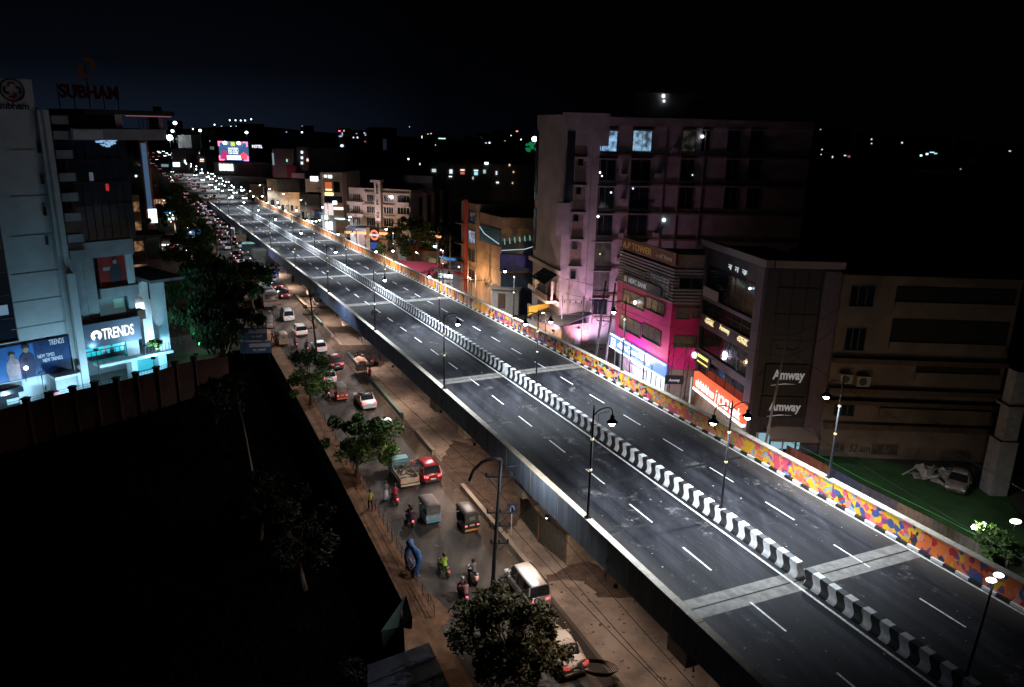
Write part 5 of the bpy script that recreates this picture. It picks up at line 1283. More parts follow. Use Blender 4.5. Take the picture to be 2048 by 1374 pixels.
for k in range(4):
    r2 = fb_.uz(838+k*17,420)[0]; slab(t, fb_, (r2,r2+1.8,2,z-2), .0, .1, M_dkg, 'tall_window'); slab(t, fb_, (r2+2.2,r2+3.2,0,z-1), .0, .9, M_apt, 'fin')
mb = MB(); mb.fb(fa, -5, 3, -14, -8, z, z+3.2); mb.build('roof_room', M_tow, t)
slab(t, fa, (uA+2,uA+6,fa.uz(730,462)[1],fa.uz(730,456)[1]), .02, .2, mat('board_white', (.6,.6,.6), .6), 'board'); slab(t, fa, (uA+6.5,uA+9.5,fa.uz(746,462)[1],fa.uz(746,455)[1]), .02, .2, mat('board_red', (.45,.03,.04), .6, emit=(1,.1,.1), es=.15, sample=False), 'red_board')
flood('warm lamp on the pavement lighting the front of the white apartments', fa.P(uA*.5,9,2.0), (-fa.n+Vector((0,0,.5))), 5200, (1.0,.78,.80), 120)
# filling station
t, fr, a, b, z = box_bldg('filling_station', 'filling station with an orange lit canopy edge below the white apartments', 'filling station', 690, 780, 457, 500, M_far, ang=-.1, depth=10, parapet=0)
for o_ in list(t.children): bpy.data.objects.remove(o_)
mb = MB(); mb.fb(fr,a,b,-9,0,z-1.4,z); mb.build('canopy', mat('canopy_grey', (.10,.11,.13), .6), t)
M_or = emi('orange_edge', (1,.38,.14), 1.8, sample=True); slab(t, fr, (a,b,z-1.45,z-.85), .0, .1, M_or, 'canopy_edge')
for k in range(3): mb = MB(); mb.fb(fr,a+2+k*(b-a-4)/2,a+2.4+k*(b-a-4)/2,-4,-3.6,0,z-1.4); mb.build('column', M_white, t)
slab(t, fr, (a+3,b-2,.4,z-1.8), -8, -7.8, wmat((1,.75,.55),1.3), 'lit_shop')
cs = Vector(g(742,512)); fs = Frame(cs[:2], (.9,-.43)); t2 = thing('fuel_sign', 'upright sign with an orange ring and dark blue bar beside the filling station', 'sign', cs)
zz0 = fs.uz(742,500)[1]; zz1 = fs.uz(742,456)[1]; w_ = fs.uz(757,478)[0]
slab(t2, fs, (-1.2,-.2,0,zz1), -.3, .0, mat('cream_post', (.6,.45,.3), .6, emit=(1,.6,.3), es=.25, sample=False), 'post'); slab(t2, fs, (-.19,w_,.5,zz1), -.3, -.02, mat('sign_back_dark', (.05,.03,.05), .6), 'panel')
ringm(t2, fs, w_*.5, zz1-1.6, .75, 1.25, .06, emi('ring_orange', (1,.25,.1), 1.3), 'ring'); slab(t2, fs, (w_*.5-1.4,w_*.5+1.4,zz1-1.85,zz1-1.35), .07, .12, mat('bar_blue_white', (.3,.3,.5), .5, emit=(.9,.8,.9), es=.9, sample=False), 'bar'); slab(t2, fs, (.0,w_,zz1-5.0,zz1-3.4), .0, .06, mat('panel_blue', (.03,.05,.25), .5, emit=(.1,.2,.8), es=.3, sample=False), 'blue_panel')
# kiosk with orange eave further right
t, fr, a, b, z = box_bldg('service_kiosk', 'small white kiosk with an orange lit eave, right of the dark tree', 'kiosk', 846, 876, 470, 512, M_white, ang=-.1, depth=4, parapet=0)
slab(t, fr, (a-1,b+.8,z-.5,z), .0, 1.0, M_or, 'eave'); slab(t, fr, (a+2.2,a+3.4,.2,z-.8), .02, .1, wmat((.75,.95,1),1.3), 'lit_panel'); slab(t, fr, (a+.5,a+1.6,2.2,z-.8), .02, .1, wmat((.75,.95,1),1.0), 'lit_panel')
# shop front behind the parapet near (890,560)
t, fr, a, b, z = box_bldg('roadside_shop', 'row shop with white lit signs under a maroon roof, behind the mural parapet', 'shop', 868, 925, 545, 580, M_far, ang=-.3, depth=9)
slab(t, fr, (a+1,b,z-1.1,z-.3), .0, .3, wmat((.85,.97,1),2.2), 'lit_sign'); slab(t, fr, (a+.5,b-.5,.4,z-1.5), .0, .05, wmat((.9,.85,.8),.6), 'shop_front')
mb = MB(); mb.hexa([fr.P(a-9,4,2.6),fr.P(a+.5,4,2.6),fr.P(a+.5,-4,4.2),fr.P(a-9,-4,4.2),fr.P(a-9,4,2.75),fr.P(a+.5,4,2.75),fr.P(a+.5,-4,4.4),fr.P(a-9,-4,4.4)]); mb.build('maroon_roof', mat('maroon_sheet', (.28,.03,.05), .6), t)
# framed building with stacked neon
t, fr, a, b, z = box_bldg('neon_building', 'narrow building in a pale frame with stacked neon signs and a white lit ground floor', 'building', 645, 695, 347, 462, mat('frame_grey', (.30,.25,.24), .7, var=.2), ang=-.12, depth=12)
H = z
for (u0_, u1_, za_, zb_, c_, e_) in ((.12,.22,.93,.97,(1,.75,.75),3),(.28,.42,.92,.97,(.75,1,.95),3),(.14,.40,.74,.85,(1,.22,.08),.7),(.16,.40,.71,.73,(1,.85,.5),3),(.12,.45,.62,.67,(1,.85,.35),2.6),(.42,.58,.47,.53,(.75,.85,1),4),(.08,.42,.28,.48,(1,.85,.85),1.1),(.45,.82,.38,.42,(1,.85,.7),3),(.10,.80,-.02,.16,(.85,1,.98),3.2),(.48,.82,.19,.23,(.6,1,.9),3),(-.05,.22,.20,.27,(.7,1,.8),2.6)):
    slab(t, fr, (a+(b-a)*u0_,a+(b-a)*u1_,max(.3,H*za_),H*zb_), .02, .25, emi('neon_%d_%d_%d' % (c_[0]*99,c_[1]*99,e_*10), c_, e_*.8), 'neon_sign')
slab(t, fr, (a+(b-a)*.47,a+(b-a)*.72,H*.68,H*.86), .02, .1, M_glass, 'window'); slab(t, fr, (a+(b-a)*.1,a+(b-a)*.8,H*.5,H*.61), .02, .1, M_dkg, 'window')
slab(t, fr, (a-.2,a+.5,0,H+.3), .0, .4, M_wl, 'frame_post'); slab(t, fr, (b-1.1,b+.1,0,H+.3), .0, .4, M_lil, 'frame_post'); slab(t, fr, (a+.51,b-1.2,H-.1,H+.3), .0, .38, M_wl, 'frame_beam')
slab(t, fr, (b,b+8.5,H*.17,H*.22), .0, .25, emi('neon_row', (.75,1,.92), 2.6), 'neon_sign')
# warm low houses behind the far parapet
for i, (x0,x1,yt,yb,lb) in enumerate(((535,600,362,415,'cream walled low house with a ribbed front, left of the white sign board'),(600,640,392,440,'low cream shop left of the neon building'),(560,600,388,425,'small yellowish shop house behind the parapet lamps'),(500,535,372,405,'small tan house behind the far lamps'))):
    t, fr, a, b, z = box_bldg('low_house', lb, 'house', x0, x1, yt, yb, mat('cream_low_wall', (.38,.29,.20), .85, var=.4, vs=.3), ang=-.15, depth=8)
    for k in range(4): slab(t, fr, (a+(b-a)*(.08+.23*k),a+(b-a)*(.2+.23*k),.6,2.6), .02, .08, wmat((1,.75,.5),.5) if k%2 else M_glass, 'shop_opening')
flood('warm lamp lighting the low cream houses behind the parapet', Vector(g(575,428))+Vector((0,-6,3)), (0,1,.1), 5200, (1,.68,.42), 130)
t, fr, a, b, z = box_bldg('red_shed', 'dark red warehouse with a pale board at its corner, beyond the low houses', 'warehouse', 545, 592, 333, 372, mat('dark_red_sheet', (.22,.02,.05), .7, var=.3, vs=.3), ang=-.1, depth=14)
slab(t, fr, (b-2,b+4.5,1,z-3), .3, .6, mat('blank_board_grey', (.34,.26,.26), .7, emit=(.6,.4,.4), es=.04, sample=False), 'board')
flood('lamp washing the dark red warehouse', fr.P((a+b)/2,12,3), (-fr.n+Vector((0,0,.3))), 900, (1,.5,.55), 120)
t, fr, a, b, z = box_bldg('lit_sign_house', 'dark house with a blank white lit roof sign, left of the neon building', 'house', 612, 645, 362, 425, M_far, ang=-.1)
r = fr.rect(621,351,636,359); slab(t, fr, (r[0],r[1],z,z+1.6), .0, .3, emi('white_sign_lit', (.9,.97,1), 3), 'lit_sign')
# the hoarding
cb = g(469,352); fb2 = Frame(cb[:2], (.99,-.12))
t = thing('billboard_building', 'dark building carrying the far pink framed hoarding and a white lit sign', 'building', (cb[0],cb[1],0))
a = fb2.uz(428,340)[0]; b = fb2.uz(545,340)[0]; z = fb2.uz(480,326)[1]
mb = MB(); mb.fb(fb2,a,b,-20,0,0,z); mb.build('wall', M_far, t)
r = fb2.rect(439,328,468,341); 
for k in range(4): slab(t, fb2, (r[0]+(r[1]-r[0])*k/4+.1,r[0]+(r[1]-r[0])*(k+1)/4-.5,r[2],r[3]), .1, .5, emi('sign_pale_green', (.80,1,.93), 2.4), 'lit_letter')
t = thing('hoarding', 'large far hoarding with pink lit corners, white lines of text and a red house symbol', 'hoarding', fb2.P(0,.5,z))
r = fb2.rect(440,283,498,321); slab(t, fb2, (r[0],r[1],r[2],r[3]), .5, 1.0, mat('hoarding_blue', (.02,.05,.12), .5, emit=(.10,.25,.55), es=.5, sample=False), 'panel')
w_ = r[1]-r[0]; h_ = r[3]-r[2]
Mp = emi('pink_corner', (1,.12,.25), 4)
for (u0_, z0_, du, dz) in ((0,0,1,1),(1,0,-1,1),(0,1,1,-1),(1,1,-1,-1)):
    x = r[0]+u0_*w_; y = r[2]+z0_*h_; mb = MB(); mb.fb(fb2,min(x,x+du*w_*.16),max(x,x+du*w_*.16),1.0,1.3,min(y,y+dz*.6),max(y,y+dz*.6)); mb.fb(fb2,min(x,x+du*.6),max(x,x+du*.6),1.305,1.6,min(y,y+dz*h_*.25),max(y,y+dz*h_*.25)); mb.build('corner_light', Mp, t)
Mw = emi('hoarding_white', (.92,.96,1), 2.2)
for k, (zz_, s_) in enumerate(((.58,'NAZDEEKI'),(.46,'RA.ASLI'),(.34,'GHAR'))): textmesh(s_, 'lettering', Mw, t, fb2.M(r[0]+w_*.32,1.02,r[2]+h_*zz_), h_*.10, .1, width=w_*.34)
slab(t, fb2, (r[0]+w_*.26,r[0]+w_*.74,r[2]+h_*.05,r[2]+h_*.26), 1.0, 1.1, emi('hoarding_bar', (.9,.95,1), 3), 'white_band')
slab(t, fb2, (r[0]+w_*.42,r[0]+w_*.56,r[2]+h_*.76,r[2]+h_*.98), 1.0, 1.1, emi('hoarding_yellow', (.75,.8,.08), 1.1), 'yellow_square')
slab(t, fb2, (r[0]+w_*.08,r[0]+w_*.26,r[2]+h_*.08,r[2]+h_*.5), 1.0, 1.1, emi('hoarding_pink', (.8,.04,.22), .8), 'pink_figure')
mb = MB(); hx = r[0]+w_*.84; hy = r[2]+h_*.12; mb.loft([[fb2.P(hx+a_,dd,hy+b_) for a_, b_ in ((-1.9,0),(1.9,0),(1.9,1.8),(2.6,1.8),(0,3.6),(-2.6,1.8),(-1.9,1.8))] for dd in (1.05,1.15)], smooth=False); mb.build('house_symbol', emi('house_red', (.9,.08,.12), 1.4), t)
for k in (.25,.72): mb = MB(); mb.ball(fb2.P(r[0]+w_*k,2,r[3]-.8),.9,8,sx=1.3); mb.build('spot_lamp', emi('hoarding_spot', (.85,.95,1), 9), t)
textmesh('HOTEL', 'lettering', emi('far_letters', (.8,.85,1), 2.0), t, fb2.M(r[1]+w_*.12,0,r[2]+h_*.70), 1.6, .2, width=w_*.35)
# far street end: signs and mast lights
def far_bldg(x0, x1, yt, yb, lb, m=None, lights=(), ang=0.0):
    t, fr, a, b, z = box_bldg('distant_building', lb, 'building', x0, x1, yt, yb, m or M_far, ang=ang, depth=20, group='dark distant buildings of the town')
    for (x, y, w, h, c_, e_) in lights:
        r = fr.rect(x-w/2, y-h/2, x+w/2, y+h/2); slab(t, fr, r, .02, .3, emi('fw_%d_%d_%d_%d' % (c_[0]*99,c_[1]*99,c_[2]*99,e_*10), c_, e_), 'lit_window')
    return t
Cw = (.75,.9,1); Wm = (1,.7,.5); Gn = (.3,1,.7)
far_bldg(618,700,300,380,'distant block with a column of three cyan windows and one bright warm window', lights=((606+16,304,0.1,0.1,Cw,.1),))
far_bldg(585,622,296,372,'distant dark block with three stacked cyan windows', lights=((604,304.5,4,5,Cw,1.6),(604,315.5,4,5,Cw,1.6),(604,326,4,5,Cw,1.6),(618,320,9,5,Wm,1.5)))
far_bldg(546,586,300,372,'distant block with a pale lit left edge and a green window', lights=((546.5,318,3,24,(.6,.75,.85),.35),(574,321,2,5,Gn,1.2)))
far_bldg(860,1062,330,400,'distant low block with a row of lit windows left of the tall tower', lights=((868,341,8,6,(.7,.85,.9),.8),(902,343,6,8,Cw,1.1),(901,353,6,1.6,(.9,.9,1),2),(925,340,8,2,(1,.6,.5),2.2),(925,346,8,5,(.8,.25,.2),.6),(952,341,8,2,Cw,2),(952,347,7,6,(.35,.75,.8),1.2),(969,343,5,7,(.5,.7,.7),.8),(993,344,3,2,Cw,1.6),(993,348,3,2,Cw,1.6),(946,356,2,5,Cw,.8),(973,326.5,7,4,Cw,5),(1019,330,2.5,4,(1,.8,.7),1),(1027,344,2.4,3,Wm,1),(995,365,5,2.4,Cw,2),(1025,366,2,3,Wm,1),(840,328,2,4,Wm,1.6),(817,318,3,3,(1,1,.95),2.4)))
far_bldg(735,768,279,300,'distant slab with pale ribs and one warm lit window', m=mat('far_pale_slab', (.3,.33,.38), .8, emit=(.3,.45,.7), es=.025, sample=False), lights=((754,291,3,2,(1,.7,.7),2.4),))
far_bldg(870,895,270,300,'distant building with a cyan strip light along its top', lights=((884,277,14,1.6,(.6,.95,1),1.8),(844,274,1.6,5,(1,.9,.5),1.6),(856,268,3,1.5,Wm,1),(862,267,3,1.5,Wm,1.2),(871,290,1.6,2.4,Wm,1)))
far_bldg(955,985,268,300,'distant building with stacked pale lights beside the tall tower', lights=((963.5,276,1.6,3,(.7,1,.8),1.4),(963.5,281,1.6,3,(.7,1,.8),1.2),(979,285.5,2.6,2.6,(.8,.95,1),3),(972,286,3,1.4,Cw,1.2),(1022,271,2,2,(1,1,.9),1.5),(1034,262.5,4,2,(1,.3,.15),2.4),(1042,279,2,3,(.9,.95,1),2),(1010,281.5,3,1.4,Wm,.6)))
far_bldg(700,735,262,300,'distant dark block with scattered pinpoint lights', lights=((707,275,2,2.6,(.6,.7,1),1.8),(715,275,2.2,2.8,(.9,.95,1),2),(713,267,2,1.2,Cw,.8),(729,266,3,2,(.5,.7,1),1.2),(731,270,2.4,1.4,(.7,.85,1),1.2),(730,283,2,1.6,(1,.3,.2),.9),(803,281.6,2.2,2.2,(.9,1,.95),1.6),(819,253.6,1.6,1.6,(1,.9,.8),.8)))
far_bldg(675,692,258,330,'distant tower with a red light and a thin white mast light', lights=((679,262,4,2,(1,.1,.25),3),(688,261.5,1.6,2.4,(1,.9,.8),1.2),(684.6,268,1.2,6,(.8,.85,1),1),(681,272.5,6,2,(.35,.5,.8),1.4),(684,291.5,5,4,(.65,.85,1),2.6),(638,288,2,2,(.9,.9,1),2.2)))
far_bldg(560,645,268,345,'distant wide dark block above the red warehouse, two pale lights near its top', m=mat('far_black', (.05,.05,.06), .9), lights=((573,264,2,2,(.8,.8,.9),.6),(604,264.5,3,3,(.8,.95,1),2.6),(604.5,252,1.8,1.8,(.8,.8,.8),.5)))
# right hand darkness: unlit blocks with scattered pinpoints
for i, (x0,x1,yt,yb,lg,lb) in enumerate(((1625,1700,258,330,((1641,259,2,2,(.9,.8,.9),.7),(1644,299,2.4,2,(.95,.9,.9),1.1),(1642,309,2.4,1.6,Cw,1.1),(1665,314,2.4,4,(.9,.95,.8),.9),(1690,311,4,2,(.8,.95,.8),1.1),(1698,313,5,4,(.6,.2,.2),.4)),'far dark block right of the tall tower with scattered pinpoint lights'),
    (1725,1790,270,330,((1743,278.5,2.6,2.6,(.9,.85,.85),1.1),(1743,287,2.6,2.2,(.9,.85,.85),1),(1780,318,3,3,(.4,.35,.3),.5)),'far dark block with two stacked pinpoint lights'),
    (1795,1900,275,340,((1804,285.5,3,3,(.9,.9,.8),1.2),(1842,311,4,3,(.65,.95,1),2.6),(1854,308,4.5,3.4,(.65,.95,1),2.2),(1864,304.6,9,1.8,(.4,.75,.9),1.6),(1871,307,6,2.4,(.4,.75,.9),1.2),(1921,338,2.4,3,(.6,.6,.5),.5)),'far dark block with a broken cyan strip of lights'),
    (1980,2048,290,340,((2019.6,302,4.4,2.2,(.6,.8,.9),1.1),),'far dark block at the right edge with a single cyan light'))):
    far_bldg(x0,x1,yt,yb,lb,m=mat('far_black', (.05,.05,.06), .9),lights=lg)
# unlit silhouettes of the town (share a label: nothing tells them apart)
random.seed(11)
for k in range(46):
    x = 350+R()*1650; 
    if 1070 < x < 1640: continue
    yb = 284+R()*30+(x-1024)*.024; h = 10+R()*24; w = 14+R()*34
    t, fr, a, b, z = box_bldg('distant_building', 'unlit dark building far off in the town, barely told from the night', 'building', x-w/2, x+w/2, yb-h, yb+6, M_far, ang=(R()-.5)*.8, depth=18, group='unlit far buildings')
# skyline blocks beside the avenue on the left horizon
for (x0,x1,yt,yb,lb,lg) in ((358,384,272,325,'far tall slab left of the avenue end, bluish in the glow',((368,300,1,40,(.2,.35,.6),.12),)),(384,400,274,320,'far dark slab beside a thin lit mast',((382,285,1.4,14,(.4,.55,.75),.6),(381,291.5,2.4,2.4,(.85,.95,1),3))),(402,430,282,312,'far pale terrace with warm lit windows left of the hoarding',((402,288,5,3,(1,.75,.5),2),(414,289,3,3,(1,.6,.4),.5),(414,281.6,12,1.4,(.6,.85,.85),1.2),(424,296,8,6,(.35,.45,.45),.25))),(378,402,302,330,'far dark block with a bluish window grid',((387,316,9,9,(.12,.2,.35),.5),(392,306,14,2,(.75,.9,1),2.2))),(345,372,300,345,'far block with a broad white lit board beside the avenue',((353,329,13,8,(.8,1,.98),3),(370,323,2.4,6,(.8,1,.98),3))),(318,342,322,340,'far pale footbridge like block across the avenue end',((330,331,14,5,(.35,.5,.6),.5)  ,)),(394,412,314,345,'far dark block with an arched warm light',((404,319,7,2,(1,.75,.6),2.5),(404,322.5,8,1.4,(1,.7,.5),1.6)))):
    far_bldg(x0,x1,yt,yb,lb,lights=lg)

# ================================================================== VEHICLES (local +Y is forward)
def paint(name, col, rough=.3): return mat('paint_'+name, col, rough, .15, spec=.6)
def ringp(y, zb, zt, w, top=.9, n_round=.10):
    """closed body cross-section, half width w"""
    return [(-w*.86,y,zb),(-w,y,zb+.16),(-w,y,zt-.22),(-w*.97,y,zt-.06),(-w*top*.88,y,zt),(0,y,zt+.015),(w*top*.88,y,zt),(w*.97,y,zt-.06),(w,y,zt-.22),(w,y,zb+.16),(w*.86,y,zb)]
def wheel(par, x, y, r, w=.2):
    mb = MB(); sg = 1 if x > 0 else -1
    mb.tube([(x-w/2,y,r),(x-w*.4,y,r),(x+w*.4,y,r),(x+w/2,y,r)], [r*.9,r,r,r*.9], 14); o = mb.build('wheel', M_tyre, par)
    mb = MB(); mb.tube([(x+sg*w*.40,y,r),(x+sg*(w/2+.012),y,r)], r*.62, 10); mb.build('rim', M_rim, o)
def car(label, kind, pm, tail=True, L=None, Wd=None, roofm=None, group='cars in the left street'):
    t = thing('car', label, 'car', world=False); t['group'] = group
    P = {'hatch':(3.7,.83,1.50,.93), 'sedan':(4.4,.88,1.45,.93), 'suv':(4.2,.90,1.68,1.02), 'van':(4.4,.86,1.85,.98)}[kind]
    Ln, w, H, belt = P; h = Ln/2
    if kind == 'sedan': st = [(-h,.42,.78,.80),(-h+.12,.30,.90,.95),(-h+.7,.22,.97,1),(-h+1.2,.22,.98,1),(-.1,.20,belt,1),(h-1.4,.22,.90,1),(h-.5,.25,.78,.98),(h-.1,.32,.66,.90),(h,.42,.58,.78)]
    elif kind == 'van': st = [(-h,.42,1.0,.86),(-h+.1,.28,1.03,.97),(-h+.9,.22,1.03,1),(0,.2,1.02,1),(h-1.0,.22,.98,1),(h-.35,.26,.86,.97),(h-.05,.34,.70,.9),(h,.42,.6,.8)]
    else: st = [(-h,.42,.92,.84),(-h+.1,.28,belt,.96),(-h+.7,.22,belt+.02,1),(0,.20,belt,1),(h-1.15,.22,belt-.02,1),(h-.4,.26,belt-.15,.97),(h-.06,.34,.68,.9),(h,.42,.6,.78)]
    mb = MB(); mb.loft([ringp(y, zb, zt, w*k) for y, zb, zt, k in st]); mb.build('body', pm, t)
    if kind == 'sedan': g_ = [(-h+.75,.70),(-h+1.35,.80),(-.2,.80),(h-1.75,.76),(h-1.25,.72)]; zz = [belt,H-.07,H-.05,H-.12,belt-.03]
    elif kind == 'van': g_ = [(-h+.06,.80),(-h+.22,.82),(0,.82),(h-1.3,.80),(h-.75,.74)]; zz = [belt,H-.07,H-.05,H-.10,belt-.05]
    else: g_ = [(-h+.10,.74),(-h+.55,.80),(-.2,.82),(h-1.75,.78),(h-1.15,.74)]; zz = [belt,H-.08,H-.05,H-.12,belt-.05]
    # glasshouse: lofted along y
    rr = []
    for (y, k), z in zip(g_, zz):
        b = belt-.06; rr.append([(-w*.93,y,b),(-w*k,y,max(b+.02,z)),(w*k,y,max(b+.02,z)),(w*.93,y,b)])
    mb = MB(); mb.loft(rr, smooth=False); mb.build('windows', M_glass, t)
    # roof skin and pillars
    mb = MB(); y0, y1, y2 = g_[1][0], g_[2][0], g_[3][0]
    mb.loft([[(-w*g_[1][1]*1.01,y0-.04,H-.10),(-w*.5,y0-.04,H-.03),(w*.5,y0-.04,H-.03),(w*g_[1][1]*1.01,y0-.04,H-.10)],
             [(-w*g_[2][1]*1.02,y1,H-.07),(-w*.5,y1,H+.01),(w*.5,y1,H+.01),(w*g_[2][1]*1.02,y1,H-.07)],
             [(-w*g_[3][1]*1.02,y2+.02,H-.14),(-w*.5,y2+.02,H-.07),(w*.5,y2+.02,H-.07),(w*g_[3][1]*1.02,y2+.02,H-.14)]], smooth=True); mb.build('roof', roofm or pm, t)
    mb = MB()
    for sg in (-1,1):
        mb.tube([(sg*w*.94,g_[0][0],belt-.04),(sg*w*g_[1][1]*1.0,y0,H-.10)], .045, 5); mb.tube([(sg*w*.94,g_[-1][0]+.02,belt-.06),(sg*w*g_[3][1]*1.0,y2,H-.14)], .04, 5)
        mb.tube([(sg*w*.965,-.1,belt-.05),(sg*w*g_[2][1]*1.02,-.1,H-.10)], .04, 5)
    mb.build('pillars', pm, t)
    for sx in (-1,1):
        for yy in (-h+.75, h-.8): wheel(t, sx*(w-.09), yy, .31)
        mb = MB(); mb.box(sx*w*.62-.13,sx*w*.62+.13,-h-.015,-h+.10,.72,.90); mb.box(sx*w*.82-.09,sx*w*.82+.09,-h+.02,-h+.16,.74,.96); mb.build('taillight', M_red_tail if tail else M_dim_tail, t)
        mb = MB(); mb.box(sx*w*.70-.15,sx*w*.70+.15,h-.2,h-.02,.60,.72); mb.build('headlight', M_white, t)
        mb = MB(); mb.box(sx*(w+.08)-.09,sx*(w+.08)+.09,h-1.55,h-1.40,belt-.02,belt+.12); mb.build('wing_mirror', pm, t)
    mb = MB(); mb.box(-w*.86,w*.86,-h-.07,-h+.08,.30,.46); mb.build('bumper', mat('bumper_dark', (.05,.05,.055), .6) if kind == 'suv' else pm, t)
    mb = MB(); mb.box(-.24,.24,-h-.085,-h-.06,.54,.66); mb.build('number_plate', M_white, t)
    return t
def put(t, px_, py_, z=0.012, turn=0.0, back=False, lane=None):
    p = Vector(g(px_, py_, z)); s_, o_ = so(p.x, p.y); t.location = p; t.rotation_euler = (0,0,head(s_, back)+rad(turn))
    if t.name.split('.')[0] in ('car','auto_rickshaw','motorcycle','scooter','pickup_truck') and z < .05 and 'parked' not in t['label'] and 'covered' not in t['label']:
        ly = {'car':2.2,'auto_rickshaw':1.4,'pickup_truck':2.4}.get(t.name.split('.')[0],.8)
        lamp_light('headlight_beam', t, (0,ly,.72), 95, (1,.93,.78) if o_ > -14 else (.85,.95,1), .06, spot=64, rot=aim((0,1,-.16)), blend=.7)
    return t
M_silver = paint('silver', (.42,.44,.45)); M_wht = paint('white', (.74,.74,.72), .35); M_redp = paint('red', (.28,.02,.03)); M_mar = paint('maroon', (.10,.012,.018)); M_blk = paint('black', (.012,.012,.014)); M_grey = paint('grey', (.16,.17,.18))
put(car('red hatchback with lit tail lamps beside the tail of the caged pickup', 'suv', M_redp), 851, 950, turn=1)
put(car('white hatchback half behind the mango tree at the bottom of the street', 'van', M_wht), 1052, 1185)
put(car('white hatchback just beyond the bushy street tree', 'hatch', M_wht), 766, 862)
put(car('silver white sedan in the middle of the street, seen from behind', 'sedan', M_wht), 730, 808, roofm=None) if False else put(car('pale sedan with a dark roof in the middle of the street', 'sedan', M_wht, roofm=M_blk), 730, 808)
put(car('dark maroon car with lit tail lamps behind the drooping street tree', 'suv', M_mar), 668, 732)
put(car('black car parked on the paving under the flyover', 'suv', M_blk, tail=False), 727, 726, z=.055)
put(car('white hatchback partly hidden by the small street tree', 'hatch', M_wht), 655, 760)
put(car('white large car in front of the cream auto rickshaw', 'suv', M_wht), 599, 668)
put(car('pale blue white minicar behind the bus', 'van', mat('paint_pale_blue', (.45,.55,.58), .35)), 574, 638)
put(car('white car beside the tall utility pole, next to a dark motorcycle', 'hatch', M_wht), 638, 700)
put(car('silver car standing under the flyover edge above the speed sign', 'suv', M_silver, tail=False), 641, 612, z=.055, back=True)
put(car('cloth covered pale car below the mango tree at the bottom', 'sedan', mat('paint_cream', (.45,.36,.28), .7), tail=False), 1118, 1310)

def auto(label, bm, cm, tail=False, plate=True):
    t = thing('auto_rickshaw', label, 'auto rickshaw', world=False); t['group'] = 'auto rickshaws in the left street'
    mb = MB(); w = .64
    mb.loft([[(-w*a,y,zb),(-w,y,zb+.15),(-w,y,zt),(w,y,zt),(w,y,zb+.15),(w*a,y,zb)] for y, zb, zt, a in ((-1.35,.45,.98,.8),(-1.25,.3,1.02,.9),(-.5,.25,1.0,.95),(.1,.25,.45,.95))], smooth=False)
    mb.loft([[(-w*k,y,.28),(-w*k,y,zt),(w*k,y,zt),(w*k,y,.28)] for y, k, zt in ((.55,.85,.5),(.75,.8,1.0),(1.05,.55,1.02),(1.25,.3,.8))], smooth=False); mb.build('body', bm, t)
    mb = MB(); mb.loft([[(-w*1.0*k,y,z-.16),(-w*.9*k,y,z-.02),(-w*.4,y,z+.04),(w*.4,y,z+.04),(w*.9*k,y,z-.02),(w*1.0*k,y,z-.16)] for y, z, k in ((-1.30,1.72,.95),(-1.05,1.80,1.0),(0,1.84,1.0),(.7,1.78,.97),(.95,1.66,.9))], smooth=True); mb.build('canopy', cm, t)
    mb = MB(); mb.quad((-w*.9,-1.34,1.0),(w*.9,-1.34,1.0),(w*.84,-1.31,1.66),(-w*.84,-1.31,1.66)); mb.quad((-w*.84,-1.29,1.66),(w*.84,-1.29,1.66),(w*.9,-1.32,1.0),(-w*.9,-1.32,1.0)); bk = mb.build('rear_curtain', cm, t)
    mb = MB(); mb.box(-.22,.22,-1.37,-1.345,1.22,1.52); mb.build('rear_window', mat('curtain_window', (.20,.17,.16), .3), bk)
    for sg in (-1,1):
        for y in (-1.2,-.45,.62): mb = MB(); mb.tube([(sg*w*.94,y,.95 if y < 0 else .45),(sg*w*.92,y+.05,1.68)], .025, 5); mb.build('roof_pillar', M_black, t)
    mb = MB(); mb.box(-w*.85,w*.85,-1.1,-.5,.55,.72); mb.box(-w*.85,w*.85,-1.2,-1.05,.72,1.15); mb.box(-.3,.3,.15,.45,.5,.68); mb.build('seats', M_black, t)
    mb = MB(); mb.quad((-w*.75,.82,1.02),(-w*.72,.93,1.62),(w*.72,.93,1.62),(w*.75,.82,1.02)); mb.build('windscreen', M_glass, t)
    for sx in (-1,1):
        wheel(t, sx*.55, -.85, .24, .12)
        mb = MB(); mb.box(sx*.50-.09,sx*.50+.09,-1.38,-1.33,.72,.84); mb.build('taillight', M_red_tail if tail else M_dim_tail, t)
    wheel(t, 0, .98, .24, .12)
    mb = MB(); mb.box(-w*.98,w*.98,-1.46,-1.36,.36,.48); mb.build('bumper', mat('bumper_orange', (.6,.25,.06), .5) if tail else bm, t)
    mb = MB(); mb.box(-.2,.2,-1.375,-1.35,.72,.88); mb.build('number_plate', mat('plate_dull', (.5,.35,.3), .6), t)
    return t
M_ablue = mat('rickshaw_blue', (.16,.36,.42), .5); M_ablk = mat('rickshaw_black', (.02,.02,.02), .4); M_canv = mat('canvas_grey', (.17,.15,.14), .7, var=.3); M_canb = mat('canvas_dark', (.06,.05,.045), .5)
M_cream_a = mat('rickshaw_cream', (.45,.36,.28), .6)
put(auto('pale blue auto rickshaw with a grey canvas hood, beside the black one', M_ablue, M_canv), 857, 1036)
put(auto('black auto rickshaw with glowing red tail lamps, beside the kerb wall', M_ablk, M_canb, tail=True), 932, 1052)
put(auto('white and maroon auto rickshaw between the tree and the pale sedan', mat('rickshaw_maroon', (.30,.05,.07), .5), M_canv, tail=True), 680, 796)
put(auto('cream auto rickshaw beside the footpath, next to a red scooter', M_cream_a, M_cream_a), 565, 688)
put(auto('dim auto rickshaw beside the footpath, ahead of the white large car', M_canv, M_canv), 540, 655)

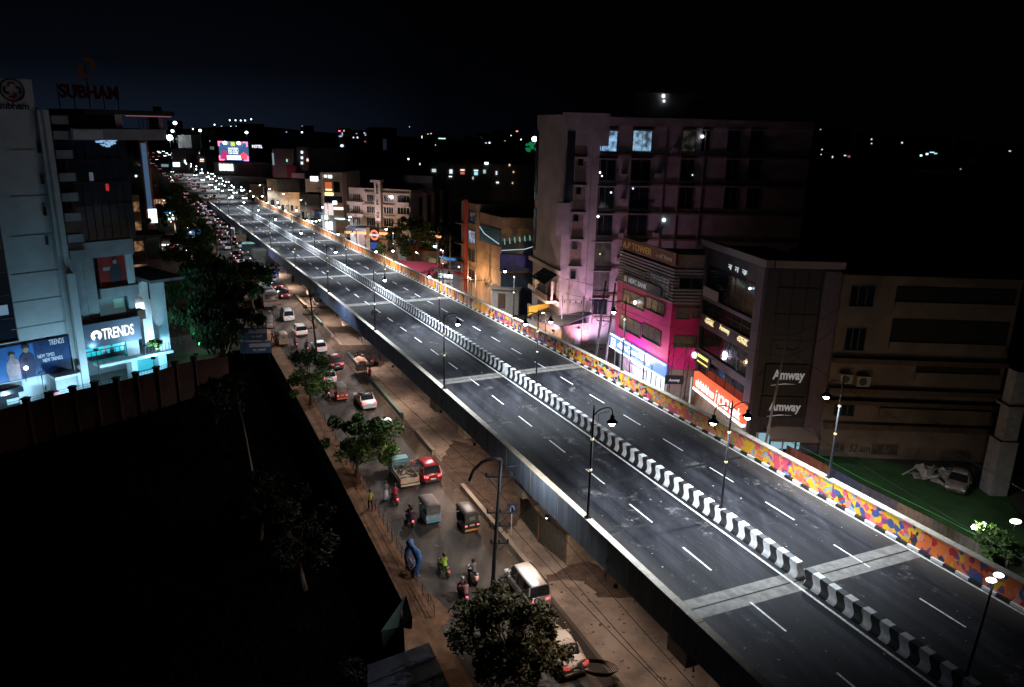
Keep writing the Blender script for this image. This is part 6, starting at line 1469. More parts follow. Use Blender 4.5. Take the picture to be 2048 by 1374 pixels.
def bike(label, bm, scooter=False, tail=True, cat='motorcycle'):
    t = thing('scooter' if scooter else 'motorcycle', label, 'scooter' if scooter else 'motorcycle', world=False); t['group'] = 'two wheelers in the left street'
    for y in (-.62,.66):
        mb = MB(); r = .27 if scooter else .30
        mb.tube([(-.05,y,r),(-.03,y,r),(.03,y,r),(.05,y,r)], [r*.88,r,r,r*.88], 14); o = mb.build('wheel', M_tyre, t)
        mb = MB(); mb.tube([(-.055,y,r),(.055,y,r)], r*.6, 10); mb.build('rim', M_rim, o)
    mb = MB()
    if scooter: mb.loft([[(-w,y,z0),(-w,y,z1),(w,y,z1),(w,y,z0)] for y, w, z0, z1 in ((-.85,.10,.45,.75),(-.6,.19,.30,.80),(-.15,.19,.28,.75),(-.05,.16,.25,.35),(.35,.17,.25,.33),(.42,.20,.28,.95),(.52,.16,.5,1.0))], smooth=False)
    else: mb.loft([[(-w,y,z0),(-w,y,z1),(w,y,z1),(w,y,z0)] for y, w, z0, z1 in ((-.75,.07,.62,.75),(-.3,.12,.35,.74),(.1,.15,.30,.80),(.35,.13,.45,.95),(.5,.06,.6,.9))], smooth=False)
    mb.build('body', bm, t)
    mb = MB(); mb.box(-.13,.13,-.72,.02,.76,.85); mb.build('seat', M_black, t)
    mb = MB(); mb.tube([(0,.66,.3),(0,.5,.95)], .035, 5); mb.tube([(-.33,.36,1.03),(0,.5,1.0),(.33,.36,1.03)], .02, 5); mb.build('handlebar', M_black, t)
    mb = MB(); mb.box(-.08,.08,-.90,-.82,.62,.74); mb.build('taillight', M_red_tail if tail else M_dim_tail, t)
    mb = MB(); mb.ball((0,.62,.88), .09, 8); mb.build('headlight', M_white, t)
    mb = MB(); mb.tube([(.16,.1,.28),(.17,-.7,.36)], .045, 6); mb.build('exhaust', M_rim, t)
    return t

# ------------------------------------------------------------------ people: one skinned body, clothes and hair as children
def skin_obj(name, pts, edges, radii, m, par, sub=2):
    me = bpy.data.meshes.new(name); me.from_pydata([tuple(p) for p in pts], edges, []); me.materials.append(m)
    o = bpy.data.objects.new(name, me); COL.objects.link(o)
    me.update()
    sk = o.modifiers.new('skin', 'SKIN'); sk.use_smooth_shade = True
    if not me.skin_vertices: me.attributes.new('skin_vertices', 'FLOAT', 'POINT') if False else None
    return o, sk
def tube_fig(mb, pts, radii, n=8, mi=0):
    mb.tube(pts, list(radii), n, mi)
def ellipsoid_chain(mb, pts, radii, flat=1.0, n=10, mi=0):
    rings = []
    for k, p in enumerate(pts):
        a, b = pts[max(0,k-1)], pts[min(len(pts)-1,k+1)]; t = (Vector(b)-Vector(a)).normalized()
        x = Vector((1,0,0)); x = (x - t*x.dot(t)).normalized(); y = t.cross(x); rx, ry = radii[k]
        rings.append([Vector(p)+x*rx*math.cos(2*math.pi*q/n)+y*ry*math.sin(2*math.pi*q/n) for q in range(n)])
    mb.loft(rings, mi)
M_skin = mat('skin_brown', (.20,.11,.07), .6); M_hair = mat('hair_black', (.01,.009,.008), .5)
def person(label, shirt, trousers, pose='walk', dress=None, helmet=None, group=None):
    """one joined body surface (remeshed), with shirt, trousers and hair as shells round it"""
    t = thing('person', label, 'person', world=False)
    if group: t['group'] = group
    if pose == 'walk':
        hipz = .90; hip = (0,0,hipz); lean = Vector((0,.03,0)); kn = [(-.10,.16,.48),(.10,-.06,.48)]; an = [(-.10,.10,.07),(.10,-.34,.11)]; sh = 1.42; hands = [(-.24,-.14,.80),(.24,.20,.84)]; el = [(-.25,-.06,1.10),(.25,.04,1.10)]
    elif pose == 'stand':
        hipz = .90; hip = (0,0,hipz); lean = Vector((0,0,0)); kn = [(-.10,.02,.48),(.10,.02,.48)]; an = [(-.10,0,.07),(.10,0,.07)]; sh = 1.42; hands = [(-.25,.10,.84),(.25,.06,.82)]; el = [(-.27,0,1.10),(.27,0,1.10)]
    else: # ride: seated, feet forward, hands on the bar
        hipz = .90; hip = (0,-.25,hipz); lean = Vector((0,.12,0)); kn = [(-.24,.18,.78),(.24,.18,.78)]; an = [(-.20,-.02,.34),(.20,-.02,.34)]; sh = 1.38; hands = [(-.30,.34,1.04),(.30,.34,1.04)]; el = [(-.30,.02,1.06),(.30,.02,1.06)]
    H_ = Vector(hip); S_ = Vector((0,H_.y+lean.y,sh)); N_ = S_+Vector((0,.01,.09)); Hd = S_+Vector((0,.03,.24))
    body = MB()
    ellipsoid_chain(body, [H_-Vector((0,0,.08)),H_,H_.lerp(S_,.4),H_.lerp(S_,.8),S_,N_,Hd-Vector((0,0,.09)),Hd,Hd+Vector((0,-.01,.10)),Hd+Vector((0,-.01,.125))],
                    [(.12,.09),(.155,.11),(.135,.10),(.17,.11),(.15,.09),(.055,.055),(.062,.075),(.078,.095),(.055,.07),(.015,.02)])
    for k, sg in ((0,-1),(1,1)):
        hp = H_+Vector((sg*.09,0,-.03)); ellipsoid_chain(body, [hp,hp.lerp(Vector(kn[k]),.5),kn[k],Vector(kn[k]).lerp(Vector(an[k]),.4),an[k]], [(.085,.09),(.075,.08),(.055,.06),(.052,.06),(.035,.04)])
        a = Vector(an[k]); body.loft([[(a.x-.035,a.y-.07,a.z+.03),(a.x+.035,a.y-.07,a.z+.03),(a.x+.035,a.y-.07,a.z-.06),(a.x-.035,a.y-.07,a.z-.06)],[(a.x-.045,a.y+.08,a.z),(a.x+.045,a.y+.08,a.z),(a.x+.045,a.y+.08,a.z-.06),(a.x-.045,a.y+.08,a.z-.06)],[(a.x-.03,a.y+.18,a.z-.03),(a.x+.03,a.y+.18,a.z-.03),(a.x+.03,a.y+.18,a.z-.06),(a.x-.03,a.y+.18,a.z-.06)]])
        shd = S_+Vector((sg*.16,0,-.03)); e = Vector(el[k]); h = Vector(hands[k]); ellipsoid_chain(body, [S_+Vector((sg*.06,0,-.02)),shd,shd.lerp(e,.5),e,e.lerp(h,.5),h], [(.06,.06),(.058,.06),(.045,.048),(.036,.038),(.032,.034),(.022,.026)])
        d = (h-e).normalized(); sd = Vector((sg,0,0))
        ellipsoid_chain(body, [h,h+d*.04,h+d*.09], [(.024,.03),(.02,.04),(.016,.036)])
        for f in range(4): b0 = h+d*.08+Vector((0,-.024+.016*f,0)); body.tube([b0,b0+d*.04,b0+d*.065-sd*.012], [.009,.008,.006], 5)
        b0 = h+d*.03+Vector((0,.035,0)); body.tube([b0,b0+d*.03+Vector((0,.022,0)),b0+d*.055+Vector((0,.026,0))], [.010,.009,.007], 5)
    body.ball(Hd+Vector((0,.095,-.005)), .014, 6, sz=1.4)      # nose
    for sg in (-1,1): body.ball(Hd+Vector((sg*.08,0,0)), .02, 6, sx=.5)
    bo = body.build('body', M_skin, t)
    rm = bo.modifiers.new('join', 'REMESH'); rm.mode = 'VOXEL'; rm.voxel_size = .014; rm.use_smooth_shade = True
    mb = MB(); off = .022
    ellipsoid_chain(mb, [H_-Vector((0,0,.06)),H_,H_.lerp(S_,.4),H_.lerp(S_,.8),S_+Vector((0,0,.01)),S_+Vector((0,0,.04))], [(.165,.13),(.172,.135),(.155,.125),(.19,.13),(.17,.11),(.075,.075)])
    for k, sg in ((0,-1),(1,1)):
        shd = S_+Vector((sg*.16,0,-.03)); e = Vector(el[k]); ellipsoid_chain(mb, [S_+Vector((sg*.05,0,-.02)),shd,shd.lerp(e,.5),shd.lerp(e,.95)], [(.08,.08),(.078,.08),(.062,.065),(.055,.06)])
    so_ = mb.build('shirt', shirt, t); rm = so_.modifiers.new('join', 'REMESH'); rm.mode = 'VOXEL'; rm.voxel_size = .02; rm.use_smooth_shade = True
    mb = MB()
    if dress:
        ellipsoid_chain(mb, [H_+Vector((0,0,.12)),H_,H_-Vector((0,0,.35)),H_-Vector((0,0,.75))], [(.15,.12),(.18,.15),(.22,.20),(.30,.26)]); mb.build('skirt', dress, t)
    else:
        ellipsoid_chain(mb, [H_+Vector((0,0,.05)),H_-Vector((0,0,.10))], [(.17,.13),(.15,.12)])
        for k, sg in ((0,-1),(1,1)):
            hp = H_+Vector((sg*.09,0,-.02)); ellipsoid_chain(mb, [hp,hp.lerp(Vector(kn[k]),.5),kn[k],Vector(kn[k]).lerp(Vector(an[k]),.4),Vector(kn[k]).lerp(Vector(an[k]),.95)], [(.10,.105),(.095,.10),(.078,.082),(.072,.075),(.06,.065)])
        to = mb.build('trousers', trousers, t); rm = to.modifiers.new('join', 'REMESH'); rm.mode = 'VOXEL'; rm.voxel_size = .02; rm.use_smooth_shade = True
    mb = MB()
    if helmet: mb.ball(Hd+Vector((0,-.01,.035)), .135, 12, sy=1.15, sz=1.0); mb.build('helmet', helmet, t)
    else: mb.ball(Hd+Vector((0,-.022,.03)), .10, 10, sy=1.1, sz=1.05); mb.build('hair', M_hair, t)
    return t
C_ = lambda n, c: mat('cloth_'+n, c, .85, var=.2, vs=8)
K_yel, K_wht, K_red, K_blue, K_dk, K_grn, K_lime, K_pink, K_grey = C_('yellow',(.55,.42,.08)), C_('white',(.55,.55,.53)), C_('red',(.35,.03,.04)), C_('blue',(.06,.10,.25)), C_('dark',(.03,.03,.035)), C_('green',(.08,.18,.06)), C_('lime',(.30,.42,.05)), C_('pink',(.45,.2,.22)), C_('grey',(.15,.15,.16))
def rider(bk, px_, py_, ps, z=.012, turn=0):
    put(bk, px_, py_, z, turn)
    for p_, dy in ps: 
        p_.rotation_euler = bk.rotation_euler; R_ = Matrix.Rotation(bk.rotation_euler[2], 3, 'Z'); p_.location = Vector(bk.location)+R_@Vector((0,dy,-.0))
M_hel = mat('helmet_dark', (.03,.03,.03), .3); M_helw = mat('helmet_white', (.5,.5,.5), .3)
rider(bike('lime green motorcycle low in the street by the blue ring of tarpaulin', mat('lime_paint', (.25,.38,.05), .4), tail=False), 887, 1148, [(person('rider in a lime green top on the lime green motorcycle', K_lime, K_dk, 'ride', helmet=M_hel), 0)], turn=8)
rider(bike('white scooter left of the mango tree, its rear lit bluish', M_wht, True), 945, 1160, [(person('rider in dark clothes on the white scooter', K_grey, K_dk, 'ride', helmet=M_hel), 0)])
rider(bike('dark motorcycle at the left of the mango tree, lowest in the street', M_blk), 925, 1198, [(person('rider in a maroon top on the lowest motorcycle', C_('maroon',(.14,.03,.03)), K_dk, 'ride', helmet=M_helw), .12), (person('passenger in pink behind the rider of the lowest motorcycle', K_pink, K_dk, 'ride'), -.36)])
rider(bike('dark motorcycle left of the pale blue auto rickshaw', M_blk), 820, 1048, [(person('rider in a brown jacket on the dark motorcycle beside the blue rickshaw', C_('brown',(.16,.08,.05)), K_blue, 'ride', helmet=M_hel), .1), (person('passenger with bare arms behind the rider in the brown jacket', C_('plum',(.10,.04,.07)), K_blue, 'ride', helmet=M_hel), -.36)])
rider(bike('red scooter with a bright rear behind the caged pickup', mat('scooter_red', (.35,.03,.04), .4), True), 790, 1004, [(person('rider in a red top on the red scooter', K_red, K_dk, 'ride', helmet=M_hel), 0)])
rider(bike('motorcycle with a pink tail light beside the small street tree', M_blk), 655, 792, [(person('rider in dark clothes beside the small street tree', K_dk, K_dk, 'ride', helmet=M_hel), 0)])
rider(bike('scooter with a pink tail light between the cream rickshaw and the white car', mat('scooter_pink', (.35,.08,.12), .4), True), 592, 694, [(person('rider in a pink top right of the cream rickshaw', K_pink, K_dk, 'ride', helmet=M_hel), 0)])
rider(bike('dark motorcycle beside the tall utility pole', M_blk), 614, 702, [(person('rider in dark clothes beside the tall utility pole', K_dk, K_dk, 'ride', helmet=M_hel), 0)])
rider(bike('parked silver motorcycle on the footpath behind the bus', M_silver, tail=False), 541, 634, [])
rider(bike('lone motorcycle on the paving under the flyover', M_blk, tail=False), 586, 565, [(person('rider in a white helmet alone on the paving under the flyover', K_dk, K_dk, 'ride', helmet=M_helw), 0)], z=.055, turn=160)
def ped(t, px_, py_, z=.15, turn=0, back=False): put(t, px_, py_, z, turn, back)
ped(person('pedestrian in a yellow shirt walking on the footpath beside the railing', K_yel, K_dk, 'walk'), 741, 1018)
ped(person('woman in a long white skirt walking in the street beside the railing', K_grey, K_dk, 'walk', dress=K_wht), 772, 1000, z=.012)
ped(person('pedestrian in brown clothes on the footpath near the blue billboards', C_('tan',(.25,.15,.10)), K_dk, 'walk'), 553, 688, back=True)
ped(person('pedestrian in a pale shirt on the footpath near the blue billboards', K_pink, K_dk, 'walk'), 546, 684, turn=20)
ped(person('pedestrian in dark clothes on the footpath behind the parked motorcycle', K_dk, K_dk, 'walk'), 525, 640, back=True)
ped(person('pedestrian standing in the white lit forecourt behind the entrance pillar', K_wht, K_dk, 'stand'), 318, 672, z=.04, turn=200)
ped(person('pedestrian in a dark top crossing the lit yard beside the drooping tree', K_grey, K_grn, 'walk'), 362, 690, z=.04, turn=120)
ped(person('man in a red shirt standing by the pushcart', K_red, K_dk, 'stand'), 740, 760, z=.055, turn=40)

# bus
t = thing('bus', 'cream bus seen from behind in the left street, beneath a tree', 'bus', world=False)
mb = MB(); w = 1.2; mb.loft([[(-w*.96,y,.45),(-w,y,.6),(-w,y,2.7),(-w*.93,y,2.92),(-w*.5,y,3.02),(w*.5,y,3.02),(w*.93,y,2.92),(w,y,2.7),(w,y,.6),(w*.96,y,.45)] for y in (-4.6,-4.5,4.3,4.6)], smooth=False)
mb.build('body', mat('bus_cream', (.42,.33,.28), .6, var=.2, vs=1), t)
mb = MB(); mb.box(-.95,.95,-4.66,-4.6,1.75,2.6); mb.build('rear_window', mat('bus_rear_glass', (.12,.05,.06), .25), t)
mb = MB(); mb.box(-1.18,1.18,-4.65,-4.6,1.35,1.5); mb.build('stripe', mat('bus_stripe', (.18,.02,.04), .6), t)
for sg in (-1,1):
    for k in range(6): mb = MB(); mb.box(sg*w-.02,sg*w+.02,-4.0+k*1.35,-2.9+k*1.35,1.7,2.5); mb.build('side_window', M_glass, t)
    for y in (-2.8,3.0): wheel(t, sg*(w-.14), y, .48, .3)
    mb = MB(); mb.box(sg*.95-.12,sg*.95+.12,-4.66,-4.6,.95,1.15); mb.build('taillight', M_dim_tail, t)
mb = MB(); mb.box(-1.15,1.15,-4.78,-4.62,.5,.72); mb.build('bumper', M_steel, t)
mb = MB(); mb.box(-.8,.8,-2.5,1.0,3.03,3.2); mb.build('roof_rack', M_steel, t)
b_ = g(549,618); s_, _o = so(b_[0], b_[1]); p = rd(s_+4.6,-14.9,.012); t.location = p; t.rotation_euler = (0,0,head(s_))

# caged pickup with scrap
t = thing('pickup_truck', 'pickup with a high cage full of scrap, seen from behind', 'pickup truck', world=False)
mb = MB(); mb.box(-.85,.85,-2.2,.6,.62,.72); mb.box(-.85,-.80,-2.2,.6,.721,1.1); mb.box(.80,.85,-2.2,.6,.721,1.1); mb.box(-.80,.80,-2.2,-2.15,.721,1.08); mb.build('bed', mat('truck_bed_cream', (.40,.34,.25), .6, var=.3), t)
mb = MB(); mb.loft([[(-.82,y,.45),(-.82*k,y,z),(.82*k,y,z),(.82,y,.45)] for y, z, k in ((.65,1.7,.9),(1.5,1.72,.9),(2.0,1.15,.95),(2.3,.95,.95))], smooth=False); mb.build('cab', M_ablue, t)
mb = MB()
for x in (-.82,.82):
    for k in range(6): mb.tube([(x,-2.15+k*.54,1.1),(x,-2.15+k*.54,1.95)], .02, 4)
    for z in (1.4,1.68,1.95): mb.tube([(x,-2.15,z),(x,.55,z)], .02, 4)
for z in (1.5,1.95): mb.tube([(-.82,-2.17,z),(.82,-2.17,z)], .025, 4); mb.tube([(-.82,.57,z),(.82,.57,z)], .02, 4)
mb.build('cage', M_steel, t)
mb = MB(); random.seed(5)
for k in range(42):
    a = Vector((-.7+1.4*R(), -2.0+2.4*R(), .75+.5*R())); d = Vector((R()-.5, R()-.5, .5*R()-.2)).normalized()*(.3+.5*R()); mb.tube([a, a+d*.5+Vector((0,0,.08)), a+d], .03+.03*R(), 5)
mb.build('scrap', mat('scrap_brown', (.16,.11,.08), .8, var=.6, vs=3), t)
for sg in (-1,1):
    for y in (-1.4,1.5): wheel(t, sg*.74, y, .33)
    mb = MB(); mb.box(sg*.7-.1,sg*.7+.1,-2.24,-2.2,.78,.92); mb.build('taillight', M_dim_tail, t)
mb = MB(); mb.box(-.85,.85,-2.32,-2.22,.42,.56); mb.build('bumper', mat('bumper_cream', (.5,.42,.30), .6), t)
put(t, 806, 958)

# pushcart
t = thing('pushcart', 'small red and white pushcart stall on the dividers beside the black car', 'pushcart', world=False)
mb = MB(); mb.box(-.6,.6,-.9,.9,.7,.8); mb.build('tray', M_wood, t)
for x in (-.55,.55):
    for y in (-.85,.85): mb = MB(); mb.tube([(x,y,.1),(x,y,1.9)], .025, 4); mb.build('post', M_teal, t)
mb = MB(); mb.loft([[(-.75,y,1.85),(0,y,2.1),(.75,y,1.85),(.75,y,1.82),(-.75,y,1.82)] for y in (-1.05,1.05)], smooth=False); mb.build('roof', mat('cart_roof', (.30,.20,.18), .8, var=.4), t)
mb = MB(); mb.box(-.5,.5,-.75,.75,.81,1.15); mb.build('goods', mat('cart_goods', (.4,.35,.32), .8, var=.5, vs=4), t)
for y in (-.6,.6): wheel(t, .62, y, .3, .06)
put(t, 722, 748, .055)

# ------------------------------------------------------------------ far traffic (tiny in the photo: one mesh each)
def tiny(kind):
    mb = MB(); w = .85
    mb.loft([ringp(y, zb, zt, w*k) for y, zb, zt, k in ((-2,.35,.9,.9),(-1.8,.25,.98,1),(0,.2,.95,1),(1.2,.25,.9,1),(2,.4,.65,.9))], 0)
    mb.loft([[(-w*.9,y,.9),(-w*.8,y,z),(w*.8,y,z),(w*.9,y,.9)] for y, z in ((-1.8,.93),(-1.3,1.5),(.2,1.52),(1.0,.95))], 1, smooth=False)
    for sg in (-1,1):
        mb.box(sg*.62-.15,sg*.62+.15,-2.06,-1.95,.62,.85, 2); mb.box(sg*.62-(.15 if kind < 3 else .24),sg*.62+(.15 if kind < 3 else .24),1.93,2.08,.55,.78 if kind < 3 else .95, 3)
        for y in (-1.2,1.25): mb.tube([(sg*.7-.1,y,.3),(sg*.7+.1,y,.3)], .3, 10, 4)
    o = mb.build('car', [[M_wht,M_silver,M_mar,M_wht][kind], M_glass, emi('far_tail', (1,.28,.33), 1.5), emi('far_head', (.78,.97,1), 8), M_tyre]); return o
TC = [tiny(k) for k in range(4)]
for o_ in TC: o_.name = 'car'
random.seed(21); first = [True]*4
def far_car(k, s_, off, back, label, group):
    p = rd(s_, off, .012); 
    if first[k]: c = TC[k]; first[k] = False
    else: c = TC[k].copy(); COL.objects.link(c)
    c.location = p; c.rotation_euler = (0,0,head(s_, back)+rad(R()*6-3)); tag(c, label, 'car', group)
n1 = 0
for lane in (-11.4,-14.4):
    s_ = 196+R()*5
    while s_ < 400:
        if not (lane < -13 and s_ < 212): far_car(int(R()*3), s_, lane+R()*.6-.3, False, 'car queueing with red tail lights in the far part of the left street', 'cars queueing in the far left street')
        s_ += 6.4+R()*8
for lane in (11.3,14.0,16.2):
    s_ = 225+R()*10
    while s_ < 400:
        far_car(3, s_, lane, True, 'car coming with white headlights along the far right street', 'cars in the far right street'); s_ += 16+R()*30
for lane in (-13.5,-8,-4):
    s_ = 385+R()*8
    while s_ < 840:
        far_car(int(R()*3), s_, lane+R()*1.2-.6, R() < .35 and s_ > 520, 'far car going away down the avenue beyond the flyover', 'far cars going away down the avenue'); s_ += (16+R()*34)*(1 if s_ < 560 else 1.6)
for lane in (1.5,6.5,11.5):
    s_ = 380+R()*8
    while s_ < 880:
        far_car(3, s_, lane, True, 'far car coming up the avenue with bright headlights', 'far cars coming up the avenue'); s_ += (13+R()*36)*(1 if s_ < 560 else 1.5)

# ================================================================== TREES
M_bark = mat('bark', (.09,.06,.04), .9, var=.4, vs=4, bump=.4)
def leafmat(name, c, c2):
    m = mat(name, c, .7, var=.6, vs=.9, col2=c2, spec=.2); return m
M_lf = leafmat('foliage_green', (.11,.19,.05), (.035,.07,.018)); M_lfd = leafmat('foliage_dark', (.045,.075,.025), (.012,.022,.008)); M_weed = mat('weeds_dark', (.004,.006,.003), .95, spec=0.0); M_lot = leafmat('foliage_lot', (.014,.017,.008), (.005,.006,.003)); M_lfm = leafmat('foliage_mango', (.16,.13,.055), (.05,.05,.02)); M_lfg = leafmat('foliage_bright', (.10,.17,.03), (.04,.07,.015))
def tree(name, label, base, trunk_h, centre, rr, n, m, leaf=.22, droop=0.0, cat='tree', clumps=26, rt=.16, seed=1, group=None, dead=False):
    """centre = crown centre (world), rr = (rx,ry,rz)"""
    rg = random.Random(seed); base = Vector(base); c = Vector(centre); t = thing(name, label, cat, base, group=group)
    mb = MB(); top = c-Vector((0,0,rr[2]*.35)); mid = base.lerp(top,.55)+Vector((rg.uniform(-.2,.2),rg.uniform(-.2,.2),0))
    mb.tube([base-Vector((0,0,.1)), base.lerp(mid,.5), mid, top], [rt*1.3,rt,rt*.8,rt*.5], 8)
    cl = []
    for k in range(clumps):
        th = rg.uniform(0,2*math.pi); z = rg.uniform(-.75,1); q = math.sqrt(max(0,1-z*z*.8))*rg.uniform(.35,1.15)
        p = c+Vector((rr[0]*q*math.cos(th), rr[1]*q*math.sin(th), rr[2]*z*.9)); cl.append((p, rg.uniform(.12,.36)))
        if k < 12: mb.tube([mid.lerp(top,rg.random()), (top+p)*.5+Vector((0,0,.15)), p], [rt*.42,rt*.25,.02], 5)
    mb.build('trunk', M_bark, t)
    mb = MB(); mr = (rr[0]+rr[1]+rr[2])/3
    for k in range(n):
        p, q = cl[rg.randrange(clumps)]
        d = Vector((rg.gauss(0,1),rg.gauss(0,1),rg.gauss(0,.8))).normalized()*mr*q*(rg.random()**.45)
        if droop: d.z = -abs(d.z)*droop*rg.random()*1.6 if rg.random() < .7 else d.z
        o = p+d; a = Vector((rg.gauss(0,1),rg.gauss(0,1),rg.gauss(0,.6))).normalized(); b = a.cross(Vector((rg.gauss(0,1),rg.gauss(0,1),rg.gauss(0,1)))).normalized()
        L = leaf*rg.uniform(.6,1.3); w = L*rg.uniform(.3,.5)
        if droop: a = (a*.4+Vector((0,0,-1))).normalized(); b = a.cross(Vector((rg.gauss(0,1),rg.gauss(0,1),0))).normalized()
        i0 = len(mb.v); mb.v += [tuple(o-a*L), tuple(o+b*w), tuple(o+a*L), tuple(o-b*w)]; mb.f.append((i0,i0+1,i0+2,i0+3)); mb.m.append(0); mb.sm.append(False)
    mb.build('crown', m, t); return t
def at_z(px_, py_, z): return Vector(g(px_, py_, z))
def tr(name, label, bpx, cpx, cz, rpx, n, m, **kw):
    b = Vector(g(*bpx)) if len(bpx) == 2 else Vector(g(bpx[0],bpx[1],bpx[2])); d = ray(*cpx); k = b.y/d[1]; c = Vector((d[0]*k, b.y, CZ+d[2]*k)) if cz is None else at_z(cpx[0],cpx[1],cz)
    dist = (c-Vector((0,0,CZ))).length; r = [q*dist/F for q in rpx]; r = r if len(r) == 3 else [r[0], r[0]*.9, r[1]]
    return tree(name, label, b, 0, c, r, n, m, **kw)
tr('mango_tree', 'large leafy mango tree at the bottom centre, round the foot of the near utility pole', (1035,1345), (1020,1272), 3.2, (98,84), 13000, M_lfm, leaf=.16, clumps=70, rt=.2, seed=3)
tr('street_tree', 'bushy dark tree on the footpath over the rear of the caged pickup', (712,955), (722,885), 3.4, (66,66), 7000, M_lf, leaf=.2, clumps=30, seed=4)
tr('street_tree', 'small bushy tree on the footpath beside the white hatchback', (622,812), (615,752), 3.4, (44,46), 5000, M_lf, leaf=.2, clumps=24, seed=5)
tr('drooping_tree', 'largest dark drooping tree, between the yard and the left street', (446,708), (432,612), None, (78,88), 15000, M_lfd, leaf=.34, droop=1.0, clumps=60, rt=.35, seed=6)
tr('drooping_tree', 'smaller dark tree crown joined to the drooping tree, over the bus', (512,640), (500,560), None, (50,40), 5000, M_lfd, leaf=.28, clumps=26, rt=.25, seed=7)
tr('roadside_tree', 'dark tree left of the far traffic queue, lit green at its underside', (398,560), (392,485), None, (58,52), 7000, M_lf, leaf=.36, clumps=34, rt=.3, seed=8)
tr('roadside_tree', 'olive tree beside the foot of the far ramp', (362,440), (357,402), None, (28,30), 3000, M_lfg, leaf=.5, clumps=18, rt=.3, seed=9)
tr('roadside_tree', 'low dark bushy tree left of the far traffic, below the blue stall', (308,470), (300,455), None, (26,16), 2000, M_lfd, leaf=.4, clumps=14, rt=.2, seed=10)
tr('roadside_tree', 'broad olive tree below the red roofed stall', (352,448), (338,425), None, (30,14), 2400, M_lfg, leaf=.45, clumps=16, rt=.25, seed=31)
tr('dark_tree', 'large dark tree before the white apartments, right of the filling station', (828,532), (825,478), None, (44,44), 6000, M_lfd, leaf=.45, clumps=30, rt=.35, seed=11)
tr('dark_tree', 'second dark tree right of the orange eaved kiosk', (890,520), (893,470), None, (22,34), 2500, M_lfd, leaf=.4, clumps=16, rt=.3, seed=12)
tr('bright_bush', 'small bright green tree at the foot of the orange ring sign', (762,520), (760,500), None, (16,14), 1500, M_lfg, leaf=.35, clumps=10, rt=.15, seed=13)
tr('green_lit_tree', 'tree lit emerald green beside a bright lamp, left of the tall tower', (1064,312), (1061,296), None, (14,9), 1200, mat('foliage_green_glow', (.02,.30,.10), .7, emit=(.02,.5,.2), es=.25, sample=False), leaf=1.3, clumps=10, rt=.4, seed=14)  # leaves glow by themselves; the green lamp light is put into their material
tr('thin_tree', 'thin bare trunked tree standing alone in the vacant lot', (512,985,-2.6), (470,775), 5.5, (14,16), 700, M_lf, leaf=.2, clumps=8, rt=.13, seed=15)
tr('lot_tree', 'broad dim tree in the vacant lot beside the street wall', (610,1180,-2.6), (590,1060), 1.5, (72,80), 6000, M_lot, leaf=.22, clumps=34, rt=.2, seed=16)
tr('lot_tree', 'dim dark tree in the lot below the thin bare trunked tree', (520,1080,-2.6), (530,1000), .6, (60,45), 4000, M_lot, leaf=.22, clumps=24, rt=.18, seed=17)
tr('lot_tree', 'dim leafy tree in the lot left of the thin bare trunked tree', (430,850,-2.6), (440,800), 0.8, (45,40), 3000, M_lot, leaf=.25, clumps=20, rt=.16, seed=18)
tr('lot_tree', 'dark bush beside the shed roof at the bottom', (715,1372,-2.6), (715,1345), -.5, (40,34), 2400, M_lot, leaf=.16, clumps=14, rt=.1, seed=19)
tr('shrub', 'grey green shrubs at the right edge behind the mural, beside the twin lamp', (1985,1130), (1985,1100), 1.2, (60,40), 3600, M_lf, leaf=.2, clumps=26, rt=.1, seed=20)
tr('potted_palm', 'small green palm on the shop terrace beside the white pillar', (312,700,3.6), (312,692), None, (14,10), 500, M_lfg, leaf=.3, clumps=7, rt=.05, seed=22)
# undergrowth in the lot
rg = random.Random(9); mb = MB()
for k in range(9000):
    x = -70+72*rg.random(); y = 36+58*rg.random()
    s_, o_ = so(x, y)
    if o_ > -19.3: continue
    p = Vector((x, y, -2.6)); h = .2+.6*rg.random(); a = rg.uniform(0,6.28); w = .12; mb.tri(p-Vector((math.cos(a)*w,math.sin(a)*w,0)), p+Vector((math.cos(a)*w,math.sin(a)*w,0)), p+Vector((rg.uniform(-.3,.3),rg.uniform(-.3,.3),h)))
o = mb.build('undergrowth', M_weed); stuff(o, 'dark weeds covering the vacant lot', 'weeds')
# lawn at the right
mb = MB(); pl = [g(*p)[:2] for p in ((1560,868),(1660,906),(1860,940),(2010,985),(2080,1100),(2010,1120),(1780,1020),(1640,950),(1560,905))]
mb.prism(pl, -.1, .06); lw = mb.build('lawn', mat('lawn_green', (.035,.10,.02), .95, var=.35, vs=.6, bump=.8, bs=30)); struct(lw)
mb = MB(); pl2 = [Vector(g(*p)) for p in ((1570,918),(1620,944),(1660,966),(1720,1000),(1790,1036),(1860,1072),(1930,1110),(2010,1150))]
t = thing('sheet_fence', 'low patched sheet metal fence between the mural parapet and the lawn', 'fence', pl2[0])
cols_ = [(.30,.08,.05),(.30,.10,.06),(.05,.07,.14),(.08,.08,.12),(.2,.15,.12),(.14,.13,.11),(.18,.16,.13)]
for k, (a, b) in enumerate(zip(pl2[:-1], pl2[1:])):
    n = 14; mb = MB()
    for q in range(n):
        p = a.lerp(b,q/n); p2 = a.lerp(b,(q+1)/n); j = .03*(q%2); j2 = .03*((q+1)%2); mb.quad((p.x+j,p.y+j,0),(p2.x+j2,p2.y+j2,0),(p2.x+j2,p2.y+j2,1.5),(p.x+j,p.y+j,1.5))
    mb.build('sheet', mat('fence_sheet_%d' % k, cols_[k], .7, var=.4, vs=2), t)
mb = MB(); mb.tube([p+Vector((.4,.5,1.7)) for p in pl2], .035, 5); mb.build('green_rail', mat('green_rail_paint', (.04,.20,.05), .6), t)
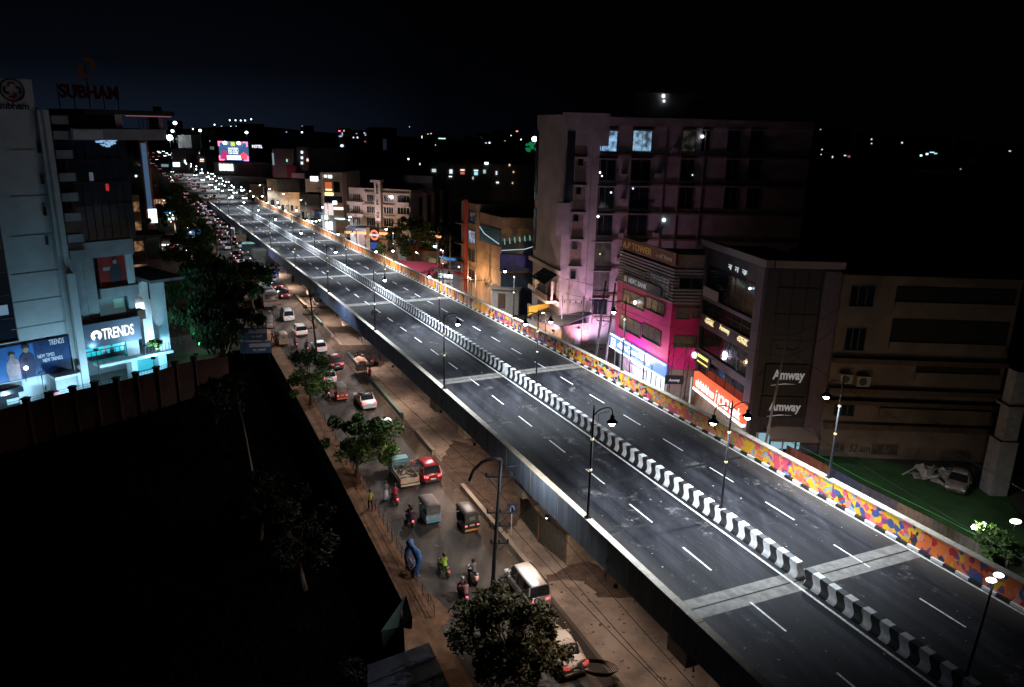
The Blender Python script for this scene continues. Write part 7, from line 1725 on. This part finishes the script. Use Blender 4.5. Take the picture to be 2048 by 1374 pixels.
# blurred heap / car on the lawn
t = car('car under a pale loose sheet on the lawn, right of the junk heap', 'suv', mat('cover_sheet', (.30,.24,.20), .8, var=.7, vs=2.0, bump=.9, bs=4), tail=False, group='vehicles right of the flyover'); t.name = 'covered_car'
put(t, 1915, 975, .07, turn=118)
rg = random.Random(12); t = thing('junk_heap', 'pale heap of sheets and bent panels on the lawn beside the covered car', 'junk heap', g(1855,962)); mb = MB(); b_ = Vector(t['_w'])
for k in range(34):
    c = b_+Vector((rg.uniform(-1.6,2.6),rg.uniform(-1.0,1.2),.15+.9*rg.random())); a = Vector((rg.gauss(0,1),rg.gauss(0,1),rg.gauss(0,.5))).normalized(); b2_ = a.cross(Vector((rg.gauss(0,1),rg.gauss(0,1),1))).normalized(); L = .25+.7*rg.random(); w = .06+.3*rg.random()
    p = [c-a*L-b2_*w, c+a*L-b2_*w*.6, c+a*L+b2_*w, c-a*L+b2_*w*.8]; q = [v+Vector((0,0,.04)) for v in p]; mb.hexa(p+q)
mb.build('panels', mat('junk_pale', (.42,.36,.32), .7, var=.6, vs=2), t)
# twin lamp and a white lamp at the right edge
for q, lb, r_, e_ in (((1957,1056),'dazzling twin lamp on a short post among the shrubs at the right',.22,50),((2031,1044),'flat oval white lamp at the right edge of the lawn',.25,9)):
    p = at_z(q[0],q[1],2.4); t = thing('yard_lamp', lb, 'lamp', (p.x,p.y,0)); mb = MB(); mb.tube([(p.x,p.y,0),(p.x,p.y,2.3)], .05, 6); mb.build('post', M_black, t)
    for sg in ((-1,1) if e_ > 20 else (0,)): mb = MB(); mb.ball((p.x+sg*.32,p.y,2.45), r_, 8, sx=1.0 if sg else 1.9, sz=.7); mb.build('lamp_head', emi('yard_lamp_%d' % e_, (.95,1,.9), e_), t)
    if e_ > 20: lamp_light('yard_light', t, (0,0,2.9), 260, (.95,1,.85), .2)
# rocks at the foot of the column etc. left out; far mast lamps
for q, h, lb, e_, r_ in (((339,275),14,'very bright mast lamp at the end of the avenue, under a red light',60,1.7),((350,246),30,'pale high mast lamp above the end of the avenue',6,1.2),((345,262),22,'small lamp below the high mast with a red glow',4,1.0),
                    ((1070,278),16,'bright lamp at the left edge of the tall tower',26,1.6),((493,265),16,'single greenish mast lamp above the hoarding',8,.9),((400,261),18,'small lamp on a thin mast left of the hoarding',7,.9)):
    dist = 560 if q[0] < 600 else 520; d = ray(*q); k = dist/d[1]; p = Vector((d[0]*k, dist, CZ+d[2]*k)); t = thing('mast_lamp', lb, 'mast lamp', (p.x,p.y,0)); mb = MB(); mb.tube([(p.x,p.y,0),(p.x,p.y,p.z-.5)], .22, 6); mb.build('mast', M_black, t)
    mb = MB(); mb.ball(p, r_, 8, sx=1.3); mb.build('lamp_head', emi('mast_%d' % e_, (.8,.95,1), e_), t)
# hill with street lamps
mb = MB(); n = 26; top = []
for k in range(n+1):
    x = -1500+k*100; top.append((x, 1500, 0+21*math.exp(-((x+520)/170)**2)+1.5*math.sin(k*1.3)))
for k in range(n):
    a, b = top[k], top[k+1]; mb.quad((a[0],1250,0),(b[0],1250,0),b,a); mb.quad(a,b,(b[0],1800,0),(a[0],1800,0))
o = mb.build('hills', mat('hill_dark', (.02,.025,.02), .95, var=.4, vs=.01)); struct(o)
for i, q in enumerate(((459.5,240.5),(471,240.5),(481.5,241),(490,241),(502.5,238.5),(443,253.5),(462,253.5),(473.5,253),(482,251),(429,249.5),(386,258))):
    d = ray(*q); k = 1380/d[1]; p = Vector((d[0]*k,1380,CZ+d[2]*k)); gz = max(0, 20*130/250.)
    if i == 0:
        mb = MB(); mb.tube([(0,0,-16),(0,0,-.6)], .25, 5); mb.ball((0,0,0), 1.35, 8, 1); hl = mb.build('hill_lamp', [M_black, emi('hill_lamp_light', (.85,1,.95), 3.4)]); o = hl
    else: o = hl.copy(); COL.objects.link(o)
    o.location = p; tag(o, 'lamp in the rows of lamps on the far hillside above the hoarding', 'hill lamp', 'lamps on the far hillside')

# ================================================================== POLES, WIRES, SIGNS
def upole(label, b, topz, arms=((.9,1.1),), r=.13, lean=(0,0), m=None, name='utility_pole', cat='utility pole', ang=0.6, z0=0.0, braces=True):
    b = Vector(b); t = thing(name, label, cat, b); tp = b+Vector((lean[0],lean[1],topz-b.z)); mb = MB(); mb.tube([b,b.lerp(tp,.5),tp], [r*1.2,r,r*.7], 8); mb.build('pole', m or M_wood, t)
    dx, dy = math.cos(ang), math.sin(ang)
    for dz, w in arms:
        c = tp-Vector((0,0,dz)); e = Vector((dx*w,dy*w,0)); mb = MB(); mb.tube([c-e,c+e], .07, 5)
        if braces: mb.tube([c-e*.85,c-Vector((0,0,w*.9))], .025, 4); mb.tube([c+e*.85,c-Vector((0,0,w*.9))], .025, 4)
        o = mb.build('cross_arm', M_black, t)
        for sg in (-1,0,1) if w < 1 else (-1,1): mb = MB(); q = c+e*sg*.95; mb.lathe((q.x,q.y,q.z), [(.03,0),(.07,.08),(.05,.16),(.08,.24),(.03,.32)], 7); mb.build('insulator', M_black, o)
    return t, tp
def pz(px_, py_, b):
    d = ray(px_, py_); k = b[1]/d[1]; return CZ+d[2]*k
M_dpole = mat('dark_steel_pole', (.03,.03,.032), .5)
b1 = g(984,1185); T1 = pz(1000,918,b1)
t1_, tp1 = upole('near dark utility pole with cross arms and a curved pipe arm, by the mango tree', b1, T1, arms=((1.25,1.0),(3.9,.9),(4.9,.7),(6.2,.6)), lean=(.45,0), m=M_dpole, ang=.08)
mb = MB(); 
pa = [tp1+Vector((-.0,0,-.0)), tp1+Vector((-.5,0,.02)), tp1+Vector((-1.2,.1,-.25)), tp1+Vector((-1.8,.15,-.9)), tp1+Vector((-2.1,.2,-1.7))]
mb.tube(pa, .11, 8); mb.build('curved_arm', mat('rusty_pipe', (.13,.09,.07), .7, var=.4), t1_)
b2 = g(634,708); t2_, tp2 = upole('dark utility pole with braced arms beside the turquoise divider', b2, pz(619,578,b2), arms=((1.0,1.3),(2.6,1.0),(3.6,1.0),(5.5,.7)), lean=(-.6,0), m=M_dpole, ang=.2)
b3 = g(436,532); t3_, tp3 = upole('slim rusty pole at the edge of the far left traffic', b3, pz(434,448,b3), arms=(), m=mat('rusty_pipe',(.1,.1,.1)))
b4 = g(467,545); t4_, tp4 = upole('dark pole with crowded arms above the queue of cars', b4, pz(464,448,b4), arms=((1.0,1.0),(2.2,1.2),(3.6,1.2)), m=M_dpole, ang=.1)
b5 = g(388,480); t5_, tp5 = upole('slim pole left of the far queue of cars', b5, pz(388,395,b5), arms=((.6,.8),), m=M_dpole)
b6 = g(549,668); t6_, tp6 = upole('thin pole on the footpath before the blue billboards', b6, pz(547,610,b6), arms=(), r=.06, m=M_dpole)
# right side poles
q7 = col(1190,700,18.4); t7_, tp7 = upole('left pole of the tied pair before the pale tower wall', (q7[0],q7[1],0), pz(1207,562,q7), arms=((2.6,2.0),(5.2,.9)), r=.15, lean=(.9,0), m=mat('grey_steel_pole', (.14,.12,.13), .6), ang=-.2)
q8 = col(1210,700,18.0); t8_, tp8 = upole('right pole of the tied pair before the pale tower wall', (q8[0],q8[1],0), pz(1225,566,q8), arms=(), r=.15, lean=(.8,0), m=mat('grey_steel_pole', (.1,.1,.1)))
q9 = col(1530,860,18.2); t9_, tp9 = upole('pale leaning pole before the two black boards', (q9[0],q9[1],0), pz(1556,655,q9), arms=((2.0,.9),(8.2,.9)), r=.11, lean=(1.0,0), m=mat('pale_pole', (.30,.26,.25), .7), ang=-.3, braces=False)
q10 = Vector(g(1632,905)); t10_, tp10 = upole('tall thin hooked pole at the corner of the tan block', q10, pz(1690,566,q10), arms=(), r=.10, lean=(1.2,0), m=mat('pale_pole', (.3,.3,.3)))
mb = MB(); mb.tube([tp10, tp10+Vector((.1,0,.25)), tp10+Vector((.9,0,.3))], .05, 5); mb.build('hook', M_black, t10_)
q11 = col(900,545,18.3); q12 = col(936,560,18.6); q13 = col(952,575,18.6); q14 = col(876,520,17.9); q15 = col(795,490,17.9); q16 = col(640,430,18)
R11 = []
for q, yt, lb, am in ((q11,470,'thin pole with arms left of the red pipe building',((3,.7),(4.2,.7))),(q12,498,'bent pole before the red pipe building',((4,1.0),(5.5,1.0))),(q13,490,'tall thin pole with a low cross arm before the red pipe building',((6.2,1.1),)),(q14,455,'pale thin pole right of the orange eaved kiosk',()),(q15,440,'thin pole left of the large dark tree',((.8,.9),)),(q16,372,'pole near the lit sign house',((.8,.8),))):
    R11.append(upole(lb, (q[0],q[1],0), pz(px(q)[0], yt, q), arms=am, r=.09, m=mat('pale_pole', (.3,.3,.3)), ang=-.2, braces=False)[1])
# transformer frame
fb0 = s1.rect(1123,600,1165,700,2.0); t = thing('transformer_frame', 'steel frame with insulators standing before the lilac lit wall', 'transformer frame', s1.P(fb0[0],2,0))
mb = MB(); zt_ = fb0[3]
for u in (fb0[0],fb0[1]): mb.tube([s1.P(u,2,0),s1.P(u,2,zt_+.6)], .08, 6)
for z in (zt_,zt_-2.1,zt_-4.4,zt_-6.6): mb.tube([s1.P(fb0[0]-.3,2,z),s1.P(fb0[1]+.3,2,z)], .06, 5)
mb.build('frame', M_steel, t)
for k in range(4):
    for z in (zt_-.5,zt_-6.2): mb = MB(); q = s1.P(fb0[0]+.3+k*(fb0[1]-fb0[0]-.6)/3,2,z); mb.lathe(tuple(q), [(.04,0),(.09,.1),(.05,.2),(.09,.3),(.04,.45)], 7); mb.build('insulator', M_black, t)
mb = MB(); mb.fb(s1,fb0[0]+.3,fb0[1]-.3,1.4,2.6,.6,3.0); mb.build('transformer', mat('lilac_box', (.3,.3,.36), .6), t)
# gantry frame with the small black board
gfr = Frame(col(1330,800,18.3)[:2], (1,0)); u0,u1,z0,z1 = gfr.rect(1330,688,1372,800)
t = thing('gantry', 'lattice gantry with a small black lettered board between the magenta block and the dark block', 'gantry', gfr.P(u0,0,0)); mb = MB()
for u in (u0,u0+.5,u1-.5,u1): mb.tube([gfr.P(u,0,0),gfr.P(u+.35,0,z1)], .04, 4)
for a in (u0,u1-.5):
    for k in range(7): h = k*(z1/7); mb.tube([gfr.P(a+.35*h/z1,0,h),gfr.P(a+.5+.35*(h+1)/z1,0,h+z1/7)], .025, 4)
mb.tube([gfr.P(u0+.3,0,z1),gfr.P(u1+.3,0,z1)], .05, 4); mb.tube([gfr.P(u0+.2,0,z1*.55),gfr.P(u1+.2,0,z1)], .025, 4); mb.build('lattice', M_black, t)
r = gfr.rect(1330,751,1367,768,.2); bd = slab(t, gfr, r, .1, .25, M_bb, 'sign_board'); textmesh('Amway', 'lettering', M_lw, bd, gfr.M(r[0]+(r[1]-r[0])*.2,.26,r[2]+(r[3]-r[2])*.22), (r[3]-r[2])*.42, .03, width=(r[1]-r[0])*.6, bold=.03)
slab(t, gfr, (u1+.6,u1+.75,1,z1*.55), .0, .1, mat('tube_dim', (.3,.3,.3), .5, emit=(.8,.95,.95), es=.4, sample=False), 'tube')
# insulator rack in front of the bank
fr = f2; t = thing('insulator_rack', 'dark rack of insulators on two poles before the shop front', 'insulator rack', fr.P(-3.2,2.5,0)); mb = MB()
for u in (-4.6,-1.2): mb.tube([fr.P(u,2.5,0),fr.P(u,2.5,6.4)], .07, 5)
for z in (5.0,4.0,2.6): mb.tube([fr.P(-5,2.5,z),fr.P(-.8,2.5,z)], .05, 5)
mb.build('frame', M_black, t)
# wires
wires = [(tp1+Vector((.9,.2,-1.25)),tp2+Vector((1.1,.2,-1.0)),1.6),(tp1+Vector((-.9,-.2,-1.25)),tp2+Vector((-1.1,-.2,-1.0)),1.6),(tp2+Vector((1.1,.2,-1)),tp4+Vector((.9,.1,-1)),2.2),(tp2+Vector((-1.1,-.2,-1)),tp4+Vector((-.9,-.1,-1)),2.2),(tp2+Vector((0,0,-5.4)),tp6,.8),
         (tp4,tp3,1.2),(tp1+Vector((0,0,-3.9)),Vector(g(640,706))+Vector((0,0,3.2)),1.5)]
near_end = Vector(rd(70,-13,8.6))
for k in range(3): wires.append((tp1+Vector((-.9+.9*k,0,-1.25 if k != 1 else -3.9)), near_end+Vector((.8*k,0,-.4*k)), 1.0))
for a, b in ((tp7,R11[2]),(tp8,tp9),(tp9,tp10),(R11[0],R11[1]),(R11[1],R11[2]),(R11[3],R11[0]),(R11[4],R11[3]),(R11[5],R11[4])):
    for dz in (-.8,-2.8): wires.append((a+Vector((0,0,dz)), b+Vector((.3,0,dz)), 1.3))
wires.append((tp9+Vector((0,0,-2)), Vector(rd(72,22,6.5)), 1.5)); wires.append((tp9+Vector((0,0,-8)), Vector(rd(72,19.5,3.5)), 1.0)); wires.append((tp10+Vector((0,0,-7)), s4.P(9,.5,6), .6)); wires.append((tp10+Vector((0,0,-8.5)), s4.P(14,.5,3), 1.2))
for i, (a, b, s_) in enumerate(wires):
    mb = MB(); mb.tube(wirepts(a,b,s_*.5,12), .022, 4); o = mb.build('power_cable', M_wire, origin=tuple(a)); 
    lb = ('sagging black cable along the left street between utility poles' if i < 10 else 'sagging black cable strung along the right street in front of the buildings')
    tag(o, lb, 'cable', 'cables over the left street' if i < 10 else 'cables over the right street')
mb = MB()
for k in range(900):
    s_ = 92+rg.random()**1.4*90; o_ = -9.7-7.4*(rg.random() if rg.random() < .4 else rg.random()**4); 
    if rg.random() < .35: o_ = -17.1+.5*rg.random()
    p = Vector(rd(s_,o_,.03)); w = .02+.07*rg.random()**3; mb.quad(p+Vector((w,0,0)),p+Vector((0,w,.02)),p-Vector((w,0,0)),p-Vector((0,w,-.01)))
o = mb.build('litter', mat('litter_pale', (.35,.30,.26), .9, var=.5, vs=9)); stuff(o, 'dust, leaves and litter along the edges of the left street', 'litter')
# coiled cables on the near pole's foot of span
mb = MB(); c = at_z(1195,1345,.5)
for k in range(5): mb.tube([c+Vector((math.cos(q*.5)*(.9+.08*k),math.sin(q*.5)*.6,.06*k+.3*math.sin(q*.25))) for q in range(13)], .03, 4)
o = mb.build('cable_coil', M_wire, origin=tuple(c)); tag(o, 'loose coil of black cable on the paving by the nearest pier', 'cable coil')
# U-turn signs
def uturn(label, px_, py_, pyb, h=2.4, s=.42):
    b = Vector(g(px_+1, pyb)); z = pz(px_, py_, b); t = thing('u_turn_sign', label, 'road sign', b); fr = Frame(b[:2], (.96,.28)); mb = MB(); n = 8
    for k in range(n): pass
    mb.tube([b,b+Vector((0,0,z))], .04, 6); mb.build('post', M_white, t); mb = MB(); 
    mb2 = MB(); mb2.fb(fr,-s,s,.04,.08,z-s,z+s*1.1); pl_ = mb2.build('panel', mat('sign_blue', (.04,.10,.30), .5), t)
    mb = MB(); P = lambda u, w: fr.P(u*s,.1,z+w*s)
    pts = [P(-.35,-.7),P(-.35,.2)]+[P(.0-.35*math.cos(a),.25+.4*math.sin(a)) for a in (.5,1.2,1.9,2.6)]+[P(.35,.0)]
    mb.tube(pts, .045, 4); mb.build('arrow_shaft', M_white, pl_); mb = MB(); mb.tri(P(.1,.05),P(.35,-.5),P(.62,.05)); mb.build('arrow_head', M_white, pl_)
    return t
uturn('blue U-turn sign on a banded post beside the near utility pole', 1021, 1017, 1083, s=.40)
uturn('small blue U-turn sign on the paving, above the lone motorcycle', 550, 548, 570, s=.75)
# site hoarding of corrugated sheets round the excavation, block wall behind
hp = [Vector(g(*p)) for p in ((1040,1035),(1076,1085),(1132,1130))]; t = thing('site_hoarding', 'dark corrugated sheet hoarding standing on the earth under the flyover', 'site hoarding', hp[1])
zt_ = pz(1132,1072,hp[2])
for a, b in zip(hp[:-1], hp[1:]):
    n = 22; mb = MB()
    for q in range(n): 
        p = a.lerp(b,q/n); p2 = a.lerp(b,(q+1)/n); j = .07*(q%2); j2 = .07*((q+1)%2); mb.quad((p.x+j,p.y+j,0),(p2.x+j2,p2.y+j2,0),(p2.x+j2,p2.y+j2,zt_),(p.x+j,p.y+j,zt_))
    mb.build('sheet', mat('corrugated_dark', (.06,.065,.055), .7, var=.5, vs=3), t)
for p in hp: mb = MB(); mb.tube([p,p+Vector((0,0,zt_+.2))], .07, 5); mb.build('post', M_wood, t)
bx = Vector(g(1134,1132)); fr = Frame(bx[:2], (.94,.35)); t = thing('block_wall', 'low pale block wall beside the corrugated hoarding', 'block wall', bx); ub = fr.uz(1195,1110)[0]; zt_ = fr.uz(1150,1070)[1]
for k in range(3): mb = MB(); mb.fb(fr,.0,ub,-.35,.0,k*zt_/3+.02*(k>0),(k+1)*zt_/3); mb.build('course', mat('pale_blockwork', (.42,.36,.30), .85, var=.3, vs=2), t)
# other sheds/boxes further down under the flyover
for q, (x0,x1,yt,yb,lb,m) in enumerate(((484,515,488,510,'low grey green box of sheets beside the far queue of cars',M_teal),(472,500,472,492,'dark scrap shed behind the grey green box',M_wood),(459,468,458,478,'small pale guard booth on the paving near the far queue',M_white),(505,560,500,534,'rusty sheet enclosure under the purple lit parapet',mat('corrugated_dark',(.1,.1,.1))))):
    t, fr, a, b, z = box_bldg('site_enclosure', lb, 'enclosure', x0,x1,yt,yb,m,ang=.3,depth=3.5,parapet=0)
# under-deck lamp visible at (1125,1045), and its sisters along the deck edge, mostly added unseen to light the street
for i, s_ in enumerate((88,97,110.5,119,135,150,163,176,190,204,218,232,247,262,278)):
    off = -9.25; p = Vector(rd(s_,off,zd(s_)-1.15)); t = thing('deck_lamp_or_fill', (ORD[i] if i < 14 else 'farthest')+' of the small flood lamps, mostly added, fixed under the left edge of the flyover', 'flood lamp', p); t['group'] = 'flood lamps under the left deck edge'
    mb = MB(); mb.box(p.x-.12,p.x+.12,p.y-.1,p.y+.1,p.z-.02,p.z+.2); mb.build('housing', M_black, t); mb = MB(); mb.ball(p-Vector((0,0,.04)), .09 if i in (1,12) else .03, 6); mb.build('lens', emi('lens_warm%d' % (i in (1,12)), (.8,.95,1), 12 if i in (1,12) else 3), t)
    y = y_of(s_); tx, ty = tang(y); lamp_light('flood_light', t, (-ty*.25,tx*.25,-.25), ((650,900)[i] if i < 2 else 1300), (1.0,.70,.54), .25, spot=164, rot=aim((-ty*.35,tx*.35,-1)), blend=.5)
flood('violet lamp on the paving washing a stretch of the parapet purple', Vector(g(560,540))+Vector((-2.5,-1,0.2)), (.35,.3,.8), 420, (.55,.12,.9), 120)
# right street lamps (sodium), behind the mural; the nearest is added out of view to light the tan wall
for i, s_ in enumerate((98,124,150,178,206,236,266)):
    p = Vector(rd(s_ if i else 97,17.9 if i else 18.3,0)); hh = 5.2 if i else 2.5; t = thing('sodium_lamp_or_fill', ORD[i]+' low sodium lamp in the row behind the mural parapet, its nearest one added', 'street lamp', p); t['group'] = 'sodium lamps behind the mural'
    mb = MB(); mb.tube([p,p+Vector((0,0,hh)),p+Vector((-.5,-.2,hh+.3))], .06, 6); mb.build('post', M_black, t); mb = MB(); mb.ball(p+Vector((-.55,-.25,hh+.22)), .13, 6); mb.build('lens', emi('lens_sodium', (1,.75,.45), 10), t)
    lamp_light('sodium_light', t, (-.55,-.25,hh), (700,450,2000,2400,2400,2400,1500)[i], (1.0,.60,.30), .2)
# unseen lights added to the utility poles to brighten the street and outer parapet
for i, (tp, c_, e_) in enumerate(((tp1,(.85,.72,.62),900),(tp2,(.62,.66,.85),1500),(tp4,(.8,.75,.8),2200),(tp6,(.9,.75,.7),700))):
    p = tp+Vector((.3,.5,-.9 if i < 3 else -.1)); t = thing('added_pole_light', ('added fill light near the top of the near utility pole','added fill light on the pole beside the turquoise divider','added fill light on the pole above the queue of cars','added fill light on the thin footpath pole')[i], 'street light', p)
    mb = MB(); mb.tube([tp+Vector((0,0,p.z-tp.z)), p+Vector((.1,.1,.1)), p+Vector((.8,.2,.12))], [.03,.04,.10], 6); mb.build('housing', M_black, t)
    lamp_light('pole_fill', t, (.6,.15,-.12), e_, c_, .15, spot=(150,125,150,150)[i], rot=aim((.55,.25,-.8)), blend=.3)
# small lit shops behind the far parapets
rg = random.Random(77)
def stall(s_, off, face, label, group):
    p = rd(s_, off, 0); y = y_of(s_); tx, ty = tang(y); fr = Frame(p[:2], (-tx*face,-ty*face)); w = rg.uniform(3.2,6.5); h = rg.uniform(2.8,4.2)
    t = thing('roadside_stall', label, 'stall', p, group=group); mb = MB(); mb.fb(fr,-w/2,w/2,-4,0,0,h); mb.build('wall', M_far, t); mb = MB(); mb.hexa([fr.P(-w/2-.3,1.4,h-.5),fr.P(w/2+.3,1.4,h-.5),fr.P(w/2+.3,-4.2,h+.3),fr.P(-w/2-.3,-4.2,h+.3),fr.P(-w/2-.3,1.4,h-.4),fr.P(w/2+.3,1.4,h-.4),fr.P(w/2+.3,-4.2,h+.45),fr.P(-w/2-.3,-4.2,h+.45)]); mb.build('roof', [MATS['awning_red'],M_teal,M_conc,MATS['awning_blue']][rg.randrange(4)], t)
    c_ = [(1,.72,.45),(.8,.97,1),(1,.85,.7),(.7,1,.9)][rg.randrange(4)]; slab(t, fr, (-w/2+.2,w/2-.2,.5,h-1.0), .01, .06, wmat(c_, rg.choice((.5,.9,1.6))), 'lit_front')
    mb = MB(); mb.ball(fr.P(rg.uniform(-1,1),1.0,h-.1), .17, 6); mb.build('lamp', emi('stall_lamp_%d' % (c_[0]*99), c_, 5), t)
for k in range(20): stall(186+k*8.2+rg.uniform(-2,2), 20.5+rg.uniform(0,7), -1, 'small lit roadside stall in the far row behind the mural parapet', 'stalls behind the mural parapet')
for k in range(12): stall(222+k*13+rg.uniform(-3,3), -21.5-rg.uniform(0,4), 1, 'small lit roadside stall among the far left trees', 'stalls by the far left street')
# railing along the left footpath
t = thing('footpath_railing', 'long reddish steel railing along the edge of the left footpath', 'railing', rd(98,-17.45,.15)); a = 96.5
while a < 150:
    b = a+5.2; mb = MB()
    for h in (.35,.65,1.0): mb.tube([rd(a,-17.45,.15+h),rd(b-.15,-17.45,.15+h)], .028, 4)
    for k in range(5): q = a+k*(b-.15-a)/4; mb.tube([rd(q,-17.45,.12),rd(q,-17.45,1.17)], .03, 4)
    for k in range(4): q = a+(k+.0)*(b-.15-a)/4; q2 = a+(k+1)*(b-.15-a)/4; mb.tube([rd(q,-17.45,.3),rd(q2,-17.45,1.1)], .018, 3); 
    mb.build('rail_panel', mat('railing_red', (.22,.11,.085), .6, var=.3), t); a = b
# blue tarpaulin ring on the railing
p0 = Vector(rd(102.2,-17.2,0)); y = y_of(102.2); tx, ty = tang(y); fr = Frame(p0[:2], (tx,ty)); fr = Frame(p0[:2], (-tx,-ty)) if False else fr
mb = MB(); nn = 22; ringv = []
for k in range(nn+1):
    th = 2*math.pi*k/nn; ringv.append(fr.P(1.15*math.cos(th), .15*math.sin(3*th), 1.25+1.05*math.sin(th)))
mb.tube(ringv, [.24+.07*math.sin(5*k) for k in range(nn+1)], 8, cap=False); o = mb.build('tarpaulin_ring', mat('tarp_blue', (.03,.13,.34), .55, var=.4, vs=4, bump=.8, bs=8), origin=tuple(p0)); tag(o, 'rolled blue tarpaulin tied in a big ring on the footpath railing', 'tarpaulin')
# billboards on the footpath by the drooping tree
for (x0,x1,yt,yb,lb,tx_) in ((482,534,655,680,'upper long grey blue notice board beside the drooping tree','Funding Assistance'),(480,543,683,706,'lower long blue notice board beside the drooping tree','Funding Assistance')):
    bb = Vector(g((x0+x1)/2, yb+14)); fr = Frame(bb[:2], (.97,.22)); r = fr.rect(x0,yt,x1,yb); t = thing('notice_board', lb, 'notice board', bb)
    slab(t, fr, r, .0, .15, mat('notice_blue', (.05,.09,.17), .6, var=.4, vs=1), 'panel'); w_ = r[1]-r[0]; h_ = r[3]-r[2]
    slab(t, fr, (r[0]+w_*.3,r[1]-.1,r[2]+h_*.55,r[2]+h_*.85), .151, .17, mat('notice_white', (.4,.4,.42), .6, var=.2), 'white_band'); textmesh('যোৰহাট', 'lettering', M_white, t, fr.M(r[0]+w_*.4,.16,r[2]+h_*.18), h_*.25, .02, width=w_*.42)
    for u in (r[0]+.4,r[1]-.4): mb = MB(); mb.fb(fr,u-.06,u+.06,-.1,-.01,0,r[3]); mb.build('post', M_black, t)
# green net and shed roof at the bottom
bs_ = Vector(g(835,1340,0)); fr = Frame(g(735,1352,1.6)[:2], (.93,.36)); t = thing('sheet_roof_shed', 'low shed with a dark bluish sheet roof at the bottom, beside the dirt apron', 'shed', (fr.o.x,fr.o.y,-2.6))
ub = fr.uz(862,1290)[0]; zr_ = 1.6
mb = MB(); mb.fb(fr,.2,ub-.2,-.2,5.0 if False else -.1,-2.6,zr_-.2)
a = [Vector(g(735,1330,zr_)),Vector(g(858,1285,zr_)),Vector(g(900,1374,zr_+.0)),Vector(g(905,1420,zr_)),Vector(g(735,1450,zr_))]
mb = MB(); mb.prism([p[:2] for p in a], zr_-.12, zr_); mb.build('roof', mat('sheet_roof_blue', (.045,.05,.075), .45, var=.5, vs=.8, bump=.4, bs=3), t)
mb = MB(); ai = [p.lerp(sum(a,Vector())/5,.08) for p in a]; mb.prism([p[:2] for p in ai], -2.6, zr_-.13); mb.build('wall', M_brw, t)
mb = MB()
for k in (0.35,.7): mb.tube([a[0].lerp(a[4],k)+Vector((0,0,.05)), a[1].lerp(a[2],k)+Vector((0,0,.05))], .04, 4)
mb.build('roof_batten', M_black, t)
mb = MB(); n0 = [Vector(g(x,y,z)) for x,y,z in ((762,1262,.2),(812,1190,.4),(825,1235,.9),(822,1300,-1.2),(770,1320,-2.2))]
c = sum(n0,Vector())/5; 
for k in range(5): mb.tri(n0[k], n0[(k+1)%5], c+Vector((0,0,.25)))
o = mb.build('green_net', mat('net_green', (.005,.022,.015), .8, var=.5, vs=2), origin=tuple(c)); tag(o, 'dark green net heaped beside the dirt apron', 'net')
# litter on the deck and paving
rg = random.Random(4); mb = MB()
for k in range(700):
    s_ = 62+rg.random()**1.6*230; o_ = -8.3+16.9*rg.random(); 
    if abs(o_) < .6: continue
    p = Vector(rd(s_,o_,zd(s_)+.02)); w = .02+.07*rg.random()**3; a_ = rg.random()*6; mb.quad(p+Vector((w*math.cos(a_),w*math.sin(a_),0)),p+Vector((-w*math.sin(a_),w*math.cos(a_)*.6,.01)),p-Vector((w*math.cos(a_),w*math.sin(a_),0)),p+Vector((w*math.sin(a_),-w*math.cos(a_)*.6,.012)))
o = mb.build('grit', mat('pale_grit', (.45,.40,.36), .9, var=.5, vs=9)); stuff(o, 'pale grit and paper scraps scattered over the flyover road', 'grit')
mb = MB()
for k in range(700):
    s_ = 84+rg.random()**1.5*80; o_ = -9.0+6*rg.random(); p = Vector(rd(s_,o_,.06)); w = .02+.07*rg.random()**3; mb.hexa([p+Vector((x*w,y*w,z*w)) for z in (0,.8) for x,y in ((-1,-1),(1,-.8),(.9,1),(-.8,.9))])
o = mb.build('rubble', mat('rubble_grey', (.24,.20,.17), .9, var=.5, vs=4)); stuff(o, 'small rubble strewn over the paving under the flyover', 'rubble')

# ------------------------------------------------------------------ finish
for o_ in list(bpy.data.objects):
    if '_w' in o_: del o_['_w']
